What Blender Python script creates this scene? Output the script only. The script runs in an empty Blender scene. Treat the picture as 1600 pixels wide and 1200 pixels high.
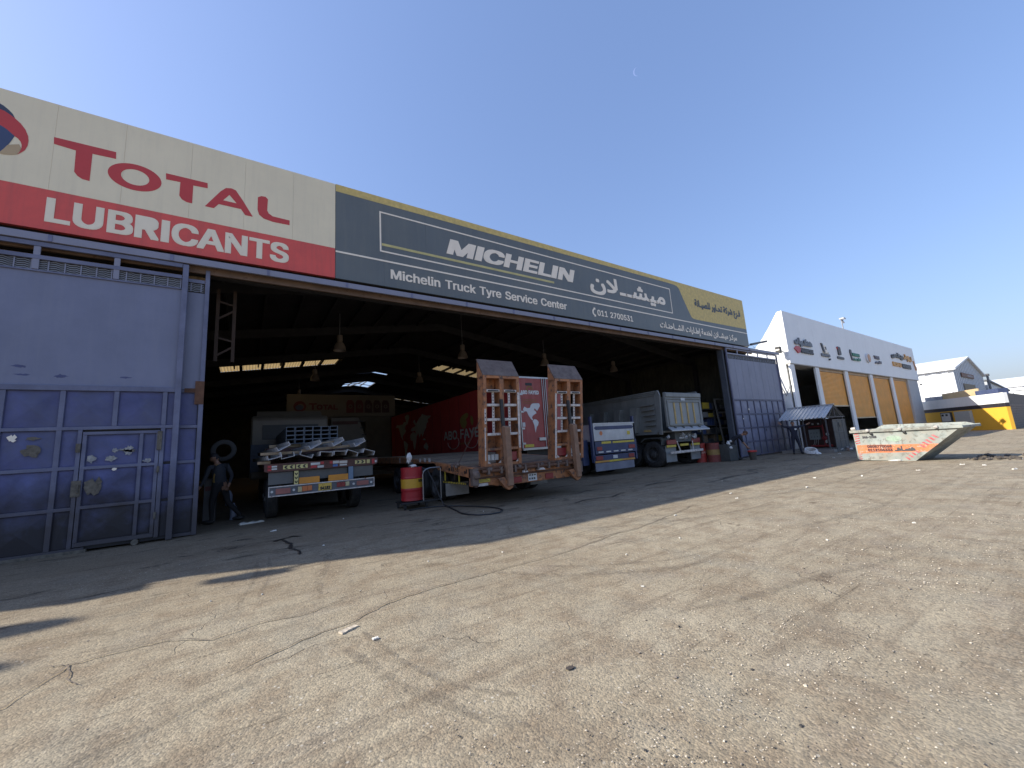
import bpy, math, random
from mathutils import Vector, Matrix, noise
random.seed(7)
S = bpy.context.scene
COL = S.collection
# ------------------------------------------------------------------ camera
EYE = Vector((0, 0, 1.55))
camd = bpy.data.cameras.new('camera')
camd.sensor_width = 36.0
camd.lens = 36.0 * 618 / 1600
camd.clip_start = 0.05
camd.clip_end = 20000
cam = bpy.data.objects.new('camera', camd)
COL.objects.link(cam)
cam.matrix_world = Matrix(((0.83302, -0.03093, -0.55237, EYE.x),
                           (-0.54926, -0.16571, -0.81906, EYE.y),
                           (-0.0662, 0.98569, -0.15502, EYE.z),
                           (0, 0, 0, 1)))
S.camera = cam
# ------------------------------------------------------------------ sky, sun, exposure
SUN_DIR = Vector((-1.40, 0.62, 1.0)).normalized()      # towards the sun
elev = math.asin(SUN_DIR.z)
W = bpy.data.worlds.new('World')
S.world = W
W.use_nodes = True
nt = W.node_tree
bg = nt.nodes['Background']
sky = nt.nodes.new('ShaderNodeTexSky')
sky.sky_type = 'NISHITA'
sky.sun_disc = False
sky.sun_elevation = elev
sky.sun_rotation = math.atan2(SUN_DIR.x, SUN_DIR.y)
sky.altitude = 0
sky.air_density = 1.5
sky.dust_density = 2.0
sky.ozone_density = 6.0
gam = nt.nodes.new('ShaderNodeGamma'); gam.inputs[1].default_value = 0.65
tint = nt.nodes.new('ShaderNodeMix'); tint.data_type = 'RGBA'; tint.blend_type = 'MULTIPLY'; tint.inputs[0].default_value = 1.0
tint.inputs[7].default_value = (1.03, 1.10, 1.42, 1)
nt.links.new(sky.outputs[0], gam.inputs[0]); nt.links.new(gam.outputs[0], tint.inputs[6]); nt.links.new(tint.outputs[2], bg.inputs[0])
bg.inputs[1].default_value = 0.15
sun = bpy.data.lights.new('sun', 'SUN')
sun.energy = 4.35
sun.angle = math.radians(0.5)
sun.color = (1.0, 0.94, 0.83)
suno = bpy.data.objects.new('sun', sun)
COL.objects.link(suno)
suno.location = (-20, 20, 40)
suno.rotation_euler = SUN_DIR.to_track_quat('Z', 'Y').to_euler()
S.view_settings.view_transform = 'Standard'
S.view_settings.look = 'None'
S.view_settings.gamma = 1
S.view_settings.use_curve_mapping = False
S.view_settings.exposure = 0.78
S.render.engine = 'CYCLES'
S.cycles.max_bounces = 6
S.cycles.diffuse_bounces = 4
S.cycles.glossy_bounces = 3
S.cycles.transmission_bounces = 4
S.cycles.use_denoising = True

# ------------------------------------------------------------------ helpers
def tag(o, label=None, cat=None, group=None, kind=None):
    if label: o['label'] = label
    if cat: o['category'] = cat
    if group: o['group'] = group
    if kind: o['kind'] = kind
    return o

def thing(name, label, cat, loc=(0, 0, 0), group=None):
    o = bpy.data.objects.new(name, None)
    o.empty_display_size = 0.2
    o.location = loc
    COL.objects.link(o)
    return tag(o, label, cat, group)

def wpos(o):
    p = Vector((0, 0, 0))
    while o:
        p += o.location
        o = o.parent
    return p

class B:
    def __init__(s): s.v = []; s.f = []; s.m = []
    def add(s, vs, fs, mi=0):
        n = len(s.v)
        s.v += [Vector(p) for p in vs]
        s.f += [tuple(i + n for i in f) for f in fs]
        s.m += [mi] * len(fs)
        return s
    def box(s, x0, x1, y0, y1, z0, z1, mi=0):
        return s.add([(x0,y0,z0),(x1,y0,z0),(x1,y1,z0),(x0,y1,z0),(x0,y0,z1),(x1,y0,z1),(x1,y1,z1),(x0,y1,z1)],
                     [(0,3,2,1),(4,5,6,7),(0,1,5,4),(1,2,6,5),(2,3,7,6),(3,0,4,7)], mi)
    def beam(s, p0, p1, w, h, up=(0, 0, 1), mi=0):
        p0 = Vector(p0); p1 = Vector(p1); d = (p1 - p0).normalized(); up = Vector(up)
        a = d.cross(up)
        if a.length < 1e-4: a = d.cross(Vector((1, 0, 0)))
        a.normalize(); b = a.cross(d).normalized()
        a *= w / 2; b *= h / 2
        return s.add([p0-a-b, p0+a-b, p0+a+b, p0-a+b, p1-a-b, p1+a-b, p1+a+b, p1-a+b],
                     [(0,3,2,1),(4,5,6,7),(0,1,5,4),(1,2,6,5),(2,3,7,6),(3,0,4,7)], mi)
    def tube(s, p0, p1, r, n=8, r2=None, cap=True, mi=0):
        p0 = Vector(p0); p1 = Vector(p1); r2 = r if r2 is None else r2
        d = (p1 - p0).normalized()
        a = d.cross(Vector((0, 0, 1)))
        if a.length < 1e-4: a = Vector((1, 0, 0))
        a.normalize(); b = d.cross(a)
        vs = []
        for p, rr in ((p0, r), (p1, r2)):
            for i in range(n):
                t = 2 * math.pi * i / n
                vs.append(p + (a * math.cos(t) + b * math.sin(t)) * rr)
        fs = [(i, (i+1) % n, n + (i+1) % n, n + i) for i in range(n)]
        if cap: fs += [tuple(range(n))[::-1], tuple(range(n, 2*n))]
        return s.add(vs, fs, mi)
    def path(s, pts, r, n=6, closed=False, mi=0):
        pts = [Vector(p) for p in pts]; m = len(pts); vs = []
        for k, p in enumerate(pts):
            if closed: d = pts[(k+1) % m] - pts[k-1]
            else: d = pts[min(k+1, m-1)] - pts[max(k-1, 0)]
            d.normalize()
            a = d.cross(Vector((0, 0, 1)))
            if a.length < 0.05: a = d.cross(Vector((0, 1, 0)))
            a.normalize(); b = d.cross(a)
            for i in range(n):
                t = 2 * math.pi * i / n
                vs.append(p + (a*math.cos(t) + b*math.sin(t)) * r)
        fs = []
        for k in range(m if closed else m-1):
            k2 = (k+1) % m
            for i in range(n):
                j = (i+1) % n
                fs.append((k*n+i, k*n+j, k2*n+j, k2*n+i))
        if not closed: fs += [tuple(range(n))[::-1], tuple(range((m-1)*n, m*n))]
        return s.add(vs, fs, mi)
    def lathe(s, prof, c=(0, 0, 0), n=20, axis='z', cap=True, mi=0):
        c = Vector(c); vs = []
        for r, h in prof:
            for i in range(n):
                t = 2*math.pi*i/n; x, y = r*math.cos(t), r*math.sin(t)
                p = {'z': (x, y, h), 'x': (h, x, y), 'y': (x, h, y)}[axis]
                vs.append(c + Vector(p))
        fs = []
        for k in range(len(prof)-1):
            for i in range(n):
                j = (i+1) % n
                fs.append((k*n+i, k*n+j, (k+1)*n+j, (k+1)*n+i))
        if cap: fs += [tuple(range(n))[::-1], tuple(range((len(prof)-1)*n, len(prof)*n))]
        return s.add(vs, fs, mi)
    def prism(s, poly, plane, a0, a1, mi=0):
        def P(q, a):
            return {'xz': (q[0], a, q[1]), 'yz': (a, q[0], q[1]), 'xy': (q[0], q[1], a)}[plane]
        n = len(poly)
        vs = [P(q, a0) for q in poly] + [P(q, a1) for q in poly]
        fs = [tuple(range(n))[::-1], tuple(range(n, 2*n))] + [(i, (i+1) % n, n+(i+1) % n, n+i) for i in range(n)]
        return s.add(vs, fs, mi)
    def poly(s, pts, mi=0):
        return s.add(pts, [tuple(range(len(pts)))], mi)
    def blob(s, c, r, n=8, m=6, jit=0.0, mi=0):
        c = Vector(c); r = Vector(r) if hasattr(r, '__len__') else Vector((r, r, r))
        vs = []; fs = []
        for k in range(m+1):
            ph = math.pi * k / m
            for i in range(n):
                t = 2*math.pi*i/n
                q = 1 + random.uniform(-jit, jit)
                vs.append(c + Vector((r.x*math.sin(ph)*math.cos(t)*q, r.y*math.sin(ph)*math.sin(t)*q, r.z*math.cos(ph)*q)))
        for k in range(m):
            for i in range(n):
                j = (i+1) % n
                fs.append((k*n+i, (k+1)*n+i, (k+1)*n+j, k*n+j))
        return s.add(vs, fs, mi)
    def build(s, name, mat, parent=None, bevel=0, smooth=False, label=None, kind=None, fix=True):
        me = bpy.data.meshes.new(name)
        off = wpos(parent) if parent else Vector((0, 0, 0))
        me.from_pydata([p - off for p in s.v], [], s.f)
        mats = mat if isinstance(mat, (list, tuple)) else [mat]
        for m in mats: me.materials.append(m)
        if len(mats) > 1: me.polygons.foreach_set('material_index', s.m)
        me.validate()
        if fix:
            import bmesh
            bm = bmesh.new(); bm.from_mesh(me)
            bmesh.ops.recalc_face_normals(bm, faces=bm.faces)
            bm.to_mesh(me); bm.free()
        if smooth:
            me.polygons.foreach_set('use_smooth', [True]*len(me.polygons))
            try: me.set_sharp_from_angle(angle=math.radians(40))
            except Exception: pass
        me.update()
        o = bpy.data.objects.new(name, me)
        COL.objects.link(o)
        if parent: o.parent = parent
        if bevel:
            bv = o.modifiers.new('bevel', 'BEVEL'); bv.width = bevel; bv.segments = 1; bv.limit_method = 'ANGLE'
        if label: o['label'] = label
        if kind: o['kind'] = kind
        return o

def copy_tree(o, parent=None):
    c = o.copy(); COL.objects.link(c)
    if parent: c.parent = parent
    for ch in list(o.children): copy_tree(ch, c)
    return c

# ------------------------------------------------------------------ materials
_mc = {}
def mat(name, col, rough=0.7, metal=0.0, var=0.18, scale=2.0, dirt=None, damt=0.35, dscale=1.2, streak=None,
        rust=None, rth=0.62, rscale=6.0, bump=0.15, bscale=40.0, lowdirt=None, coord='obj'):
    if name in _mc: return _mc[name]
    m = bpy.data.materials.new(name); m.use_nodes = True
    n = m.node_tree.nodes; L = m.node_tree.links
    bs = n['Principled BSDF']
    bs.inputs['Roughness'].default_value = rough
    bs.inputs['Metallic'].default_value = metal
    tc = n.new('ShaderNodeTexCoord')
    vec = tc.outputs['Object']
    def noi(sc, det=4, vscale=None, r=0.6):
        t = n.new('ShaderNodeTexNoise'); t.inputs['Scale'].default_value = sc; t.inputs['Detail'].default_value = det
        t.inputs['Roughness'].default_value = r
        if vscale:
            mp = n.new('ShaderNodeMapping'); mp.inputs['Scale'].default_value = vscale
            L.new(vec, mp.inputs[0]); L.new(mp.outputs[0], t.inputs[0])
        else: L.new(vec, t.inputs[0])
        return t.outputs[0]
    def ramp(src, a, b):
        r = n.new('ShaderNodeMapRange'); r.inputs[1].default_value = a; r.inputs[2].default_value = b
        L.new(src, r.inputs[0]); return r.outputs[0]
    def mix(f, a, b):
        x = n.new('ShaderNodeMix'); x.data_type = 'RGBA'
        if isinstance(f, float): x.inputs[0].default_value = f
        else: L.new(f, x.inputs[0])
        for k, c in ((6, a), (7, b)):
            if isinstance(c, (tuple, list)): x.inputs[k].default_value = (*c[:3], 1)
            else: L.new(c, x.inputs[k])
        return x.outputs[2]
    def mul(a, k):
        x = n.new('ShaderNodeMath'); x.operation = 'MULTIPLY'; L.new(a, x.inputs[0])
        if isinstance(k, float): x.inputs[1].default_value = k
        else: L.new(k, x.inputs[1])
        return x.outputs[0]
    c = mix(ramp(noi(scale, 5), 0.3, 0.7), tuple(x*(1-var) for x in col), tuple(min(1, x*(1+var)) for x in col))
    if dirt is not None:
        f = mul(ramp(noi(dscale, 6, r=0.7), 0.42, 0.72), float(damt)); c = mix(f, c, dirt)
    if streak is not None:
        f = mul(ramp(noi(3.0, 5, (2.2, 2.2, 0.18)), 0.48, 0.75), float(streak[1])); c = mix(f, c, streak[0])
    if rust is not None:
        f = ramp(noi(rscale, 8, r=0.72), rth, rth+0.04); c = mix(f, c, rust)
    if lowdirt is not None:     # splash-back grime close to the ground, broken up by noise
        gp = n.new('ShaderNodeNewGeometry'); sx = n.new('ShaderNodeSeparateXYZ'); L.new(gp.outputs[0], sx.inputs[0])
        ad = n.new('ShaderNodeMath'); ad.operation = 'MULTIPLY_ADD'; L.new(noi(1.5, 6), ad.inputs[0])
        ad.inputs[1].default_value = 2.2; L.new(sx.outputs[2], ad.inputs[2])
        f = mul(ramp(ad.outputs[0], lowdirt[1]+1.6, 1.6), float(lowdirt[2])); c = mix(f, c, lowdirt[0])
    L.new(c, bs.inputs['Base Color'])
    if bump:
        bp = n.new('ShaderNodeBump'); bp.inputs['Strength'].default_value = bump; bp.inputs['Distance'].default_value = 0.01
        L.new(noi(bscale, 3), bp.inputs['Height']); L.new(bp.outputs[0], bs.inputs['Normal'])
    _mc[name] = m
    return m

def emis(name, col, st):
    m = bpy.data.materials.new(name); m.use_nodes = True; n = m.node_tree.nodes
    bs = n['Principled BSDF']; bs.inputs['Base Color'].default_value = (*col, 1)
    bs.inputs['Emission Color'].default_value = (*col, 1); bs.inputs['Emission Strength'].default_value = st
    return m

def translucent(name, col):
    m = bpy.data.materials.new(name); m.use_nodes = True; n = m.node_tree.nodes; L = m.node_tree.links
    out = n['Material Output']; n.remove(n['Principled BSDF'])
    t = n.new('ShaderNodeBsdfTranslucent'); d = n.new('ShaderNodeBsdfDiffuse'); mx = n.new('ShaderNodeMixShader')
    tc = n.new('ShaderNodeTexCoord'); no = n.new('ShaderNodeTexNoise'); no.inputs['Scale'].default_value = 2.5; no.inputs['Detail'].default_value = 6
    cr = n.new('ShaderNodeMix'); cr.data_type = 'RGBA'
    cr.inputs[6].default_value = (*[c*0.6 for c in col], 1); cr.inputs[7].default_value = (*col, 1)
    L.new(tc.outputs['Object'], no.inputs[0]); L.new(no.outputs[0], cr.inputs[0])
    L.new(cr.outputs[2], t.inputs[0]); L.new(cr.outputs[2], d.inputs[0])
    mx.inputs[0].default_value = 0.3
    L.new(t.outputs[0], mx.inputs[1]); L.new(d.outputs[0], mx.inputs[2]); L.new(mx.outputs[0], out.inputs[0])
    return m

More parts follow.
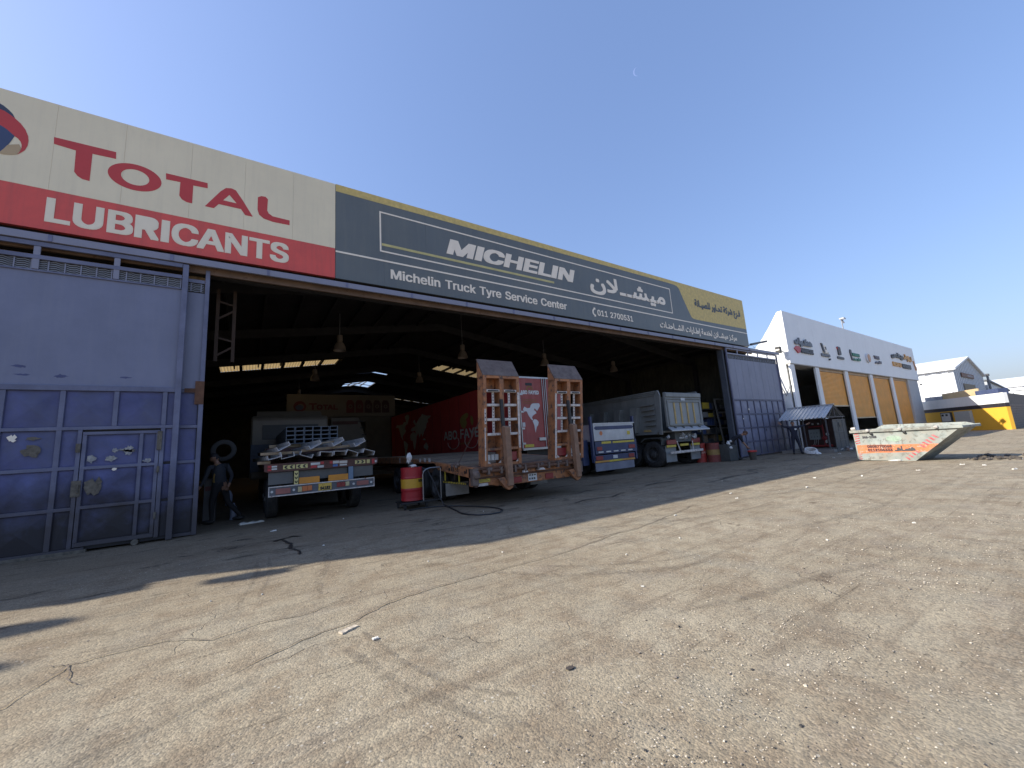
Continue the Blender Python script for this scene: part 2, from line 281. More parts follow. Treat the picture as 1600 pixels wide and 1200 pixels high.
# ------------------------------------------------------------------ lettering
GL = {'A':(240,[[8,0,101,254,138,254,231,0,198,0,144,151,132,186,116,239,123,239,106,185,95,151,43,0],[55,71,55,99,185,99,185,71]]),'B':(228,[[30,0,30,254,121,254,145,252,164,245,180,235,190,221,197,205,199,187,198,172,193,160,178,143,157,133,157,131,170,129,182,123,192,114,201,102,207,86,209,68,207,50,200,33,189,20,172,9,151,2,123,0],[62,29,122,29,148,31,165,40,175,53,178,68,176,81,171,92,163,102,153,109,140,114,124,115,62,115],[62,143,119,143,144,148,154,155,162,163,166,174,168,186,165,202,156,214,141,223,120,226,62,226]]),'C':(255,[[134,-3,103,1,75,12,52,32,35,58,24,90,20,127,24,165,35,197,52,223,75,242,103,254,134,258,170,252,186,245,201,236,214,224,224,209,232,193,236,174,204,174,195,197,179,214,158,224,134,228,111,225,92,216,75,202,62,182,54,157,52,127,54,97,63,72,75,53,92,38,112,29,134,26,158,30,179,40,195,57,204,80,236,80,232,62,224,45,214,31,201,19,187,9,170,2,153,-2]]),'D':(251,[[109,0,48,0,48,29,107,29,136,31,159,40,177,55,189,75,197,99,200,128,197,156,190,180,177,200,160,214,138,223,110,226,47,226,47,254,113,254,147,251,176,239,200,221,217,196,227,164,231,128,227,91,217,59,199,34,175,15,145,4],[62,254,62,0,30,0,30,254]]),'E':(209,[[30,0,30,254,186,254,186,226,62,226,62,143,178,143,178,114,62,114,62,29,188,29,188,0]]),'F':(205,[[30,0,30,254,185,254,185,226,62,226,62,139,173,139,173,111,62,111,62,0]]),'G':(260,[[134,-3,102,1,75,13,52,32,35,58,24,90,20,127,24,165,35,197,52,223,74,242,102,254,132,258,152,256,170,252,187,245,202,235,214,222,225,208,232,192,237,174,204,174,194,197,178,213,158,224,133,228,111,225,92,216,75,202,62,182,54,157,52,127,54,97,63,72,75,53,92,38,112,29,134,26,155,29,172,36,187,47,198,62,205,80,207,101,217,100,141,100,141,128,239,128,239,100,236,71,225,45,209,25,188,9,163,0]]),'H':(258,[[30,0,30,254,62,254,62,144,196,144,196,254,228,254,228,0,196,0,196,116,62,116,62,0]]),'I':(150,[[16,0,16,29,59,29,59,226,16,226,16,254,135,254,135,226,91,226,91,29,135,29,135,0]]),'K':(233,[[52,73,52,108,70,131,87,152,106,172,182,254,224,254,116,138,114,138],[30,0,30,254,62,254,62,167,62,112,62,97,62,0],[186,0,94,130,114,155,224,0]]),'L':(196,[[30,0,30,254,62,254,62,29,181,29,181,0]]),'M':(314,[[30,0,30,254,76,254,139,94,144,79,150,61,156,42,161,24,154,24,159,41,165,61,171,79,176,94,238,254,284,254,284,0,252,0,252,145,252,163,253,184,253,207,253,229,256,229,249,205,241,181,234,161,228,145,171,0,143,0,85,145,80,160,72,181,65,204,56,229,59,229,60,208,60,186,61,164,61,145,61,0]]),'N':(262,[[30,0,30,254,68,254,172,91,181,75,194,53,207,27,202,27,200,54,200,79,199,97,199,254,232,254,232,0,193,0,101,145,89,165,74,191,54,226,60,227,61,192,62,164,62,145,62,0]]),'O':(267,[[133,-3,103,1,75,12,52,32,35,58,24,90,20,127,24,165,35,197,52,223,75,242,103,254,133,258,164,254,192,242,215,223,232,197,243,165,247,127,243,90,232,58,215,32,192,12,164,1],[133,26,155,29,175,38,191,52,204,72,212,97,215,127,212,157,204,182,191,202,175,216,155,225,133,228,112,225,92,216,75,202,63,182,54,157,52,127,54,97,63,72,75,52,92,38,112,29]]),'P':(222,[[30,0,30,254,118,254,144,252,166,244,183,231,195,215,202,195,204,174,202,152,195,133,183,116,166,104,144,96,118,93,55,93,55,121,116,121,134,123,149,128,159,136,167,147,171,160,172,174,171,188,167,201,159,211,148,219,134,224,116,226,62,226,62,0]]),'R':(224,[[30,0,30,254,118,254,145,252,167,244,183,232,195,217,202,198,205,176,202,154,195,136,183,120,166,109,145,101,118,99,48,99,48,128,117,128,135,129,149,133,160,141,167,150,171,162,173,176,171,190,167,202,159,212,149,220,134,224,116,226,62,226,62,0],[177,0,115,115,151,115,214,0]]),'S':(223,[[112,-4,86,-2,64,5,46,15,32,30,23,48,19,68,52,68,55,55,62,44,71,35,83,29,112,25,128,26,143,30,155,37,165,46,171,57,173,70,171,81,166,89,148,102,122,111,92,120,64,130,43,145,30,163,26,186,29,206,37,224,51,238,69,249,90,256,114,258,137,256,158,249,175,238,189,224,197,208,200,189,169,189,163,206,151,219,134,227,112,229,97,228,84,224,73,218,64,209,59,199,58,188,60,176,65,167,85,154,106,147,132,140,156,132,179,119,197,99,202,85,204,69,201,50,193,32,180,17,162,5,139,-2]]),'T':(224,[[16,226,16,254,208,254,208,226,128,226,128,0,96,0,96,226]]),'U':(259,[[129,-4,101,-1,77,8,57,22,42,40,33,62,30,87,30,254,62,254,62,89,64,72,70,57,80,44,94,34,110,28,129,26,149,28,165,34,179,44,188,57,194,72,196,89,196,254,229,254,229,87,226,62,216,40,201,22,182,8,157,-1]]),'W':(343,[[78,0,8,254,41,254,82,98,88,73,93,47,98,20,95,20,100,47,106,73,112,98,153,254,190,254,231,98,237,73,243,47,249,20,244,20,249,47,255,73,261,98,302,254,335,254,265,0,228,0,184,161,176,196,168,237,175,237,167,197,159,161,115,0]]),'Y':(236,[[102,0,102,104,8,254,46,254,96,172,111,146,125,115,112,115,126,146,140,172,191,254,228,254,134,104,134,0]]),'a':(195,[[80,-4,63,-3,47,2,34,11,24,22,17,37,15,54,17,69,22,80,29,90,39,97,63,105,89,110,117,113,133,117,136,121,138,127,138,128,133,148,120,161,98,165,75,161,59,150,50,137,20,146,29,161,39,173,52,182,66,188,97,192,119,190,143,180,153,172,161,160,167,145,168,126,168,0,138,0,138,26,136,26,126,12,108,1],[85,23,101,24,114,29,124,37,132,47,136,57,138,69,138,95,130,91,116,88,100,86,88,84,67,79,52,70,47,62,46,52,51,36,65,26]]),'b':(212,[[115,-4,99,-3,86,2,69,16,59,29,56,29,56,0,26,0,26,254,57,254,57,160,59,160,69,173,86,186,98,191,115,192,137,189,156,180,173,166,185,146,193,122,195,94,193,66,185,42,173,23,157,8,137,-1],[110,23,126,26,140,33,150,44,158,58,163,75,164,95,163,114,158,131,150,145,140,156,126,163,110,165,94,163,81,156,70,145,62,131,58,114,56,95,58,75,63,58,70,43,81,32,94,26]]),'c':(198,[[104,-4,79,-1,58,8,41,23,28,43,20,66,17,94,20,122,28,146,41,165,58,180,79,189,104,192,130,189,153,178,170,161,181,138,151,131,145,145,135,155,121,162,104,165,86,162,73,155,62,144,54,129,50,112,48,94,50,75,54,59,62,44,73,33,86,26,104,23,121,26,135,33,146,44,152,59,181,51,171,28,153,11,130,0]]),'e':(202,[[106,-4,80,-1,58,8,41,23,28,42,20,66,17,93,20,121,28,145,40,165,58,180,78,189,103,192,133,187,147,180,160,170,170,157,179,141,184,121,186,97,186,85,37,85,37,110,169,110,155,101,153,119,149,134,141,147,131,157,118,163,103,165,87,163,73,157,62,147,54,135,50,121,48,105,48,89,50,69,55,53,64,40,76,31,90,25,106,23,127,26,143,36,153,53,182,45,177,32,168,20,156,10,141,2,125,-3]]),'h':(205,[[57,113,57,0,26,0,26,254,57,254,57,144,51,144,62,166,76,181,94,189,114,192,132,190,148,184,161,174,170,160,177,142,179,120,179,0,148,0,148,118,145,137,136,152,123,161,105,165,92,163,80,159,71,151,63,141,58,129]]),'i':(83,[[26,0,26,190,57,190,57,0],[42,221,34,223,27,227,22,234,21,242,22,249,27,256,34,260,42,262,50,260,57,256,62,249,63,242,62,234,57,227,50,223]]),'k':(190,[[55,68,55,106,60,106,142,190,180,190,92,100,89,100],[26,0,26,254,57,254,57,0],[147,0,74,93,96,114,186,0]]),'l':(95,[[70,-1,50,2,37,10,29,24,26,42,26,254,57,254,57,49,60,31,65,27,73,26,80,26,85,27,90,1,81,0]]),'m':(305,[[26,0,26,190,56,190,56,148,54,148,59,162,66,173,86,188,110,193,129,190,144,180,154,166,160,147,156,147,161,160,169,172,190,187,218,193,234,191,249,186,261,177,270,164,276,148,278,128,278,0,248,0,248,127,245,145,236,156,224,163,209,165,197,164,187,160,173,145,168,124,168,0,137,0,137,130,134,144,126,156,115,163,100,165,79,160,70,154,63,145,58,133,57,119,57,0]]),'n':(205,[[57,113,57,0,26,0,26,190,56,190,56,144,51,144,62,166,76,181,94,189,114,192,132,190,147,184,160,174,170,160,176,142,179,120,179,0,148,0,148,118,145,137,136,152,123,161,105,165,92,163,80,159,71,151,63,141,58,129]]),'o':(208,[[104,-4,79,-1,58,8,41,23,28,43,20,66,17,94,20,122,28,146,41,165,58,180,79,189,104,192,128,189,149,180,167,165,180,146,188,122,191,94,188,66,180,43,167,23,149,8,128,-1],[104,23,121,26,135,33,146,44,154,59,158,75,160,94,158,112,154,129,146,144,135,155,121,162,104,165,86,162,73,155,62,144,54,129,50,112,48,94,50,75,54,59,62,44,73,33,86,26]]),'r':(130,[[26,0,26,190,56,190,56,160,58,160,65,173,76,184,90,190,107,192,115,192,122,192,122,161,115,162,103,163,91,161,80,157,70,151,63,142,58,131,57,118,57,0]]),'s':(182,[[91,-4,72,-3,56,2,42,9,31,19,23,32,18,47,47,53,53,40,62,30,75,25,91,23,108,25,122,31,131,40,134,51,132,60,127,68,118,74,106,78,75,85,52,93,36,104,27,119,23,137,26,152,33,166,43,177,58,185,74,190,94,192,112,191,127,186,140,179,149,170,162,145,134,139,129,149,121,158,110,164,94,166,78,164,65,158,57,150,54,139,56,129,62,122,86,111,115,105,137,97,153,86,162,71,166,53,163,37,156,24,145,12,130,3,112,-2]]),'t':(114,[[102,190,102,164,3,164,3,190],[32,236,63,236,63,49,64,38,68,31,75,26,85,25,93,26,101,27,107,1,96,-1,84,-2,62,1,46,11,36,26,32,46]]),'u':(205,[[91,-3,73,-1,57,5,44,15,35,29,28,47,26,69,26,190,57,190,57,72,60,52,68,37,82,28,100,25,113,27,125,31,134,38,142,48,146,61,148,76,148,190,179,190,179,0,149,0,149,46,154,46,143,23,129,8,111,0]]),'v':(195,[[81,0,9,190,42,190,83,78,93,43,103,10,92,10,101,43,112,78,152,190,186,190,113,0]]),'w':(284,[[69,0,11,190,44,190,67,107,77,68,88,21,82,21,93,67,103,107,126,190,158,190,181,107,191,68,201,21,196,21,206,68,217,107,240,190,272,190,215,0,184,0,159,86,152,112,145,140,138,169,145,169,138,140,131,112,124,86,99,0]]),'y':(195,[[24,-69,31,-43,36,-44,52,-44,65,-37,75,-18,81,-1,9,190,42,190,83,78,93,43,103,10,92,10,101,43,112,78,153,190,186,190,102,-29,88,-54,70,-68,46,-73,32,-72]]),'d':(212,[[98,-4,75,-1,56,8,40,23,27,42,20,66,17,94,20,122,27,146,40,166,56,180,75,189,98,192,114,191,126,186,144,173,153,160,155,160,155,254,186,254,186,0,156,0,156,29,153,29,143,16,126,2,114,-3],[102,23,118,26,132,32,142,43,150,58,154,75,156,95,154,114,150,131,142,145,132,156,118,163,102,165,86,163,72,156,62,145,54,131,50,114,48,95,50,75,54,58,62,44,73,33,86,26]]),'g':(213,[[103,-75,84,-74,67,-70,41,-55,25,-35,51,-20,61,-33,77,-44,103,-49,124,-46,141,-38,152,-23,156,-3,156,34,153,34,143,21,126,8,114,4,97,2,76,5,56,13,40,27,28,45,20,68,17,96,20,123,27,147,40,166,56,180,76,189,98,192,114,191,127,186,144,173,154,159,157,159,157,190,186,190,186,-4,183,-27,175,-45,162,-59,145,-68,125,-73],[102,30,118,32,132,38,142,47,150,61,155,77,156,96,155,115,150,132,142,146,132,156,119,163,102,165,86,163,73,156,62,145,54,131,50,115,48,96,50,78,54,61,62,48,73,38,86,32]]),'p':(212,[[26,-71,26,190,56,190,56,160,59,160,69,173,86,186,98,191,115,192,137,189,156,180,173,166,185,146,193,122,195,94,193,66,185,42,173,23,157,8,137,-1,115,-4,99,-3,86,2,69,16,59,29,57,29,57,-71],[110,23,126,26,140,33,150,44,158,58,163,75,164,95,163,114,158,131,150,145,140,156,126,163,110,165,94,163,81,156,70,145,62,131,58,114,56,95,58,75,63,58,70,43,81,32,94,26]]),'q':(212,[[186,-71,155,-71,155,29,153,29,143,16,126,2,114,-3,98,-4,75,-1,56,8,40,23,27,42,20,66,17,94,20,122,27,146,40,166,56,180,75,189,98,192,114,191,126,186,144,173,153,160,156,160,156,190,186,190],[102,23,118,26,132,32,142,43,150,58,154,75,156,95,154,114,150,131,142,145,132,156,118,163,102,165,86,163,72,156,62,145,54,131,50,114,48,95,50,75,54,58,62,44,73,33,86,26]]),'x':(189,[[10,0,86,109,86,86,14,190,50,190,74,153,90,127,104,103,88,103,101,127,117,153,141,190,176,190,104,84,104,107,179,0,143,0,115,43,100,68,86,91,102,91,89,68,74,43,46,0]]),'0':(227,[[113,-3,87,0,65,12,47,31,34,57,27,89,24,127,27,165,35,197,48,223,65,242,87,254,113,258,139,254,161,242,179,223,192,197,200,165,203,127,200,89,192,57,179,31,162,12,140,0],[113,25,131,28,145,37,157,52,165,72,170,97,172,127,170,157,165,182,157,203,145,218,131,227,113,230,96,227,82,218,70,203,62,182,56,157,55,127,56,97,62,72,70,52,82,37,96,28]]),'1':(227,[[38,0,38,27,195,27,195,0],[138,254,138,0,106,0,106,224,105,224,43,179,43,213,99,254]]),'2':(227,[[32,0,32,24,117,114,141,141,155,163,160,186,159,198,154,209,146,218,137,224,112,230,98,228,86,224,77,216,69,207,65,195,64,181,33,181,35,202,43,221,55,237,72,248,91,255,112,258,134,255,153,248,169,237,181,223,188,205,191,186,185,159,168,129,133,90,76,30,76,28,195,28,195,0]]),'3':(227,[[109,-3,87,-1,66,5,49,15,35,29,26,46,22,66,55,66,57,54,63,44,72,35,83,30,109,25,138,30,149,37,157,46,163,58,165,72,163,86,158,98,150,109,137,117,121,122,101,124,78,124,78,150,144,224,144,226,35,226,35,254,186,254,186,230,106,139,106,144,132,144,154,138,172,127,185,111,194,93,196,72,194,51,185,33,172,18,154,6,133,-1]]),'4':(227,[[20,53,20,79,123,254,155,254,54,83,54,81,207,81,207,53],[141,0,141,61,141,73,141,159,171,159,171,0]]),'5':(227,[[111,-3,89,-1,70,6,54,16,41,30,33,47,30,65,61,65,64,54,69,44,87,30,111,25,125,27,138,32,149,41,157,52,162,66,164,81,162,97,157,111,148,122,137,131,124,137,109,138,84,134,64,123,34,126,48,254,183,254,183,226,75,226,67,151,68,151,89,162,115,167,131,165,147,160,161,153,172,143,182,130,189,116,194,99,195,82,193,58,184,38,171,21,154,8,134,-1]]),'6':(227,[[113,-3,91,-1,71,7,55,20,42,37,34,58,32,81,34,100,40,119,69,170,126,254,161,254,75,131,73,131,83,144,98,153,117,157,139,155,158,147,173,136,185,120,192,101,194,79,192,56,184,36,171,20,155,7,135,-1],[113,24,127,26,139,31,149,40,157,51,162,64,164,79,162,94,157,107,149,118,139,126,127,131,113,133,99,131,87,126,77,118,69,107,64,94,62,79,64,64,69,51,77,40,87,31,99,26]]),'7':(227,[[48,0,162,224,162,226,31,226,31,254,195,254,195,224,82,0]]),'8':(227,[[113,-3,89,-1,68,6,50,17,37,31,29,48,26,68,28,83,33,98,40,110,51,121,63,128,76,132,76,133,59,141,46,154,38,171,35,190,38,209,45,225,57,239,73,249,92,256,113,258,134,256,153,249,169,239,181,225,188,209,191,190,188,171,180,154,167,141,150,133,150,132,164,128,176,121,186,110,194,98,199,83,200,68,198,48,189,31,176,17,158,6,137,-1],[113,25,129,26,142,30,153,37,161,46,167,57,168,69,167,83,161,94,153,104,141,111,128,116,113,118,98,116,85,111,73,104,65,94,59,83,58,69,59,57,64,46,73,37,84,30,97,26],[113,145,137,150,146,157,154,165,158,176,160,188,158,200,154,210,147,218,138,225,113,230,89,225,79,218,72,210,68,200,66,188,68,176,72,165,79,157,89,150]]),'9':(227,[[113,258,135,255,155,247,171,234,184,217,192,197,194,173,192,155,186,135,158,84,100,0,65,0,151,124,154,124,144,111,128,101,109,97,87,100,69,107,53,119,41,134,34,154,32,176,34,198,42,218,55,235,71,247,91,255],[113,230,99,228,87,223,77,215,69,204,64,191,63,176,64,161,69,148,77,137,87,129,99,123,113,122,127,123,139,129,149,137,157,147,162,160,164,175,162,190,157,204,150,215,139,223,127,228]]),'-':(227,[[168,122,168,94,57,94,57,122]])}
from mathutils.geometry import tessellate_polygon
def glyph_area(c):
    return sum(c[i][0]*c[(i+1) % len(c)][1]-c[(i+1) % len(c)][0]*c[i][1] for i in range(len(c)))/2
_ch = max(GL['H'][1][0][1::2])
GL['I'] = (int(_ch*.40), [[int(_ch*.115), 0, int(_ch*.115), _ch, int(_ch*.285), _ch, int(_ch*.285), 0]])
def _cap(cs): return [[int(round(k*_ch)) for k in c] for c in cs]
GL['A'] = (int(_ch*.95), _cap([[0,0,.38,1,.54,1,.92,0,.79,0,.69,.27,.23,.27,.13,0], [.27,.385,.65,.385,.46,.89]]))
GL['R'] = (int(_ch*.86), _cap([[.09,0,.09,1,.50,1,.62,.97,.71,.89,.75,.80,.75,.64,.71,.55,.62,.47,.55,.445,.79,0,.65,0,.43,.425,.215,.425,.215,0],
                               [.215,.53,.215,.885,.49,.885,.56,.86,.61,.80,.625,.72,.61,.64,.56,.56,.49,.53]]))
_gt = {}
def inside(p, c):
    r = False; n = len(c)
    for i in range(n):
        (x0, y0), (x1, y1) = c[i], c[(i+1) % n]
        if (y0 > p[1]) != (y1 > p[1]) and p[0] < (x1-x0)*(p[1]-y0)/(y1-y0)+x0: r = not r
    return r
def glyph(ch):
    """the outline of one letter; strokes that overlap go to layers of their own so that no two faces share a plane"""
    if ch in _gt: return _gt[ch]
    adv, cs = GL[ch]
    cs = [[(c[i]/500, c[i+1]/500) for i in range(0, len(c), 2)] for c in cs]
    cs.sort(key=lambda c: -abs(glyph_area(c)))
    sg = glyph_area(cs[0]) > 0
    outs = [c for c in cs if (glyph_area(c) > 0) == sg]; holes = [c for c in cs if (glyph_area(c) > 0) != sg]
    V = []; F = []
    for k, oc in enumerate(outs):
        cu = bpy.data.curves.new('glyph', 'CURVE'); cu.dimensions = '2D'; cu.fill_mode = 'BOTH'
        for c in [oc]+[h for h in holes if inside(h[0], oc)]:
            sp = cu.splines.new('POLY'); sp.points.add(len(c)-1); sp.use_cyclic_u = True
            for i, q in enumerate(c): sp.points[i].co = (*q, 0, 1)
        o = bpy.data.objects.new('glyph', cu); COL.objects.link(o); bpy.context.view_layer.update()
        me = bpy.data.meshes.new_from_object(o.evaluated_get(bpy.context.evaluated_depsgraph_get()))
        n = len(V)
        V += [(v.co.x, v.co.y, k) for v in me.vertices]; F += [tuple(i+n for i in p.vertices) for p in me.polygons]
        bpy.data.objects.remove(o); bpy.data.meshes.remove(me); bpy.data.curves.remove(cu)
    _gt[ch] = (adv/500, V, F)
    return _gt[ch]

def latin(s):
    V = []; F = []; x = 0
    for ch in s:
        if ch == ' ': x += 0.26; continue
        a, v, f = glyph(ch); n = len(V)
        V += [(p[0]+x, p[1], p[2]) for p in v]; F += [tuple(i+n for i in t) for t in f]
        x += a
    return V, F

AR = {'ا': (0xFE8D, 2), 'إ': (0xFE87, 2), 'ة': (0xFE93, 2), 'ت': (0xFE95, 4), 'ح': (0xFEA1, 4), 'خ': (0xFEA5, 4), 'د': (0xFEA9, 2),
      'ر': (0xFEAD, 2), 'ز': (0xFEAF, 2), 'ش': (0xFEB5, 4), 'س': (0xFEB1, 4), 'ص': (0xFEB9, 4), 'ط': (0xFEC1, 4), 'ع': (0xFEC9, 4),
      'ف': (0xFED1, 4), 'ق': (0xFED5, 4), 'ك': (0xFED9, 4), 'ل': (0xFEDD, 4), 'م': (0xFEE1, 4), 'ن': (0xFEE5, 4), 'ه': (0xFEE9, 4),
      'و': (0xFEED, 2), 'ي': (0xFEF1, 4), 'ـ': (0x640, 4), 'لا': (0xFEFB, 2), 'ب': (0xFE8F, 4)}
def shape_ar(w):
    u = []; i = 0
    while i < len(w):
        if w[i:i+2] == 'لا': u.append('لا'); i += 2
        else: u.append(w[i]); i += 1
    out = ''; prev = False
    for k, c in enumerate(u):
        if c not in AR: out += c; prev = False; continue
        base, nf = AR[c]
        nxt = k+1 < len(u) and u[k+1] in AR and nf == 4
        if c == 'ـ': out += c; prev = True; continue
        out += chr(base + (3 if prev and nxt else 1 if prev else 2 if nxt else 0))
        prev = nf == 4
    return out[::-1]

def arabic(s):
    c = bpy.data.curves.new('lettering', 'FONT'); c.body = shape_ar(s); c.size = 1; c.resolution_u = 3
    o = bpy.data.objects.new('lettering', c); COL.objects.link(o)
    bpy.context.view_layer.update()
    dg = bpy.context.evaluated_depsgraph_get()
    me = bpy.data.meshes.new_from_object(o.evaluated_get(dg))
    V = [(v.co.x, v.co.y, 0) for v in me.vertices]; F = [tuple(p.vertices) for p in me.polygons]
    bpy.data.objects.remove(o); bpy.data.meshes.remove(me); bpy.data.curves.remove(c)
    return V, F

def text(b, s, org, u, v, w, h, bold=0.0, shear=0.0, ar=False, mi=0, thick=0.0, boldy=None):
    """fit the lettering into a w x h box whose lower left corner is org; u, v unit vectors; lies proud along u x v"""
    V, F = arabic(s) if ar else latin(s)
    if not V: return
    by = bold if boldy is None else boldy
    x0 = min(p[0] for p in V); x1 = max(p[0] for p in V); y0 = min(p[1] for p in V); y1 = max(p[1] for p in V)
    sy = h/(y1-y0); w2 = w-abs(shear)*h; sx = w2/(x1-x0)
    org = Vector(org); u = Vector(u); v = Vector(v); nn = u.cross(v)
    offs = [(0, 0)]
    if bold: offs += [(bold*i, by*j) for i, j in ((1, 1), (-1, -1), (1, -1), (-1, 1), (1, 0), (-1, 0), (0, 1), (0, -1))] + ([(bold*.5*i, by*.5*j) for i, j in ((1, 1), (-1, -1), (1, -1), (-1, 1))] if bold > .03 else [])
    for k, (ox, oy) in enumerate(offs):
        P = []
        for p in V:
            Y = (p[1]-y0)*sy*(1-2*by/h)+by+oy; X = (p[0]-x0)*sx*(1-2*bold/w2)+bold+ox+shear*Y
            P.append(org + u*X + v*Y + nn*(k*0.0004+p[2]*.00017+thick))
        b.add(P, F, mi)
    if thick:
        P = []; 
        for p in V:
            P.append(org + u*((p[0]-x0)*sx+shear*(p[1]-y0)*sy) + v*((p[1]-y0)*sy))
        n = len(P); Q = [q + nn*thick for q in P]
        from collections import Counter
        ed = Counter(); dr = {}
        for f in F:
            for i in range(len(f)):
                a, c = f[i], f[(i+1) % len(f)]; e = (min(a, c), max(a, c)); ed[e] += 1; dr[e] = (a, c)
        b.add(P+Q, [(dr[e][0], dr[e][1], dr[e][1]+n, dr[e][0]+n) for e, k in ed.items() if k == 1], mi)

X = Vector((1, 0, 0)); Y = Vector((0, 1, 0)); Z = Vector((0, 0, 1))
# ================================================================== GROUND
def ground_mat():
    m = bpy.data.materials.new('asphalt'); m.use_nodes = True; n = m.node_tree.nodes; L = m.node_tree.links
    bs = n['Principled BSDF']; bs.inputs['Roughness'].default_value = 0.9
    bs.inputs['Specular IOR Level'].default_value = 0.08
    g = n.new('ShaderNodeNewGeometry'); pos = g.outputs[0]
    def mp(sc, rot=0):
        q = n.new('ShaderNodeMapping'); q.inputs['Scale'].default_value = sc; q.inputs['Rotation'].default_value = (0, 0, rot); L.new(pos, q.inputs[0]); return q.outputs[0]
    def noi(sc, det=5, r=0.6, vec=None, dist=0):
        t = n.new('ShaderNodeTexNoise'); t.inputs['Scale'].default_value = sc; t.inputs['Detail'].default_value = det
        t.inputs['Roughness'].default_value = r; t.inputs['Distortion'].default_value = dist
        L.new(vec or pos, t.inputs[0]); return t.outputs[0]
    def rng(s, a, b, c=0.0, d=1.0):
        r = n.new('ShaderNodeMapRange'); L.new(s, r.inputs[0])
        for i, k in enumerate((a, b, c, d)): r.inputs[i+1].default_value = k
        return r.outputs[0]
    def mth(op, a, b):
        x = n.new('ShaderNodeMath'); x.operation = op
        for i, k in enumerate((a, b)):
            if isinstance(k, (int, float)): x.inputs[i].default_value = k
            else: L.new(k, x.inputs[i])
        return x.outputs[0]
    def mix(f, a, b, mode='MIX'):
        x = n.new('ShaderNodeMix'); x.data_type = 'RGBA'; x.blend_type = mode
        if isinstance(f, float): x.inputs[0].default_value = f
        else: L.new(f, x.inputs[0])
        for k, c in ((6, a), (7, b)):
            if isinstance(c, tuple): x.inputs[k].default_value = (*c, 1)
            else: L.new(c, x.inputs[k])
        return x.outputs[2]
    sep = n.new('ShaderNodeSeparateXYZ'); L.new(pos, sep.inputs[0]); px, py = sep.outputs[0], sep.outputs[1]
    big = noi(0.35, 6, 0.6)
    med = noi(2.3, 6, 0.65)
    c = mix(rng(big, 0.32, 0.68), (0.335, 0.287, 0.208), (0.440, 0.392, 0.295))
    c = mix(mth('MULTIPLY', rng(med, 0.44, 0.64), 0.60), c, (0.225, 0.172, 0.120))
    c = mix(mth('MULTIPLY', rng(noi(0.8, 6, 0.65, mp((1.4, 0.8, 1), 1.1)), 0.50, 0.66), 0.5), c, (0.285, 0.270, 0.222))
    c = mix(mth('MULTIPLY', rng(noi(9.0, 6, 0.75), 0.52, 0.70), 0.42), c, (0.20, 0.165, 0.125))
    c = mix(mth('MULTIPLY', rng(noi(14.0, 5, 0.75), 0.55, 0.72), 0.35), c, (0.50, 0.44, 0.35))
    # dusty pale patches
    c = mix(mth('MULTIPLY', rng(noi(0.9, 5, 0.6, mp((1, 1.6, 1), 0.5)), 0.55, 0.75), 0.4), c, (0.38, 0.345, 0.29))
    # dragged marks along the yard
    st = noi(1.0, 6, 0.65, mp((0.35, 5.0, 1), 0.12), 0.6)
    c = mix(mth('MULTIPLY', rng(st, 0.52, 0.68), 0.48), c, (0.17, 0.135, 0.10))
    st3 = noi(1.0, 8, 0.75, mp((1.1, 16.0, 1), 0.10), 0.9)
    c = mix(mth('MULTIPLY', rng(st3, 0.585, 0.665), 0.55), c, (0.10, 0.082, 0.062))
    st2 = noi(1.6, 5, 0.6, mp((4.5, 0.30, 1), 0.9), 0.5)
    c = mix(mth('MULTIPLY', rng(st2, 0.57, 0.74), 0.3), c, (0.19, 0.155, 0.12))
    # oil-soaked strip in front of and inside the bays
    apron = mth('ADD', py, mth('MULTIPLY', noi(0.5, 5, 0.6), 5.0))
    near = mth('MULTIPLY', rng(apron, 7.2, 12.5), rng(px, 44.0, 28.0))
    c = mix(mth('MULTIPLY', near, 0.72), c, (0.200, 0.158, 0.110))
    oil = rng(noi(1.6, 8, 0.75, mp((0.45, 1.5, 1), 0.2), 0.8), 0.56, 0.64)
    oz = mth('MULTIPLY', oil, rng(py, 4.5, 8.5))
    c = mix(mth('MULTIPLY', oz, 0.8), c, (0.035, 0.031, 0.028))
    sp = rng(noi(1.7, 3, 0.55), 0.705, 0.74)
    c = mix(mth('MULTIPLY', sp, 0.55), c, (0.11, 0.085, 0.065))
    # aggregate: stones of many tones
    vo = n.new('ShaderNodeTexVoronoi'); vo.inputs['Scale'].default_value = 75; L.new(pos, vo.inputs[0])
    sc = n.new('ShaderNodeSeparateColor'); L.new(vo.outputs['Color'], sc.inputs[0])
    c = mix(0.45, c, mix(rng(sc.outputs[0], 0.0, 1.0), (0.09, 0.085, 0.08), (0.55, 0.50, 0.44)), 'OVERLAY')
    vo2 = n.new('ShaderNodeTexVoronoi'); vo2.inputs['Scale'].default_value = 28; L.new(pos, vo2.inputs[0])
    s2 = n.new('ShaderNodeSeparateColor'); L.new(vo2.outputs['Color'], s2.inputs[0])
    pale = mth('MULTIPLY', rng(s2.outputs[1], 0.90, 0.93), rng(vo2.outputs['Distance'], 0.30, 0.18))
    pale = mth('MULTIPLY', pale, rng(noi(0.45, 3), 0.42, 0.62))
    c = mix(mth('MULTIPLY', pale, 0.75), c, (0.62, 0.58, 0.50))
    # hairline cracks
    wv = n.new('ShaderNodeTexVoronoi'); wv.feature = 'DISTANCE_TO_EDGE'; wv.inputs['Scale'].default_value = 0.42
    dd = n.new('ShaderNodeVectorMath'); dd.operation = 'ADD'
    nn_ = n.new('ShaderNodeTexNoise'); nn_.inputs['Scale'].default_value = 1.4; nn_.inputs['Detail'].default_value = 5; L.new(pos, nn_.inputs[0])
    L.new(pos, dd.inputs[0]); L.new(nn_.outputs['Color'], dd.inputs[1]); L.new(dd.outputs[0], wv.inputs[0])
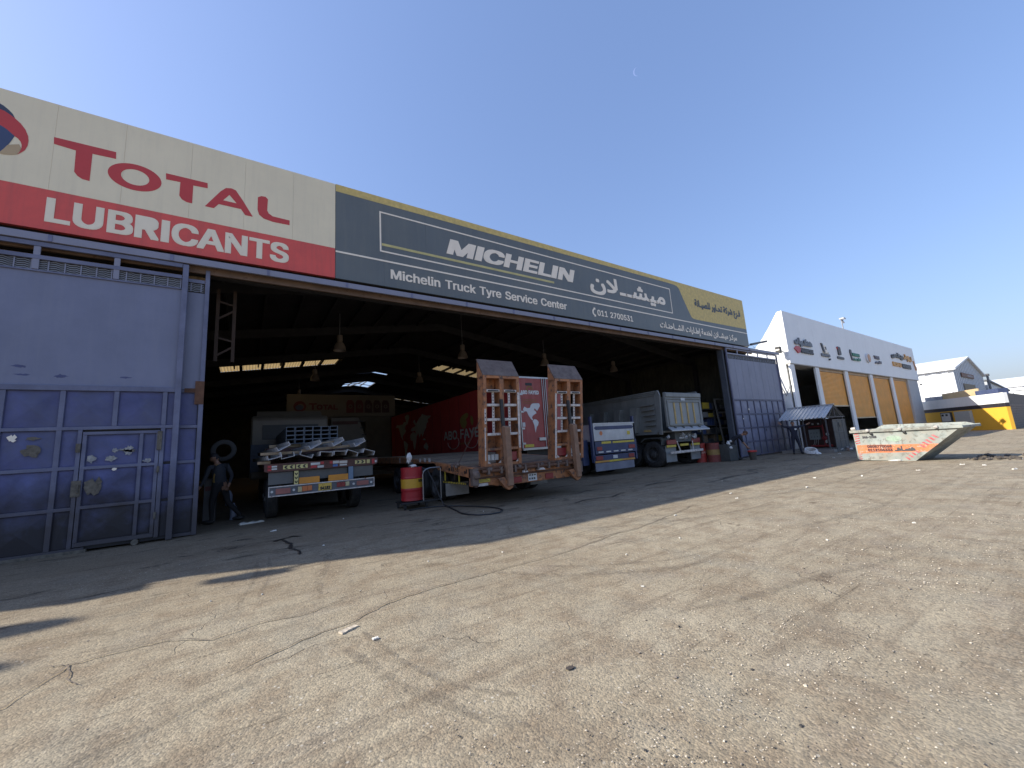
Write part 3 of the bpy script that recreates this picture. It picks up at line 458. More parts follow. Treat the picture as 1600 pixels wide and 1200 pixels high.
    ck = mth('MULTIPLY', rng(wv.outputs[0], 0.004, 0.001), rng(noi(0.7, 3), 0.48, 0.58))
    c = mix(mth('MULTIPLY', ck, 0.5), c, (0.07, 0.058, 0.046))
    L.new(c, bs.inputs['Base Color'])
    h = mth('ADD', mth('MULTIPLY', vo.outputs['Distance'], -0.5), mth('MULTIPLY', noi(18, 6, 0.7), 1.1))
    h = mth('ADD', h, mth('MULTIPLY', noi(140, 3, 0.7), 0.35))
    h = mth('SUBTRACT', h, mth('MULTIPLY', ck, 1.0))
    bp = n.new('ShaderNodeBump'); bp.inputs['Strength'].default_value = 0.6; bp.inputs['Distance'].default_value = 0.012
    L.new(h, bp.inputs['Height']); L.new(bp.outputs[0], bs.inputs['Normal'])
    return m
GM = ground_mat()
b = B()
# far sheet as a ring round the finely meshed yard, so that the two never overlap
X0, X1, Y0, Y1 = -8.0, 30.0, -6.0, 14.0
R0, R1 = -2500.0, 4500.0
b.add([(R0, R0, 0), (R1, R0, 0), (R1, Y0, 0), (R0, Y0, 0)], [(0, 1, 2, 3)])
b.add([(R0, Y1, 0), (R1, Y1, 0), (R1, R1, 0), (R0, R1, 0)], [(0, 1, 2, 3)])
b.add([(R0, Y0, 0), (X0, Y0, 0), (X0, Y1, 0), (R0, Y1, 0)], [(0, 1, 2, 3)])
b.add([(X1, Y0, 0), (R1, Y0, 0), (R1, Y1, 0), (X1, Y1, 0)], [(0, 1, 2, 3)])
nx, ny = 230, 130
vs = []
for j in range(ny+1):
    for i in range(nx+1):
        x = X0+(X1-X0)*i/nx; y = Y0+(Y1-Y0)*j/ny
        e = min(1, min(i, nx-i)/6, min(j, ny-j)/6)
        z = e*(0.010*noise.noise((x*0.9, y*0.9, 0))+0.005*noise.noise((x*3, y*3, 4)))
        vs.append((x, y, z))
b.add(vs, [(j*(nx+1)+i, j*(nx+1)+i+1, (j+1)*(nx+1)+i+1, (j+1)*(nx+1)+i) for j in range(ny) for i in range(nx)])
g = b.build('ground', GM, smooth=False, fix=False)
g.data.polygons.foreach_set('use_smooth', [True]*len(g.data.polygons))
tag(g, kind='structure')

def strip(name, pts, w, m, jit=0.3, z=0.012, sub=6):
    """an uneven ribbon lying just above the ground"""
    P = []
    for a, c in zip(pts[:-1], pts[1:]):
        for k in range(sub):
            t = k/sub; P.append(Vector((a[0]+(c[0]-a[0])*t, a[1]+(c[1]-a[1])*t, z)))
    P.append(Vector((*pts[-1], z)))
    amp = w*1.2 if w < 0.03 else 0
    for p in P:
        p.x += random.uniform(-1, 1)*amp; p.y += random.uniform(-1, 1)*amp
    vs = []
    for i, p in enumerate(P):
        d = (P[min(i+1, len(P)-1)]-P[max(i-1, 0)]).normalized(); q = Vector((-d.y, d.x, 0))
        e = min(1, i/3+0.15, (len(P)-1-i)/3+0.15)
        vs += [p+q*w/2*e*random.uniform(1-jit, 1+jit), p-q*w/2*e*random.uniform(1-jit, 1+jit)]
    b = B(); b.add(vs, [(2*i, 2*i+1, 2*i+3, 2*i+2) for i in range(len(P)-1)])
    o = b.build(name, m, fix=False); return tag(o, kind='structure')
CRK = mat('crack_fill', (0.15, 0.12, 0.09), rough=0.95, var=0.4, scale=9)
strip('ground_crack', [(-0.1,3.95),(0.45,4.19),(0.94,4.32),(1.24,4.52),(1.55,4.59),(1.94,4.62),(2.34,4.59),(2.93,4.63),(3.44,4.6),(4.06,4.64),(5.2,4.86),(5.73,4.83),(7.0,5.1),(8.6,5.5)], 0.014, CRK)
strip('ground_crack', [(-1.9,4.1),(-1.35,4.51),(-1.17,5.08),(-0.96,5.1),(-0.57,5.13),(-0.22,4.82),(0.12,4.94),(0.56,4.83),(1.0,5.05)], 0.012, CRK)
strip('ground_crack', [(-1.38,5.2),(-1.17,5.08),(-1.1,4.75),(-0.98,4.55)], 0.009, CRK)
OILM = mat('oil_crust', (0.02, 0.018, 0.016), rough=0.5, var=0.5, scale=12, bump=0.4)
strip('ground_crack', [(0.62,9.6),(0.74,8.9),(0.70,8.5),(0.80,8.1),(0.78,7.8)], 0.05, OILM, 0.7)
strip('ground_crack', [(0.45,9.5),(0.62,9.6),(0.85,9.75),(1.0,9.6)], 0.07, OILM, 0.7)
for q in ([(12.0,7.3),(14.2,7.6),(15.5,7.4),(16.2,8.1),(17.5,8.2)], [(8.2,9.2),(8.9,9.5),(9.6,9.35)], [(6.9,7.9),(7.6,8.1),(8.4,7.9),(9.3,8.2)],
          [(13.4,9.6),(14.3,9.8),(15.6,9.6)], [(17,6.6),(18.2,6.8),(19.4,6.7),(20.4,6.1)], [(10.6,8.6),(11.6,8.8),(12.4,8.6)], [(20,8.6),(22,8.9),(24,8.7)]):
    strip('oil_streak', q, 0.05, OILM, 0.8)

def mark_mat():
    m = bpy.data.materials.new('tyre_rubber_mark'); m.use_nodes = True; n = m.node_tree.nodes; L = m.node_tree.links
    bs = n['Principled BSDF']; bs.inputs['Base Color'].default_value = (0.14, 0.112, 0.085, 1); bs.inputs['Roughness'].default_value = 0.95
    g = n.new('ShaderNodeNewGeometry'); t = n.new('ShaderNodeTexNoise'); t.inputs['Scale'].default_value = 14; t.inputs['Detail'].default_value = 8
    t.inputs['Roughness'].default_value = 0.75
    L.new(g.outputs[0], t.inputs[0]); r = n.new('ShaderNodeMapRange'); L.new(t.outputs[0], r.inputs[0])
    r.inputs[1].default_value = 0.42; r.inputs[2].default_value = 0.66; r.inputs[4].default_value = 0.42; L.new(r.outputs[0], bs.inputs['Alpha'])
    return m
MK = mark_mat()
for q, w in (([(0.70,3.75),(0.77,3.54),(0.84,3.23),(0.91,2.89),(1.04,2.64),(1.18,2.32),(1.38,2.0)], 0.09), ([(0.90,4.0),(0.95,3.74),(1.0,3.32),(1.13,2.87),(1.27,2.57),(1.52,2.27)], 0.05),
             ([(-1.5,3.0),(-0.9,3.35),(-0.3,3.6),(0.15,3.75)], 0.10), ([(0.2,8.0),(0.15,7.0),(0.05,6.2),(-0.05,5.6)], 0.06), ([(0.35,8.0),(0.32,7.0),(0.22,6.2),(0.15,5.7)], 0.06),
             ([(1.15,7.6),(1.0,6.6),(0.8,5.9),(0.75,5.3)], 0.08), ([(2.6,4.6),(3.1,3.9),(3.9,3.3),(4.9,2.9)], 0.10), ([(3.0,4.6),(3.6,3.9),(4.4,3.4),(5.4,3.1)], 0.06),
             ([(5,5.6),(6,4.9),(7.6,4.4),(9.5,4.1)], 0.12), ([(3.2,2.4),(4.2,2.1),(5.2,1.9),(6.6,1.5)], 0.10), ([(9,5.0),(11,4.6),(13.5,4.4),(16,4.5)], 0.14), ([(7,3.0),(9,2.7),(11,2.6)], 0.12),
             ([(5.2,10.2),(6.8,9.6),(8.8,9.2),(12,9.1),(16,9.5)], 0.14), ([(3.0,9.4),(4.2,8.6),(6.0,8.0),(8.5,7.7)], 0.12), ([(12,6.6),(16,6.4),(20,6.6)], 0.12), ([(15,4.4),(18,4.6),(21,4.2)],0.12)):
    strip('tyre_mark', q, w, MK, 0.25, z=0.013)
def stain(name, c, r, m, z=0.0125, sq=0.6):
    b = B(); n = 22; ph = random.uniform(0, 9)
    pts = [(c[0], c[1], z)] + [(c[0]+r*math.cos(2*math.pi*i/n)*(1+0.3*noise.noise((ph+3*math.cos(2*math.pi*i/n), 3*math.sin(2*math.pi*i/n), 0))),
                                c[1]+r*sq*math.sin(2*math.pi*i/n)*(1+0.3*noise.noise((ph+3*math.cos(2*math.pi*i/n), 3*math.sin(2*math.pi*i/n), 5))), z) for i in range(n)]
    b.add(pts, [(0, i+1, (i+1) % n+1) for i in range(n)])
    tag(b.build(name, m, fix=False), kind='structure')
stain('oil_stain', (1.22, 3.34), 0.09, MK)
stain('oil_stain', (1.91, 2.35), 0.035, mat('dark_spot', (0.06, 0.048, 0.04), rough=0.8))
for q in ((2.3,3.9,.05),(1.6,4.3,.05),(4.1,3.6,.08),(6.5,5.0,.2),(1.0,6.9,.10)): stain('oil_stain', q[:2], q[2], MK)
# loose chips, gravel and grit
def chips():
    b = B()
    for k in range(9500):
        u = random.random()
        if u < 0.72:
            x = 1.0+9.0*random.random()**1.6; y = random.gauss(1.45+.03*x, .30+.10*x)
        elif u < 0.94: x = random.uniform(-2, 12); y = random.uniform(0.6, 6.5)
        else: x = random.uniform(8, 26); y = random.uniform(0, 9)
        if x*0.55+y*0.82 < 0.9: continue
        if noise.noise((x*0.8, y*0.8, 3)) < random.uniform(-0.5, 0.35): continue
        r = random.uniform(0.0028, 0.0075)*(1+0.06*x)*(2.2 if random.random() < 0.02 else 1)
        a = random.uniform(0, 6.28); h = r*random.uniform(0.15, 0.4); z = 0.004
        pts = []
        n = random.choice((4, 5, 6))
        for i in range(n):
            t = a+2*math.pi*i/n; q = r*random.uniform(0.6, 1.2)
            pts.append((x+q*math.cos(t), y+q*math.sin(t)*0.7, z))
        top = [(p[0]*0.7+x*0.3, p[1]*0.7+y*0.3, z+h) for p in pts]
        mi = 0 if random.random() < 0.52 else (1 if random.random() < 0.75 else 2)
        b.add(pts+top, [tuple(range(n, 2*n))]+[(i, (i+1) % n, n+(i+1) % n, n+i) for i in range(n)], mi)
    o = b.build('gravel', [mat('pale_chip', (0.60, 0.52, 0.40), var=0.3, scale=40), mat('tan_chip', (0.28, 0.23, 0.18), var=0.35, scale=40), mat('dark_chip', (0.05, 0.045, 0.04), var=0.3)], fix=False)
    tag(o, 'pale and dark stone chips strewn over the worn yard', 'gravel', kind='stuff')
chips()
WHT = mat('paper_white', (0.72, 0.70, 0.64), var=0.12, scale=9, dirt=(0.35, 0.3, 0.22), damt=0.5)
def scrap(name, x, y, l, w, rot, label, cat, m=WHT, h=0.012, group=None):
    t = B(); c, s = math.cos(rot), math.sin(rot); n = 5
    vs = []
    for i in range(n+1):
        for j in (0, 1):
            u = (i/n-.5)*l; v = (j-.5)*w*random.uniform(0.75, 1.1)
            vs.append((x+u*c-v*s, y+u*s+v*c, 0.014+h*(random.random()*0.9)))
    lo = [(p[0], p[1], 0.006) for p in vs]
    fs = [(2*i, 2*i+1, 2*i+3, 2*i+2) for i in range(n)]
    N = len(vs)
    fs += [tuple(N+k for k in f)[::-1] for f in fs]
    for i in range(n): fs += [(2*i, 2*i+2, N+2*i+2, N+2*i), (2*i+1, 2*i+3, N+2*i+3, N+2*i+1)]
    fs += [(0, 1, N+1, N), (2*n, 2*n+1, N+2*n+1, N+2*n)]
    t.add(vs+lo, fs)
    o = t.build(name, m); tag(o, label, cat, group); return o
scrap('wood_offcut', 0.815, 4.12, 0.17, 0.055, 0.45, 'pale splintered offcut lying on the sunlit yard, the longest scrap in front', 'offcut', mat('scrap_wood', (0.55, 0.47, 0.36), var=0.25, scale=25))
scrap('paper_scrap', 0.96, 3.76, 0.05, 0.03, 0.2, 'small torn white paper just below the splintered offcut', 'litter')
lit = ((4.3,3.9,.05),(3.5,3.0,.05),(7.0,5.0,.08),(9.5,5.1,.1),(12,4.6,.12),(10.2,5.6,.1),(15,4.3,.15),(14.2,5.2,.12),(17,3.5,.15),(19.2,2.9,.18),(18.9,2.4,.14),(21.5,1.9,.2),(17.6,1.7,.2),(15.4,1.2,.16),
       (6.6,2.4,.05),(8.4,1.9,.07),(3.2,5.3,.04),(2.2,5.7,.04),(0.2,5.9,.03),(-0.3,6.1,.03),(5.5,3.9,.05),(24,6.3,.2),(23,7.5,.16),(25.4,8.9,.18),(26,8.2,.2),(4.9,8.9,.05),(1.2,8.2,.05),(2.1,11.2,.05))
for i, (x, y, r) in enumerate(lit):
    scrap('litter_scrap', x, y, r*.62, r*0.24, random.uniform(0, 3), 'small pale scrap lying flat on the yard, '+('close to the skip' if x > 17 else 'out in the middle of the sunlit ground' if x > 9 else 'in the shade before the open hall' if y > 7 else 'among the stone chips in front'), 'litter', h=0.02*r/0.1, group='scraps of pale litter on the yard')
scrap('flattened_wrapper', 0.15, 12.9, 0.55, 0.16, 0.25, 'crumpled pale wrapper on the floor by the walking man', 'wrapper', h=0.06)
scrap('flattened_cup', 0.55, 10.9, 0.12, 0.07, 0.1, 'flat white scrap on the dark floor right of the walking man', 'litter', h=0.02)
SAND = mat('sand', (0.50, 0.38, 0.24), var=0.25, scale=5, rough=0.95)
stain('sand_patch', (22.6, 1.3), 1.6, SAND, 0.012, 0.35)
0 and stain('sand_patch', (27.0, 2.6), 2.6, mat('pale_dust', (0.42, 0.37, 0.30), var=0.25, scale=3), 0.011, 0.3)
# black hose loop
HOSE = mat('black_rubber', (0.018, 0.018, 0.02), rough=0.5, var=0.3)
# ================================================================== MAIN HALL
FY = 12.19            # face of the sign boards
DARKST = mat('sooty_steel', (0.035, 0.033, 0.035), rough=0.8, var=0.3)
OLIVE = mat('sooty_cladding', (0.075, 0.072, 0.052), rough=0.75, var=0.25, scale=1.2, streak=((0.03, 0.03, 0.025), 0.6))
TANW = mat('tan_wall_board', (0.36, 0.27, 0.17), rough=0.8, var=0.3, scale=1.5, streak=((0.12, 0.08, 0.05), 0.6))
LAV = mat('lavender_paint', (0.26, 0.265, 0.34), rough=0.5, var=0.15, scale=1.2, dirt=(0.13, 0.12, 0.13), damt=0.5, rust=(0.15, 0.07, 0.04), rth=0.70, rscale=5)
BLUEUP = mat('faded_blue_sheet', (0.185, 0.198, 0.285), rough=0.45, var=0.10, scale=0.7, dirt=(0.135, 0.145, 0.20), damt=0.45, dscale=0.8, streak=((0.23, 0.24, 0.30), 0.35), bump=0.08, bscale=8)
BLUELO = mat('blue_panel_paint', (0.090, 0.100, 0.225), rough=0.7, var=0.3, scale=1.5, dirt=(0.12, 0.13, 0.17), damt=0.65, dscale=1.0, rust=(0.13, 0.10, 0.06), rth=0.74, rscale=4,
             lowdirt=((0.026, 0.022, 0.022), 1.3, 0.97), bump=0.15, bscale=20)
BLUEFR = mat('blue_frame_paint', (0.15, 0.16, 0.24), rough=0.5, var=0.18, scale=2, dirt=(0.06, 0.065, 0.12), damt=0.6, rust=(0.12, 0.06, 0.035), rth=0.70, rscale=7,
             lowdirt=((0.05, 0.042, 0.042), 1.2, 0.9), bump=0.2)
RUSTST = mat('rusty_steel', (0.13, 0.062, 0.035), rough=0.85, var=0.35, scale=6, dirt=(0.05, 0.035, 0.03), damt=0.6, bump=0.3)
BROWN = mat('brown_soffit', (0.115, 0.075, 0.05), rough=0.8, var=0.25)
FIBRE = translucent('fibreglass', (0.36, 0.25, 0.11))
HX0, HX1, HY0, HY1, RX = -10.7, 27.0, 12.5, 56.0, 9.7
def rz(x): return 9.4-0.14*abs(x-RX)
hall = thing('workshop_hall', 'long dark steel workshop hall with wide open front and gabled roof', 'building', (8, 12.5, 0))
ops = [(-1.75, 5.6, 31.0, 33.0), (13.4, 20.6, 31.0, 33.0), (-2.3, 3.6, 49.3, 50.7), (15.3, 20.3, 49.3, 50.7), (8.3, 11.2, 41.2, 46.0), (8.4, 11.1, 37.8, 38.4)]
xs = sorted({HX0-.3, HX1+.3, RX} | {o[0] for o in ops} | {o[1] for o in ops})
ys = sorted({HY0-.1, HY1} | {o[2] for o in ops} | {o[3] for o in ops})
b = B()
for x0, x1 in zip(xs[:-1], xs[1:]):
    for y0, y1 in zip(ys[:-1], ys[1:]):
        cx, cy = (x0+x1)/2, (y0+y1)/2
        if any(o[0] < cx < o[1] and o[2] < cy < o[3] for o in ops): continue
        b.add([(x0, y0, rz(x0)), (x1, y0, rz(x1)), (x1, y1, rz(x1)), (x0, y1, rz(x0)),
               (x0, y0, rz(x0)+.06), (x1, y0, rz(x1)+.06), (x1, y1, rz(x1)+.06), (x0, y1, rz(x0)+.06)],
              [(0,3,2,1),(4,5,6,7),(0,1,5,4),(1,2,6,5),(2,3,7,6),(3,0,4,7)])
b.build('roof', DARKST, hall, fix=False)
def sky_panels(x0, x1, y0, y1, n):
    w = (x1-x0)/n
    for i in range(n):
        a, c = x0+i*w, x0+(i+1)*w
        q = B(); k = 14; vs = []
        for s_ in range(k+1):
            u = a+(c-a)*s_/k; d = .02 if s_ % 2 else 0
            vs += [(u, y0-.08, rz(u)+.07+d), (u, y1+.08, rz(u)+.07+d)]
        q.add(vs, [(2*s_, 2*s_+2, 2*s_+3, 2*s_+1) for s_ in range(k)])
        q.build('skylight_panel', FIBRE, hall, fix=False)
    q = B()
    for i in range(n+1):
        u = x0+i*w
        q.beam((u, y0, rz(u)-.02), (u, y1, rz(u)-.02), .17, .14)
    q.build('skylight_frame', DARKST, hall)
sky_panels(-1.75, 5.6, 31, 33, 6); sky_panels(13.4, 20.6, 31, 33, 6); sky_panels(-2.3, 3.6, 49.3, 50.7, 5); sky_panels(15.3, 20.3, 49.3, 50.7, 4)
q = B()
for u in (8.3, 9.0, 10.3, 11.2): q.beam((u, 41.2, rz(u)+.02), (u, 46, rz(u)+.02), .07, .1)
for v in (42.6, 44.6): q.beam((8.3, v, rz(8.3)+.02), (9.7, v, 9.42), .05, .06); q.beam((9.7, v, 9.42), (11.2, v, rz(11.2)+.02), .05, .06)
q.beam((9.2, 46, 9.3), (10.3, 41.2, 9.3), .08, .08)
q.build('roof_light_bars', DARKST, hall)
b = B()
def corr(b, p0, p1, z0, z1, pitch=0.28, dep=0.05, mi=0):
    """trapezoidal sheet cladding standing between two plan points"""
    p0 = Vector((*p0, 0)); p1 = Vector((*p1, 0)); L_ = (p1-p0).length; u = (p1-p0)/L_; n_ = Vector((-u.y, u.x, 0))
    k = int(L_/pitch); P = []
    for i in range(k+1):
        for a, d in ((0, 0), (.45, 0), (.55, 1), (.9, 1)):
            t = (i+a)*pitch
            if t <= L_: P.append(p0+u*t+n_*dep*d)
    vs = [p+Z*z0 for p in P]+[p+Z*z1 for p in P]; m = len(P)
    b.add(vs, [(i, i+1, m+i+1, m+i) for i in range(m-1)], mi)
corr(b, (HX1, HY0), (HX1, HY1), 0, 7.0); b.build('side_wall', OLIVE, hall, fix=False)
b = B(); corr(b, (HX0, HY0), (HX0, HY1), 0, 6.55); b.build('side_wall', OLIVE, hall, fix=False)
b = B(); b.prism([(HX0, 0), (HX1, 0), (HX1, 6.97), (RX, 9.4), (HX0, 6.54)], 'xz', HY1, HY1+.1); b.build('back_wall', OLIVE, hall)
b = B(); b.box(HX0-.1, -0.98, 12.5, 12.62, 0, 6.45); b.build('front_wall', TANW, hall)
b = B(); b.box(HX0-.1, HX1, 12.46, 12.6, 6.46, 9.9); b.build('parapet_backing', DARKST, hall)
b = B(); b.box(HX1-.35, HX1-.05, 12.5, 12.75, 0, 6.45); b.build('door_post', DARKST, hall)
for y in (16, 22, 28, 35, 40.2, 47, 53):
    b = B()
    for s in (-1, 1):
        xe = HX0+.2 if s < 0 else HX1-.2
        b.beam((RX, y, 9.1), (xe, y, rz(xe)-.45), .18, .42)
        b.beam((xe, y, rz(xe)-.5), (xe, y, 0), .3, .22, up=(0, 1, 0))
    b.build('portal_frame', DARKST, hall)
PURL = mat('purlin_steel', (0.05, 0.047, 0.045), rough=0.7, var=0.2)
b = B()
k = -10
while k < 27:
    if not (8.2 < k < 11.3): b.box(k, k+.07, 12.7, 31, rz(k)-.2, rz(k)-.03)
    k += 1.3
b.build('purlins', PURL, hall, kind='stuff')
# rusty lattice column beside the left jamb
b = B()
for x in (-0.80, -0.42): b.beam((x, 13.1, 4.35), (x, 13.1, 6.4), .08, .06, up=(0, 1, 0))
z = 4.5
while z < 6.2:
    b.beam((-.80, 13.1, z), (-.42, 13.1, z+(.28 if int(z*2) % 2 else -.1)), .05, .05); z += .52
b.build('lattice_column', mat('brown_lattice', (0.05, 0.03, 0.02), rough=0.8, var=0.3), hall)

# door track: lavender rail over a brown soffit
tr = thing('door_track', 'long lavender door rail running under the sign boards', 'door rail', (8, 12.0, 6.5))
b = B(); b.box(-10.6, 30.4, 11.90, 11.97, 6.535, 6.70); b.build('rail', LAV, tr, bevel=.006)
b = B(); b.box(-10.6, 30.4, 11.975, 12.45, 6.60, 6.66); b.build('rail_cover', BROWN, tr)
b = B(); b.box(-10.6, 27.0, 12.10, 12.17, 6.40, 6.598); b.build('inner_rail', mat('brown_rail', (0.15, 0.095, 0.065), rough=0.75, var=0.3, rust=(0.1, 0.05, 0.03), rth=0.6), tr)
b = B()
for x in range(-10, 28, 2): b.box(x+.3, x+.36, 11.885, 11.899, 6.54, 6.69)
b.build('rail_joints', mat('rail_joint', (0.16, 0.17, 0.27), rough=0.6), tr)

# ------------------------------------------------------------------ SIGNS
BEIGE = mat('beige_sign_sheet', (0.86, 0.74, 0.51), rough=0.45, var=0.05, scale=0.5, dirt=(0.72, 0.62, 0.43), damt=0.35, dscale=0.7, streak=((0.68, 0.58, 0.41), 0.35), bump=0.03)
SIGRED = mat('sign_red', (0.74, 0.10, 0.075), rough=0.45, var=0.06, scale=0.8, dirt=(0.46, 0.07, 0.06), damt=0.4, streak=((0.42, 0.09, 0.07), 0.4), bump=0.03)
LETRED = mat('letter_red', (0.56, 0.055, 0.048), rough=0.45, var=0.05, bump=0.02)
CREAM = mat('letter_cream', (0.88, 0.77, 0.58), rough=0.45, var=0.04, bump=0.02)
SLATE = mat('slate_sign_sheet', (0.125, 0.138, 0.138), rough=0.42, var=0.08, scale=0.6, dirt=(0.17, 0.175, 0.155), damt=0.6, dscale=0.5, streak=((0.19, 0.19, 0.165), 0.4), bump=0.04, bscale=15)
GOLD = mat('weathered_gold', (0.66, 0.49, 0.16), rough=0.55, var=0.16, scale=7, dirt=(0.42, 0.33, 0.15), damt=0.5, dscale=4, bump=0.1)
SIGW = mat('sign_white', (0.90, 0.79, 0.64), rough=0.45, var=0.05, bump=0.02)
sg = thing('lubricants_sign', 'beige sign board over red band reading total lubricants above the blue door', 'sign', (-4, FY, 6.9))
seams = [-10.7, -9.74, -8.57, -7.4, -6.23, -5.05, -3.88, -2.72, -1.45, -0.28, .9, 2.05]
for a, c in zip(seams[:-1], seams[1:]):
    b = B(); b.box(a+.0012, c-.0012, FY, FY+.10, 7.875, 10.04); b.build('panel', BEIGE, sg, bevel=.0015)
b = B(); b.box(-10.7, 2.046, FY-.003, FY+.10, 6.92, 7.87); b.build('red_band', SIGRED, sg)
b = B(); b.box(-10.69, 2.04, FY+.102, 12.44, 6.93, 10.03); b.build('casing', BROWN, sg)
U_, V_ = X, Z
def front(b, pts, y): b.poly([(p[0], y, p[1]) for p in pts])
Yl = FY-.004
b = B()
front(b, [(-3.89,9.19),(-2.87,9.21),(-2.86,9.03),(-3.26,9.01),(-3.26,8.30),(-3.38,8.31),(-3.46,8.36),(-3.52,8.45),(-3.53,8.99),(-3.88,9.02)], Yl)
def ring(b, cx, cz, a, c, a2, c2, y, dx=0, n=44):
    o = [(cx+a*math.cos(2*math.pi*i/n), y, cz+c*math.sin(2*math.pi*i/n)) for i in range(n)]
    q = [(cx+dx+a2*math.cos(2*math.pi*i/n), y, cz+c2*math.sin(2*math.pi*i/n)) for i in range(n)]
    b.add(o+q, [(i, (i+1) % n, n+(i+1) % n, n+i) for i in range(n)])
ring(b, -2.495, 8.665, .485, .345, .255, .205, Yl)
front(b, [(-1.94,8.98),(-1.10,8.99),(-1.09,8.84),(-1.39,8.82),(-1.39,8.31),(-1.50,8.31),(-1.60,8.36),(-1.655,8.45),(-1.65,8.83),(-1.93,8.81)], Yl)
A_o = [(-1.13,8.31),(-.81,8.85),(-.70,8.98),(-.58,9.01),(-.48,8.98),(-.31,8.72),(-.07,8.31),(-.25,8.31),(-.35,8.46),(-.84,8.46),(-.94,8.31)]
A_h = [(-.75,8.60),(-.62,8.80),(-.45,8.60)]
pl = [[Vector((p[0], p[1], 0)) for p in A_o], [Vector((p[0], p[1], 0)) for p in A_h]]
b.add([(p.x, Yl, p.y) for q in pl for p in q], tessellate_polygon(pl))
front(b, [(.03,8.94),(.11,9.0),(.21,9.01),(.27,8.95),(.26,8.60),(.30,8.52),(.40,8.46),(.82,8.45),(.82,8.30),(.40,8.29),(.18,8.33),(.07,8.42),(.03,8.56)], Yl)
b.build('lettering', LETRED, sg, fix=False)
b = B(); text(b, 'LUBRICANTS', (-3.88, FY-.008, 7.10), U_, V_, 4.70, .60, bold=.034, boldy=.020); b.build('lettering', CREAM, sg, fix=False)
LB = mat('logo_charcoal', (0.055, 0.065, 0.10), rough=0.5, var=0.05); LBL = mat('logo_navy', (0.055, 0.075, 0.15), rough=0.5, var=0.05); LT = mat('logo_tan', (0.50, 0.36, 0.20), rough=0.5, var=0.08)
black = [(-4.72,9.53),(-4.65,9.51),(-4.57,9.46),(-4.49,9.4),(-4.53,9.49),(-4.59,9.56),(-4.67,9.63),(-4.8,9.70),(-5.0,9.76),(-5.3,9.76),(-5.6,9.62),(-5.75,9.4),(-5.6,9.5),(-5.3,9.58),(-5.0,9.6)]
red = [(-4.72,9.53),(-4.65,9.51),(-4.57,9.46),(-4.49,9.4),(-4.4,9.31),(-4.32,9.19),(-4.27,9.05),(-4.255,8.94),(-4.26,8.81),(-4.29,8.69),(-4.34,8.61),(-4.39,8.55),(-4.36,8.62),(-4.34,8.72),(-4.345,8.81),(-4.37,8.88),(-4.41,8.935),(-4.46,8.97),(-4.56,9.07),(-4.63,9.12),(-4.68,9.15),(-4.9,9.25),(-5.2,9.3),(-5.6,9.2),(-5.9,8.98),(-6.0,9.2),(-5.75,9.4),(-5.6,9.5),(-5.3,9.58),(-5.0,9.6)]
blue = [(-4.68,9.15),(-4.63,9.12),(-4.56,9.07),(-4.46,8.97),(-4.49,8.86),(-4.53,8.73),(-4.58,8.62),(-4.63,8.52),(-4.8,8.3),(-5.1,8.18),(-5.4,8.3),(-5.6,8.6),(-5.65,9.0),(-5.6,9.2),(-5.2,9.3),(-4.9,9.25)]
tan = [(-4.63,8.52),(-4.58,8.62),(-4.54,8.72),(-4.47,8.76),(-4.38,8.80),(-4.345,8.72),(-4.365,8.62),(-4.39,8.55),(-4.47,8.51),(-4.57,8.48),(-4.63,8.48)]
for pp, mm, yy in ((black, LB, 0), (red, LETRED, .001), (blue, LBL, .002), (tan, LT, .003)):
    b = B(); front(b, pp, Yl-yy); b.build('emblem', mm, sg, fix=False)

sm = thing('tyre_service_sign', 'slate tyre service center sign board with gold top edge and white lettering', 'sign', (14.5, FY, 6.9))
b = B(); b.box(2.056, 26.99, FY+.02, FY+.12, 6.92, 10.04); b.build('board', SLATE, sm)
b = B(); b.box(2.07, 26.97, FY+.122, 12.44, 6.93, 10.03); b.build('casing', BROWN, sm)
xs_ = [2.058+i*(24.93/17) for i in range(18)]
for a, c in zip(xs_[:-1], xs_[1:]):
    b = B(); b.box(a+.001, c-.001, FY, FY+.018, 6.915, 10.045); b.build('panel', SLATE, sm, bevel=.0012)
b = B(); gp = [(2.06,9.80),(19.0,9.84),(19.55,9.83),(19.80,9.78),(19.97,9.65),(20.12,9.33),(20.72,8.25),(20.84,8.10),(21.0,8.04),(21.4,8.02),(26.99,8.08),(26.99,10.046),(2.06,10.046)]
front(b, gp[::-1], Yl+.001); b.build('gold_band', GOLD, sm, fix=False)
b = B()
def hline(b, x0, x1, z, w): b.box(x0, x1, Yl-.002, Yl+.003, z-w/2, z+w/2)
hline(b, 2.06, 26.99, 7.785, .055)
hline(b, 3.40, 19.06, 9.49, .05); hline(b, 3.40, 19.06, 8.11, .05)
b.box(3.395, 3.445, Yl-.0026, Yl+.003, 8.085, 9.515); b.box(19.02, 19.07, Yl-.0026, Yl+.003, 8.085, 9.515)
b.build('white_line', SIGW, sm)
b = B(); hline(b, 3.46, 10.75, 8.35, .085); b.build('gold_line', mat('gold_line', (0.55, 0.48, 0.20), rough=0.5), sm)
b = B(); text(b, 'MICHELIN', (5.75, FY-.008, 8.545), U_, V_, 6.27, .615, bold=.075, boldy=.028, shear=.30); b.build('lettering', SIGW, sm, fix=False)
b = B(); text(b, 'Michelin Truck Tyre Service Center', (3.73, FY-.008, 7.12), U_, V_, 7.62, .42, bold=.017, boldy=.008); b.build('lettering', SIGW, sm, fix=False)
b = B(); text(b, '011 2700531', (13.20, FY-.008, 7.20), U_, V_, 2.46, .29, bold=.014, boldy=.008); b.build('lettering', SIGW, sm, fix=False)
b = B()   # telephone handset
hp = []
for i in range(9):
    t = math.radians(115+i*130/8); hp.append((13.10+.22*math.cos(t), 7.345+.20*math.sin(t)))
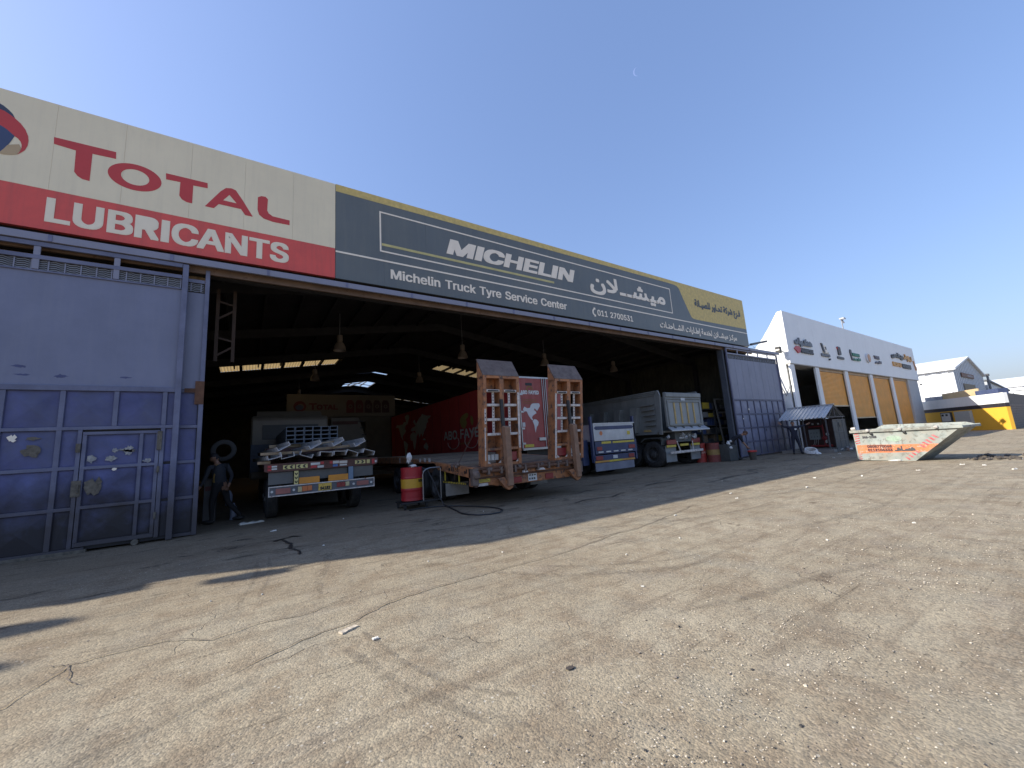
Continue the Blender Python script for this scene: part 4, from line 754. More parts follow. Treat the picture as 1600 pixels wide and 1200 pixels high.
for i in range(9):
    t = math.radians(245-i*130/8); hp.append((13.12+.15*math.cos(t), 7.345+.15*math.sin(t)))
front(b, hp, Yl-.002); b.box(12.99, 13.09, Yl-.004, Yl, 7.46, 7.56); b.box(12.99, 13.09, Yl-.004, Yl, 7.13, 7.23)
b.build('handset_symbol', SIGW, sm, fix=False)
b = B(); text(b, 'ميشــلان', (12.91, FY-.008, 8.24), U_, V_, 5.6, 1.0, bold=.035, ar=True); b.build('lettering', SIGW, sm, fix=False)
b = B(); text(b, 'مركـز ميشــلان لخدمة إطـارات الشــاحنـات', (17.78, FY-.008, 7.03), U_, V_, 7.75, .50, bold=.016, ar=True); b.build('lettering', SIGW, sm, fix=False)
b = B(); text(b, 'فـرع شركة تحـاور للصيـانة', (21.3, FY-.010, 8.62), U_, V_, 5.15, .66, bold=.024, ar=True)
b.build('lettering', mat('sign_dark_letters', (0.07, 0.085, 0.095), rough=0.5), sm, fix=False)

# strip floodlights on arms at both ends of the boards
ALU = mat('grey_metal', (0.30, 0.31, 0.33), rough=0.45, metal=0.3, var=0.12)
fl = thing('strip_floodlight', 'dark strip floodlight on an arm beyond the right end of the slate sign', 'floodlight', (27.05, 12.1, 6.95))
b = B(); b.beam((27.0, 12.2, 6.98), (28.3, 12.2, 7.22), .05, .05); b.build('arm', ALU, fl)
b = B(); b.beam((27.25, 12.2, 7.08), (29.5, 12.2, 7.50), .16, .14); b.build('housing', mat('dark_housing', (0.07, 0.075, 0.09), rough=0.5), fl, bevel=.01)
b = B(); b.path([(27.4, 12.15, 6.93), (27.9, 12.15, 6.82), (28.3, 12.15, 6.65), (28.7, 12.15, 6.6)], .012, 5); b.build('cable', HOSE, fl)
fl2 = thing('strip_floodlight', 'strip floodlight on an arm beyond the left end of the beige sign', 'floodlight', (-10.75, 12.1, 8.2))
b = B(); b.beam((-10.7, 12.2, 8.25), (-11.22, 12.2, 8.25), .04, .04); b.build('arm', ALU, fl2)
b = B(); b.box(-11.80, -11.22, 12.05, 12.3, 8.10, 8.45); b.build('housing', ALU, fl2)
# lower shop to the left, outside the picture, whose roof edge shades the near yard
lw = thing('low_workshop', 'low tan workshop joined to the left end of the beige sign', 'building', (-18, 12.2, 0))
b = B(); b.box(-30, -10.85, 12.19, 30, 0, 7.1); b.build('wall', TANW, lw)
b = B()
for x in (-28, -23.5, -19, -14.5): b.box(x, x+3.4, 12.13, 12.187, 0, 4.2)
b.build('roller_door', LAV, lw)
ac = thing('guessed_cooler', 'unseen box cooler guessed from its shadow, on the low tan workshop roof edge', 'cooler', (-12.2, 12.5, 7.1))  # unseen box, guessed and added to cast the bump in the roof shadow
b = B(); b.box(-12.6, -11.9, 12.2, 12.9, 7.11, 7.75); b.build('housing', ALU, ac)
b = B()
for i in range(6): b.box(-12.55, -11.95, 12.17, 12.197, 7.17+i*.09, 7.22+i*.09)
b.build('louvre', DARKST, ac)
dsh = thing('shadow_dish', 'unseen dish shape on a post, added on the low workshop roof for its shadow', 'dish', (-15.3, 12.6, 7.1))  # unseen guessed shape, added to cast the leaf-like shadows on the yard
b = B(); b.tube((-15.3, 12.7, 7.1), (-15.3, 12.7, 9.2), .04); b.build('post', ALU, dsh)
b = B(); dn = Vector((-.35, -.3, .9)).normalized(); qa = dn.cross(X).normalized(); qb = dn.cross(qa)
cc = Vector((-15.45, 12.5, 9.3)); n = 24
rr = [cc + (qa*.32*math.cos(2*math.pi*i/n)+qb*.7*math.sin(2*math.pi*i/n)) for i in range(n)]
b.add([cc-dn*.12]+rr+[p+dn*.015 for p in rr]+[cc-dn*.09], [(0, i+1, (i+1) % n+1) for i in range(n)]+[(2*n+1, n+(i+1) % n+1, n+i+1) for i in range(n)]+[(i+1, (i+1) % n+1, n+(i+1) % n+1, n+i+1) for i in range(n)])
b.build('reflector', ALU, dsh)
d2 = copy_tree(dsh); d2.location = (-15.55, 11.55, 7.2); d2['label'] = 'second unseen dish shape added for its shadow nearer the low workshop roof edge'

# ------------------------------------------------------------------ SLIDING DOORS
ROWS = [.06, .88, 1.70, 2.52, 3.37]
def pyramid(x0, x1, y, z0, z1, name, parent, m, rise=.045):
    b = B(); cx, cz = (x0+x1)/2, (z0+z1)/2; e = .025
    b.add([(x0, y, z0), (x1, y, z0), (x1, y, z1), (x0, y, z1), (x0+e, y-.008, z0+e), (x1-e, y-.008, z0+e), (x1-e, y-.008, z1-e), (x0+e, y-.008, z1-e), (cx, y-rise, cz)],
          [(0,1,5,4),(1,2,6,5),(2,3,7,6),(3,0,4,7),(4,5,8),(5,6,8),(6,7,8),(7,4,8)])
    return b.build(name, m, parent, fix=False)
def mesh_grille(parent, x0, x1, y, z0, z1, step):
    b = B(); x = x0
    while x < x1: b.box(x-.010, x+.010, y-.012, y, z0, z1); x += step
    b.build('grille_bar', LAV, parent)
    b = B(); b.box(x0, x1, y+.006, y+.010, z0-.01, z1+.01); b.build('grille_gap_shade', DARKST, parent)  # dark sheet added to stand in for the shaded gap behind the mesh
    b = B(); h = z1-z0; nn = 5
    for i in range(nn):
        z = z0+(i+.5)*h/nn; x = x0; P = []
        while x <= x1: P.append((x, z+(.012 if len(P) % 2 else -.012))); x += .075
        for (a, c), (d, e) in zip(P[:-1], P[1:]):
            b.add([(a, y+.004, c-.006), (d, y+.004, e-.006), (d, y+.004, e+.006), (a, y+.004, c+.006)], [(0, 1, 2, 3)])
    b.build('mesh_wire', ALU, parent, kind='stuff', fix=False)
def bar(parent, x0, x1, z0, z1, y, name, m=None, d=.05):
    b = B(); b.box(x0, x1, y-d, y, z0, z1); return b.build(name, m or BLUEFR, parent, bevel=.004)
y0 = 11.995
ld = thing('sliding_door', 'big weathered blue sliding door with wicket door at the left of the opening', 'sliding door', (-4, 12.0, 0))
b = B(); b.box(-9.6, -1.36, y0+.001, y0+.03, .05, 5.9); b.build('backing_sheet', DARKST, ld)
b = B(); b.box(-9.6, -1.45, y0-.006, y0, 3.42, 5.88); b.build('upper_sheet', BLUEUP, ld)
cols = [-9.6, -8.97, -8.15, -7.33, -6.51, -5.70, -4.88, -4.06, -3.24, -2.43, -1.62, -1.40]
for a, c in zip(cols[:-1], cols[1:]):
    for r in range(4):
        if a > -3.3 and r < 3: continue
        pyramid(a+.03, c-.03, y0-.004, ROWS[r]+.03, ROWS[r+1]-.03, 'pressed_panel', ld, BLUELO, .05 if c-a > .5 else .01)
for r in range(3):
    pyramid(-3.21, -2.95, y0-.004, ROWS[r]+.03, ROWS[r+1]-.03, 'pressed_panel', ld, BLUELO, .03)
    pyramid(-1.58, -1.43, y0-.004, ROWS[r]+.03, ROWS[r+1]-.03, 'pressed_panel', ld, BLUELO, .01)
for r, z in enumerate(ROWS):
    if r == 0: bar(ld, -9.6, -2.72, -.0+.02, .10, y0-.008, 'rail', d=.045)
    elif r < 3: bar(ld, -9.6, -2.95, z-.035, z+.035, y0-.008, 'rail')
    elif r == 3: bar(ld, -9.6, -1.42, z-.035, z+.035, y0-.008, 'rail')
    else: bar(ld, -9.6, -1.42, z-.05, z+.06, y0-.008, 'rail', d=.06)
for x in cols[1:-1]:
    lo = .10 if x < -3 else 2.555
    bar(ld, x-.04, x+.04, lo+.002, 3.318, y0-.0085, 'stile', d=.045)
bar(ld, -2.965, -2.90, .10, 2.484, y0-.0085, 'stile', d=.048)
bar(ld, -1.655, -1.58, .10, 2.484, y0-.0085, 'stile', d=.048)
bar(ld, -1.45, -1.34, .02, 6.5, y0-.009, 'edge_post', BLUEFR, d=.075)
bar(ld, -9.6, -1.46, 6.42, 6.52, y0-.008, 'top_rail')
bar(ld, -9.6, -1.46, 6.13, 6.22, y0-.008, 'top_rail')
bar(ld, -9.6, -1.46, 5.86, 5.90, y0-.009, 'top_rail', d=.03)
for x in (-8.8, -7.55, -6.3, -5.07, -3.85, -2.62): bar(ld, x-.05, x+.05, 5.905, 6.415, y0-.0095, 'stile', LAV, d=.04)
mesh_grille(ld, -9.5, -1.46, y0-.012, 5.905, 6.125, .243)
wk = B(); wk.box(-2.885, -1.665, y0-.012, y0-.006, .12, 2.44); wkd = wk.build('wicket_door', BLUELO, ld)
def sub(b, name, m, p): return b.build(name, m, p)
for z0_, z1_ in ((.12, .20), (.86, .92), (1.66, 1.72), (2.38, 2.44)):
    b = B(); b.box(-2.885, -1.665, y0-.062, y0-.0125, z0_, z1_); sub(b, 'rail', BLUEFR, wkd)
for x in (-2.885, -2.0, -1.725):
    b = B(); b.box(x, x+.06, y0-.058, y0-.0127, .205, 2.375); sub(b, 'stile', BLUEFR, wkd)
for (a, c) in ((-2.82, -2.01), (-1.935, -1.73)):
    for (d, e) in ((.21, .85), (.93, 1.65), (1.73, 2.37)): pyramid(a, c, y0-.0125, d, e, 'pressed_panel', wkd, BLUELO, .045 if c-a > .5 else .02)
GRIME = mat('bare_grimy_metal', (0.10, 0.085, 0.065), rough=0.7, var=0.4, scale=14, dirt=(0.25, 0.22, 0.17), damt=0.5, dscale=9)
b = B(); b.box(-2.98, -2.84, y0-.085, y0-.063, 1.12, 1.44); b.tube((-2.88, y0-.10, 1.2), (-2.88, y0-.10, 1.36), .018); sub(b, 'handle', GRIME, wkd)
b = B()
for z in (.5, 1.5, 2.2): b.tube((-1.655, y0-.075, z), (-1.655, y0-.075, z+.14), .022)
b.box(-1.70, -1.62, y0-.09, y0-.064, 2.0, 2.42); b.box(-2.97, -2.90, y0-.09, y0-.064, 2.02, 2.20)
sub(b, 'hinge', GRIME, wkd)
def patch(parent, x0, x1, z0, z1, y, m, name='worn_patch'):
    n = 18; cx, cz = (x0+x1)/2, (z0+z1)/2
    b = B(); ph = random.uniform(0, 9)
    b.add([(cx+(x1-x0)/2*math.cos(6.283*i/n)*(1+.8*noise.noise((ph, i*1.1, 0))), y, cz+(z1-z0)/2*math.sin(6.283*i/n)*(1+.8*noise.noise((ph, i*.9, 7)))) for i in range(n)], [tuple(range(n))])
    return b.build(name, m, parent, fix=False)
STK = mat('old_sticker', (0.34, 0.33, 0.30), rough=0.7, var=0.4, scale=18, dirt=(0.12, 0.13, 0.2), damt=0.8, dscale=10)
for q in ((-3.72,-3.46,1.98,2.20),(-3.68,-3.5,2.30,2.37)): patch(ld, *q, y0-.058, GRIME)
for q in ((-2.80,-2.66,1.80,1.95),(-2.52,-2.35,1.80,1.92),(-2.42,-2.34,1.99,2.08),(-2.24,-2.08,1.92,2.10),(-2.34,-2.22,2.02,2.06),(-1.92,-1.78,1.74,1.82)): patch(wkd, *q, y0-.066, STK)
for q in ((-2.80,-2.52,1.12,1.46),(-2.26,-2.05,1.98,2.04)): patch(wkd, *q, y0-.066, GRIME)
patch(ld, -3.92, -3.80, 2.28, 2.42, y0-.058, SIGW); patch(wkd, -2.40, -2.32, 1.60, 1.66, y0-.075, SIGW)
WEAR = mat('scuffed_paint', (0.065, 0.075, 0.17), rough=0.5, var=0.2, scale=5)
for q in ((-4.0,-3.8,3.78,3.84),(-3.95,-3.75,3.62,3.66),(-3.40,-3.22,3.60,3.66),(-2.42,-2.24,3.62,3.66)): patch(ld, *q, y0-.0075, WEAR, 'scuff')
b = B(); b.box(-9.6, -2.68, 11.90, 11.985, .0, .06); b.build('bottom_channel', GRIME, ld)
b = B(); b.lathe([(.0, -.04), (.06, -.04), (.06, .04), (0, .04)], (-1.95, 11.95, .06), 12, 'y'); b.build('roller', GRIME, ld)
# rear leaf behind it
y1 = 12.15
rd = thing('sliding_door', 'narrow visible strip of a second blue sliding door with rust patch beside the dark opening', 'sliding door', (-1.5, 12.15, 0))
b = B(); b.box(-5.2, -.93, y1, y1+.025, .05, 5.9); b.build('backing_sheet', DARKST, rd)
b = B(); b.box(-5.2, -1.02, y1-.006, y1-.0005, 3.42, 5.88); b.build('upper_sheet', BLUEUP, rd)
for r in range(4): pyramid(-1.42, -1.04, y1-.002, ROWS[r]+.03, ROWS[r+1]-.03, 'pressed_panel', rd, BLUELO, .02)
for z in ROWS: bar(rd, -5.2, -1.02, max(0.02, z-.035), z+.035, y1-.007, 'rail', d=.04)
bar(rd, -1.02, -.93, .02, 6.5, y1-.008, 'edge_post', BLUEFR, d=.05)
bar(rd, -5.2, -1.03, 6.13, 6.22, y1-.007, 'top_rail', d=.04); bar(rd, -5.2, -1.03, 6.42, 6.5, y1-.007, 'top_rail', d=.04)
mesh_grille(rd, -1.5, -1.03, y1-.01, 5.905, 6.125, .2)
b = B(); b.box(-1.10, -.925, y1-.062, y1-.0585, 3.05, 3.62); b.box(-1.30, -1.03, y1-.05, y1-.048, 3.34, 3.44); b.build('rust_patch', RUSTST, rd)
# right leaf
DB2 = mat('grey_blue_sheet', (0.21, 0.215, 0.28), rough=0.5, var=0.12, scale=0.8, dirt=(0.17, 0.17, 0.21), damt=0.5, streak=((0.27, 0.275, 0.32), 0.4), bump=0.08, bscale=8)
DB3 = mat('grey_blue_panel', (0.18, 0.185, 0.265), rough=0.5, var=0.2, scale=2.5, dirt=(0.26, 0.26, 0.29), damt=0.5, dscale=2, rust=(0.10, 0.08, 0.07), rth=0.72, rscale=5, lowdirt=((0.08, 0.075, 0.075), 0.5, 0.6), bump=0.15)
DB4 = mat('grey_blue_frame', (0.105, 0.11, 0.175), rough=0.5, var=0.2, scale=3, dirt=(0.06, 0.06, 0.08), damt=0.6, rust=(0.1, 0.05, 0.03), rth=0.72)
y0 = 12.03
rt = thing('sliding_door', 'grey blue sliding door of small panels at the right end of the opening', 'sliding door', (26.8, 12.05, 0))
b = B(); b.box(23.5, 30.05, y0+.001, y0+.03, .08, 5.9); b.build('backing_sheet', DARKST, rt)
nc = 8; x0_, x1_ = 23.62, 30.0; wc = (x1_-x0_)/nc
for i in range(nc):
    a = x0_+i*wc
    b = B(); b.box(a+.008, a+wc-.008, y0-.014, y0-.0005, 3.43, 5.88); b.build('upper_sheet', DB2, rt)
    for r in range(4): pyramid(a+.035, a+wc-.035, y0-.003, ROWS[r]+.04, ROWS[r+1]-.04, 'pressed_panel', rt, DB3, .035)
for z in ROWS: bar(rt, 23.6, 30.0, z-.035+(.05 if z < .1 else 0), z+.04+(.03 if z < .1 else 0), y0-.0145, 'rail', DB4, d=.04)
for i in range(1, nc): bar(rt, x0_+i*wc-.03, x0_+i*wc+.03, .15, 3.33, y0-.015, 'stile', DB4, d=.035)
bar(rt, 23.5, 23.62, .06, 6.52, y0-.015, 'edge_post', DB4, d=.07); bar(rt, 29.99, 30.1, .06, 6.52, y0-.015, 'edge_post', DB4, d=.07)
bar(rt, 23.63, 29.98, 6.14, 6.22, y0-.0145, 'top_rail', LAV); bar(rt, 23.63, 29.98, 6.44, 6.52, y0-.0145, 'top_rail', LAV)
for i in range(1, 5): bar(rt, 23.6+i*1.29-.05, 23.6+i*1.29+.05, 6.225, 6.435, y0-.0155, 'stile', LAV, d=.04)
mesh_grille(rt, 23.65, 29.98, y0-.012, 5.905, 6.135, .32)
for q in ((25.1,25.22,2.75,2.86),(24.3,24.4,2.2,2.28),(26.9,27.0,1.4,1.6)): patch(rt, *q, y0-.075, SIGW if q[3] > 2 else DARKST)
b = B(); b.box(23.5, 30.1, 12.0, 12.06, .0, .05); b.build('bottom_channel', DARKST, rt)
jm = thing('door_jamb', 'tall dark steel jamb between the open bay and the grey blue door', 'jamb', (23.45, 12.3, 0))
b = B(); b.box(23.30, 23.46, 12.08, 12.40, 0, 6.4); b.build('post', mat('jamb_steel', (0.07, 0.08, 0.10), rough=0.5, var=0.2), jm)

# ------------------------------------------------------------------ HIGH-BAY LAMPS
BELL = mat('aluminium_bell', (0.50, 0.42, 0.35), rough=0.35, metal=0.55, var=0.15)
def lamp(loc, label):
    zc = rz(loc[0])
    t = thing('pendant_lamp', label, 'lamp', (0, 0, 0), 'bell lamps hanging in the hall')
    b = B(); b.tube((0, 0, .35), (0, 0, zc-loc[2]), .018, 5); b.build('rod', ALU, t)
    b = B(); b.lathe([(.02, .42), (.13, .40), (.14, .12), (.12, .10)], (0, 0, 0), 16); b.build('ballast_housing', BELL, t, smooth=True)
    b = B(); b.lathe([(.10, .10), (.17, .02), (.25, -.14), (.29, -.34), (.30, -.36), (.28, -.34), (.24, -.14), (.15, 0.02), (.05, .06)], (0, 0, 0), 20, cap=False); b.build('reflector', BELL, t, smooth=True, fix=False)
    b = B(); b.blob((0, 0, -.06), (.06, .06, .12), 8, 6); b.build('bulb', mat('frosted_bulb', (0.6, 0.6, 0.55), rough=0.3, var=0), t)
    t.location = loc; return t
lamps = [((3.58,20,7.02),'bell lamp nearest the left door, hanging above the loaded lorry'),((10.2,20,7.12),'bell lamp hanging above and left of the orange ramps'),
         ((16.2,20,7.05),'bell lamp hanging between the two orange ramps'),((22.8,20,6.95),'bell lamp hanging farthest right, above the tipper body'),
         ((3.6,28.6,7.05),'second row bell lamp above the total wall board, left of the roof light'),((10.8,28.6,7.2),'second row bell lamp right of the bright roof light'),
         ((3.5,37.5,7.1),'third row bell lamp, small and dark above the wall board')]
for p, l in lamps: lamp(p, l)

# interior wall board
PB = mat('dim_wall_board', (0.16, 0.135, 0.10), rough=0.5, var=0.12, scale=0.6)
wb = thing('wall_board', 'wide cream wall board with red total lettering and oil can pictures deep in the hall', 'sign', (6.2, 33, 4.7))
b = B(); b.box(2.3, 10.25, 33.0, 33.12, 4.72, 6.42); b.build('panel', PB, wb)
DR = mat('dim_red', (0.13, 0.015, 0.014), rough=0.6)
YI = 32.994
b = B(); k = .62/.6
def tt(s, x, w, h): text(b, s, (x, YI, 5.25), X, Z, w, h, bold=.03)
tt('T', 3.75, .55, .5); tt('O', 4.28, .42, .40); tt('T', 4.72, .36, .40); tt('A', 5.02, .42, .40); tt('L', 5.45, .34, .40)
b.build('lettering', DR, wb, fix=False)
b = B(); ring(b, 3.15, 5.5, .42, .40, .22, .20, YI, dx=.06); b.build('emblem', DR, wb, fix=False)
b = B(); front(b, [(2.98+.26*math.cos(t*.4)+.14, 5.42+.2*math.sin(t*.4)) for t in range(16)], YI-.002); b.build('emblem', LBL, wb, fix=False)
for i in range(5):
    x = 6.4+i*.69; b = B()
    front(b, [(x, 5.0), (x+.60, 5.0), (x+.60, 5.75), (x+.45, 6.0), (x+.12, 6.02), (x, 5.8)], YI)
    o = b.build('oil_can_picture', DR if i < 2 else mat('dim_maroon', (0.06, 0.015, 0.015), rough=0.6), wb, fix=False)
    b = B(); ring(b, x+.3, 5.5, .15, .16, .09, .10, YI-.003, n=16); b.build('emblem', PB, o, fix=False)
# office front beneath the board
of = thing('office_front', 'cream office partition with dark doorway below the wall board', 'partition', (6, 33.3, 0))
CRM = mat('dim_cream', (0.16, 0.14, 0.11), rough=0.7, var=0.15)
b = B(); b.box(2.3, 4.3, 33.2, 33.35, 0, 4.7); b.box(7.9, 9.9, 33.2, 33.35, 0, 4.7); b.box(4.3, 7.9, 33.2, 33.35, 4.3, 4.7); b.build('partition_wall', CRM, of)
# ================================================================== VEHICLES
RUB = mat('tyre_rubber', (0.028, 0.027, 0.027), rough=0.85, var=0.3, scale=6, dirt=(0.075, 0.068, 0.058), damt=0.6, dscale=3, bump=0.25)
RIM = mat('dusty_rim', (0.085, 0.083, 0.08), rough=0.6, metal=0.3, var=0.3, scale=8)
def wheel(parent, x, y, r, w, side=-1, rim=RIM):
    """side -1: dished face towards -X"""
    z = r; s = side
    b = B()
    pr = [(r*.60, -w/2), (r*.78, -w/2-.005), (r*.93, -w/2+.01), (r*.985, -w/2+.035)]
    k = 5
    for i in range(k):
        a = -w/2+.05+(w-.1)*i/k; c = -w/2+.05+(w-.1)*(i+.8)/k
        pr += [(r, a), (r, c), (r*.975, c+.004), (r*.975, a+(w-.1)/k-.004)]
    pr += [(r*.985, w/2-.035), (r*.93, w/2-.01), (r*.78, w/2+.005), (r*.60, w/2)]
    b.lathe(pr, (x, y, z), 36, 'x', cap=False)
    t = b.build('tyre', RUB, parent, smooth=True)
    f = -w/2 if s < 0 else w/2
    b = B(); d = -1 if s < 0 else 1
    b.lathe([(r*.62, f+d*.002), (r*.60, f-d*.01), (r*.55, f-d*.05), (r*.50, f-d*.13), (r*.30, f-d*.14), (r*.27, f-d*.02), (r*.17, f-d*.0), (r*.16, f+d*.03), (0.001, f+d*.035)], (x, y, z), 28, 'x', cap=False)
    ri = b.build('rim', rim, t, smooth=True)
    b = B()
    for i in range(10):
        a = 2*math.pi*i/10; b.tube((x+f-d*.14, y+r*.40*math.cos(a), z+r*.40*math.sin(a)), (x+f-d*.10, y+r*.40*math.cos(a), z+r*.40*math.sin(a)), .018, 6)
    b.build('wheel_nuts', RIM, ri)
    return t
ORG = mat('orange_brown_paint', (0.42, 0.170, 0.065), rough=0.65, var=0.3, scale=4, dirt=(0.20, 0.105, 0.065), damt=0.9, dscale=3.5, rust=(0.10, 0.06, 0.045), rth=0.56, rscale=7, streak=((0.12, 0.07, 0.045), 0.5), bump=0.3)
WORNW = mat('worn_white_paint', (0.62, 0.57, 0.52), rough=0.65, var=0.2, scale=8, rust=(0.2, 0.1, 0.06), rth=0.60, rscale=12, dirt=(0.3, 0.22, 0.17), damt=0.6, dscale=6)
TOE = mat('worn_tread_plate', (0.135, 0.095, 0.078), rough=0.65, metal=0.2, var=0.3, scale=5, dirt=(0.24, 0.19, 0.15), damt=0.7, dscale=4, rust=(0.30, 0.25, 0.2), rth=0.68, rscale=14, bump=0.4)
WOOD = mat('weathered_planks', (0.25, 0.185, 0.125), rough=0.9, var=0.3, scale=5, dirt=(0.12, 0.10, 0.08), damt=0.6, dscale=3, bump=0.4)
YEL = mat('yellow_label', (0.55, 0.42, 0.05), rough=0.5, var=0.15, scale=12)
BLK = mat('black_paint', (0.02, 0.02, 0.02), rough=0.5, var=0.3)
LRED = mat('lamp_red', (0.22, 0.02, 0.025), rough=0.3, var=0.1)
LORG = mat('lamp_orange', (0.55, 0.16, 0.05), rough=0.35, var=0.1)
PLW = mat('plate_white', (0.55, 0.55, 0.52), rough=0.5, var=0.1)
lo = thing('low_loader_trailer', 'orange low loader trailer with two raised ladder ramps', 'trailer', (6.9, 12, 0))
XL, XR = 4.95, 8.85
def dz(y): return 1.05+(y-9.5)*.060 if y < 15.8 else 1.43
# side frames
for xa, xb in ((XL, XL+.14), (XR-.14, XR)):
    b = B(); b.prism([(9.5, .77), (11.75, .97), (12.05, 1.17), (22, 1.17), (22, 1.42), (15.8, 1.42), (9.5, 1.05)], 'yz', xa, xb)
    b.build('side_beam', ORG, lo, bevel=.008)
for yy, zz in ((9.9, .93), (10.35, .98), (10.9, 1.0), (11.5, 1.05)):
    b = B(); b.tube((XL-.02, yy, zz), (XL+.0, yy, zz), .045, 10); b.build('stake_pocket', BLK if yy != 10.35 else RUSTST, lo)
b = B()
for yy in (9.62, 9.78, 10.6, 10.75, 11.9): b.box(XL-.006, XL-.001, yy, yy+.05, dz(yy)-.17, dz(yy)-.05)
b.build('slot', BLK, lo)
y = 9.75; k = 0
while y < 20.5:
    w = .26; b = B()
    b.add([(XL+.15, y, dz(y)-.045), (XR-.15, y, dz(y)-.045), (XR-.15, y+w, dz(y+w)-.045), (XL+.15, y+w, dz(y+w)-.045)]+[(p[0], p[1], p[2]+.045+random.uniform(-.004, .008)) for p in
          [(XL+.15, y, dz(y)-.045), (XR-.15, y, dz(y)-.045), (XR-.15, y+w, dz(y+w)-.045), (XL+.15, y+w, dz(y+w)-.045)]], [(0,3,2,1),(4,5,6,7),(0,1,5,4),(1,2,6,5),(2,3,7,6),(3,0,4,7)])
    b.build('deck_plank', WOOD if k % 5 else TOE, lo, fix=False); y += w+.07; k += 1
b = B(); b.box(XL+.2, XR-.2, 9.7, 20.5, .86, .98); b.build('subframe', RUSTST, lo)
# rear beam
b = B(); b.prism([(XL, .56), (5.6, .55), (5.75, .50), (8.3, .50), (8.5, .55), (XR, .57), (XR, 1.04), (XL, 1.04)], 'xz', 9.52, 9.70); b.build('rear_beam', ORG, lo, bevel=.01)
b = B(); b.box(XL+.03, XR-.03, 9.42, 9.519, .98, 1.04); b.box(XL+.1, XR-.1, 9.47, 9.519, .74, .79); b.build('rear_ledge', RUSTST, lo, bevel=.006)
b = B(); b.tube((XL+.25, 9.40, .93), (XR-.25, 9.40, .93), .045, 10); b.build('hinge_shaft', RUSTST, lo)
for xx in (5.35, 5.75, 6.2, 6.55, 7.0, 7.4, 7.75, 8.1, 8.6): b = B(); b.box(xx, xx+.06, 9.33, 9.46, .84, 1.02); b.build('hinge_lug', TOE, lo, bevel=.006)
for xx in (5.45, 6.4, 7.2, 7.9): b = B(); b.blob((xx, 9.40, .97), (.07, .06, .06), 8, 5, .2); b.build('hinge_bolt', TOE, lo)
b = B(); b.box(6.72, 6.98, 9.44, 9.51, .80, 1.04); b.build('step_bracket', ORG, lo)
b = B(); b.prism([(6.50, .80), (6.68, .80), (6.62, .87), (6.54, .87)], 'xz', 9.36, 9.44); b.prism([(7.02, .82), (7.3, .82), (7.22, .88), (7.08, .88)], 'xz', 9.36, 9.44); b.build('light_bracket', WORNW, lo)
b = B(); b.box(6.76, 7.07, 9.505, 9.518, .53, .74); pla = b.build('number_plate', PLW, lo)
b = B()
b.box(6.79, 6.86, 9.500, 9.504, .68, .71); b.box(6.89, 6.93, 9.500, 9.504, .67, .715); b.box(6.96, 7.03, 9.500, 9.504, .68, .71)
b.box(6.79, 6.83, 9.500, 9.504, .57, .62); b.box(6.87, 6.92, 9.500, 9.504, .57, .62); b.box(6.95, 7.0, 9.500, 9.504, .57, .62); b.build('plate_marks', BLK, pla)
for a, c in ((6.14, 6.53), (7.38, 7.68)):
    b = B(); b.box(a, c, 9.49, 9.518, .53, .69); b.build('tail_lamp', LRED, lo, bevel=.01)
b = B(); b.box(5.10, 5.49, 9.505, 9.518, .65, .765); yl = b.build('warning_label', YEL, lo)
b = B()
for i in range(3): b.box(5.13, 5.46-.05*i, 9.502, 9.5045, .675+i*.028, .685+i*.028)
b.build('label_text', BLK, yl)
b = B(); b.box(5.08, 5.42, 9.50, 9.518, .555, .625); b.build('worn_patch', WORNW, lo)
b = B(); b.box(XL-.06, XL+.12, 9.36, 9.50, .60, 1.03); b.blob((XL+.06, 9.36, .86), (.10, .07, .12), 8, 6, .15); b.build('corner_bracket', TOE, lo)
b = B(); b.tube((XL+.05, 9.38, .60), (XL+.05, 9.46, .60), .06, 10); b.build('coupling', RUSTST, lo)
b = B(); b.box(8.55, 8.8, 9.40, 9.5, .62, .95); b.build('corner_bracket', TOE, lo)
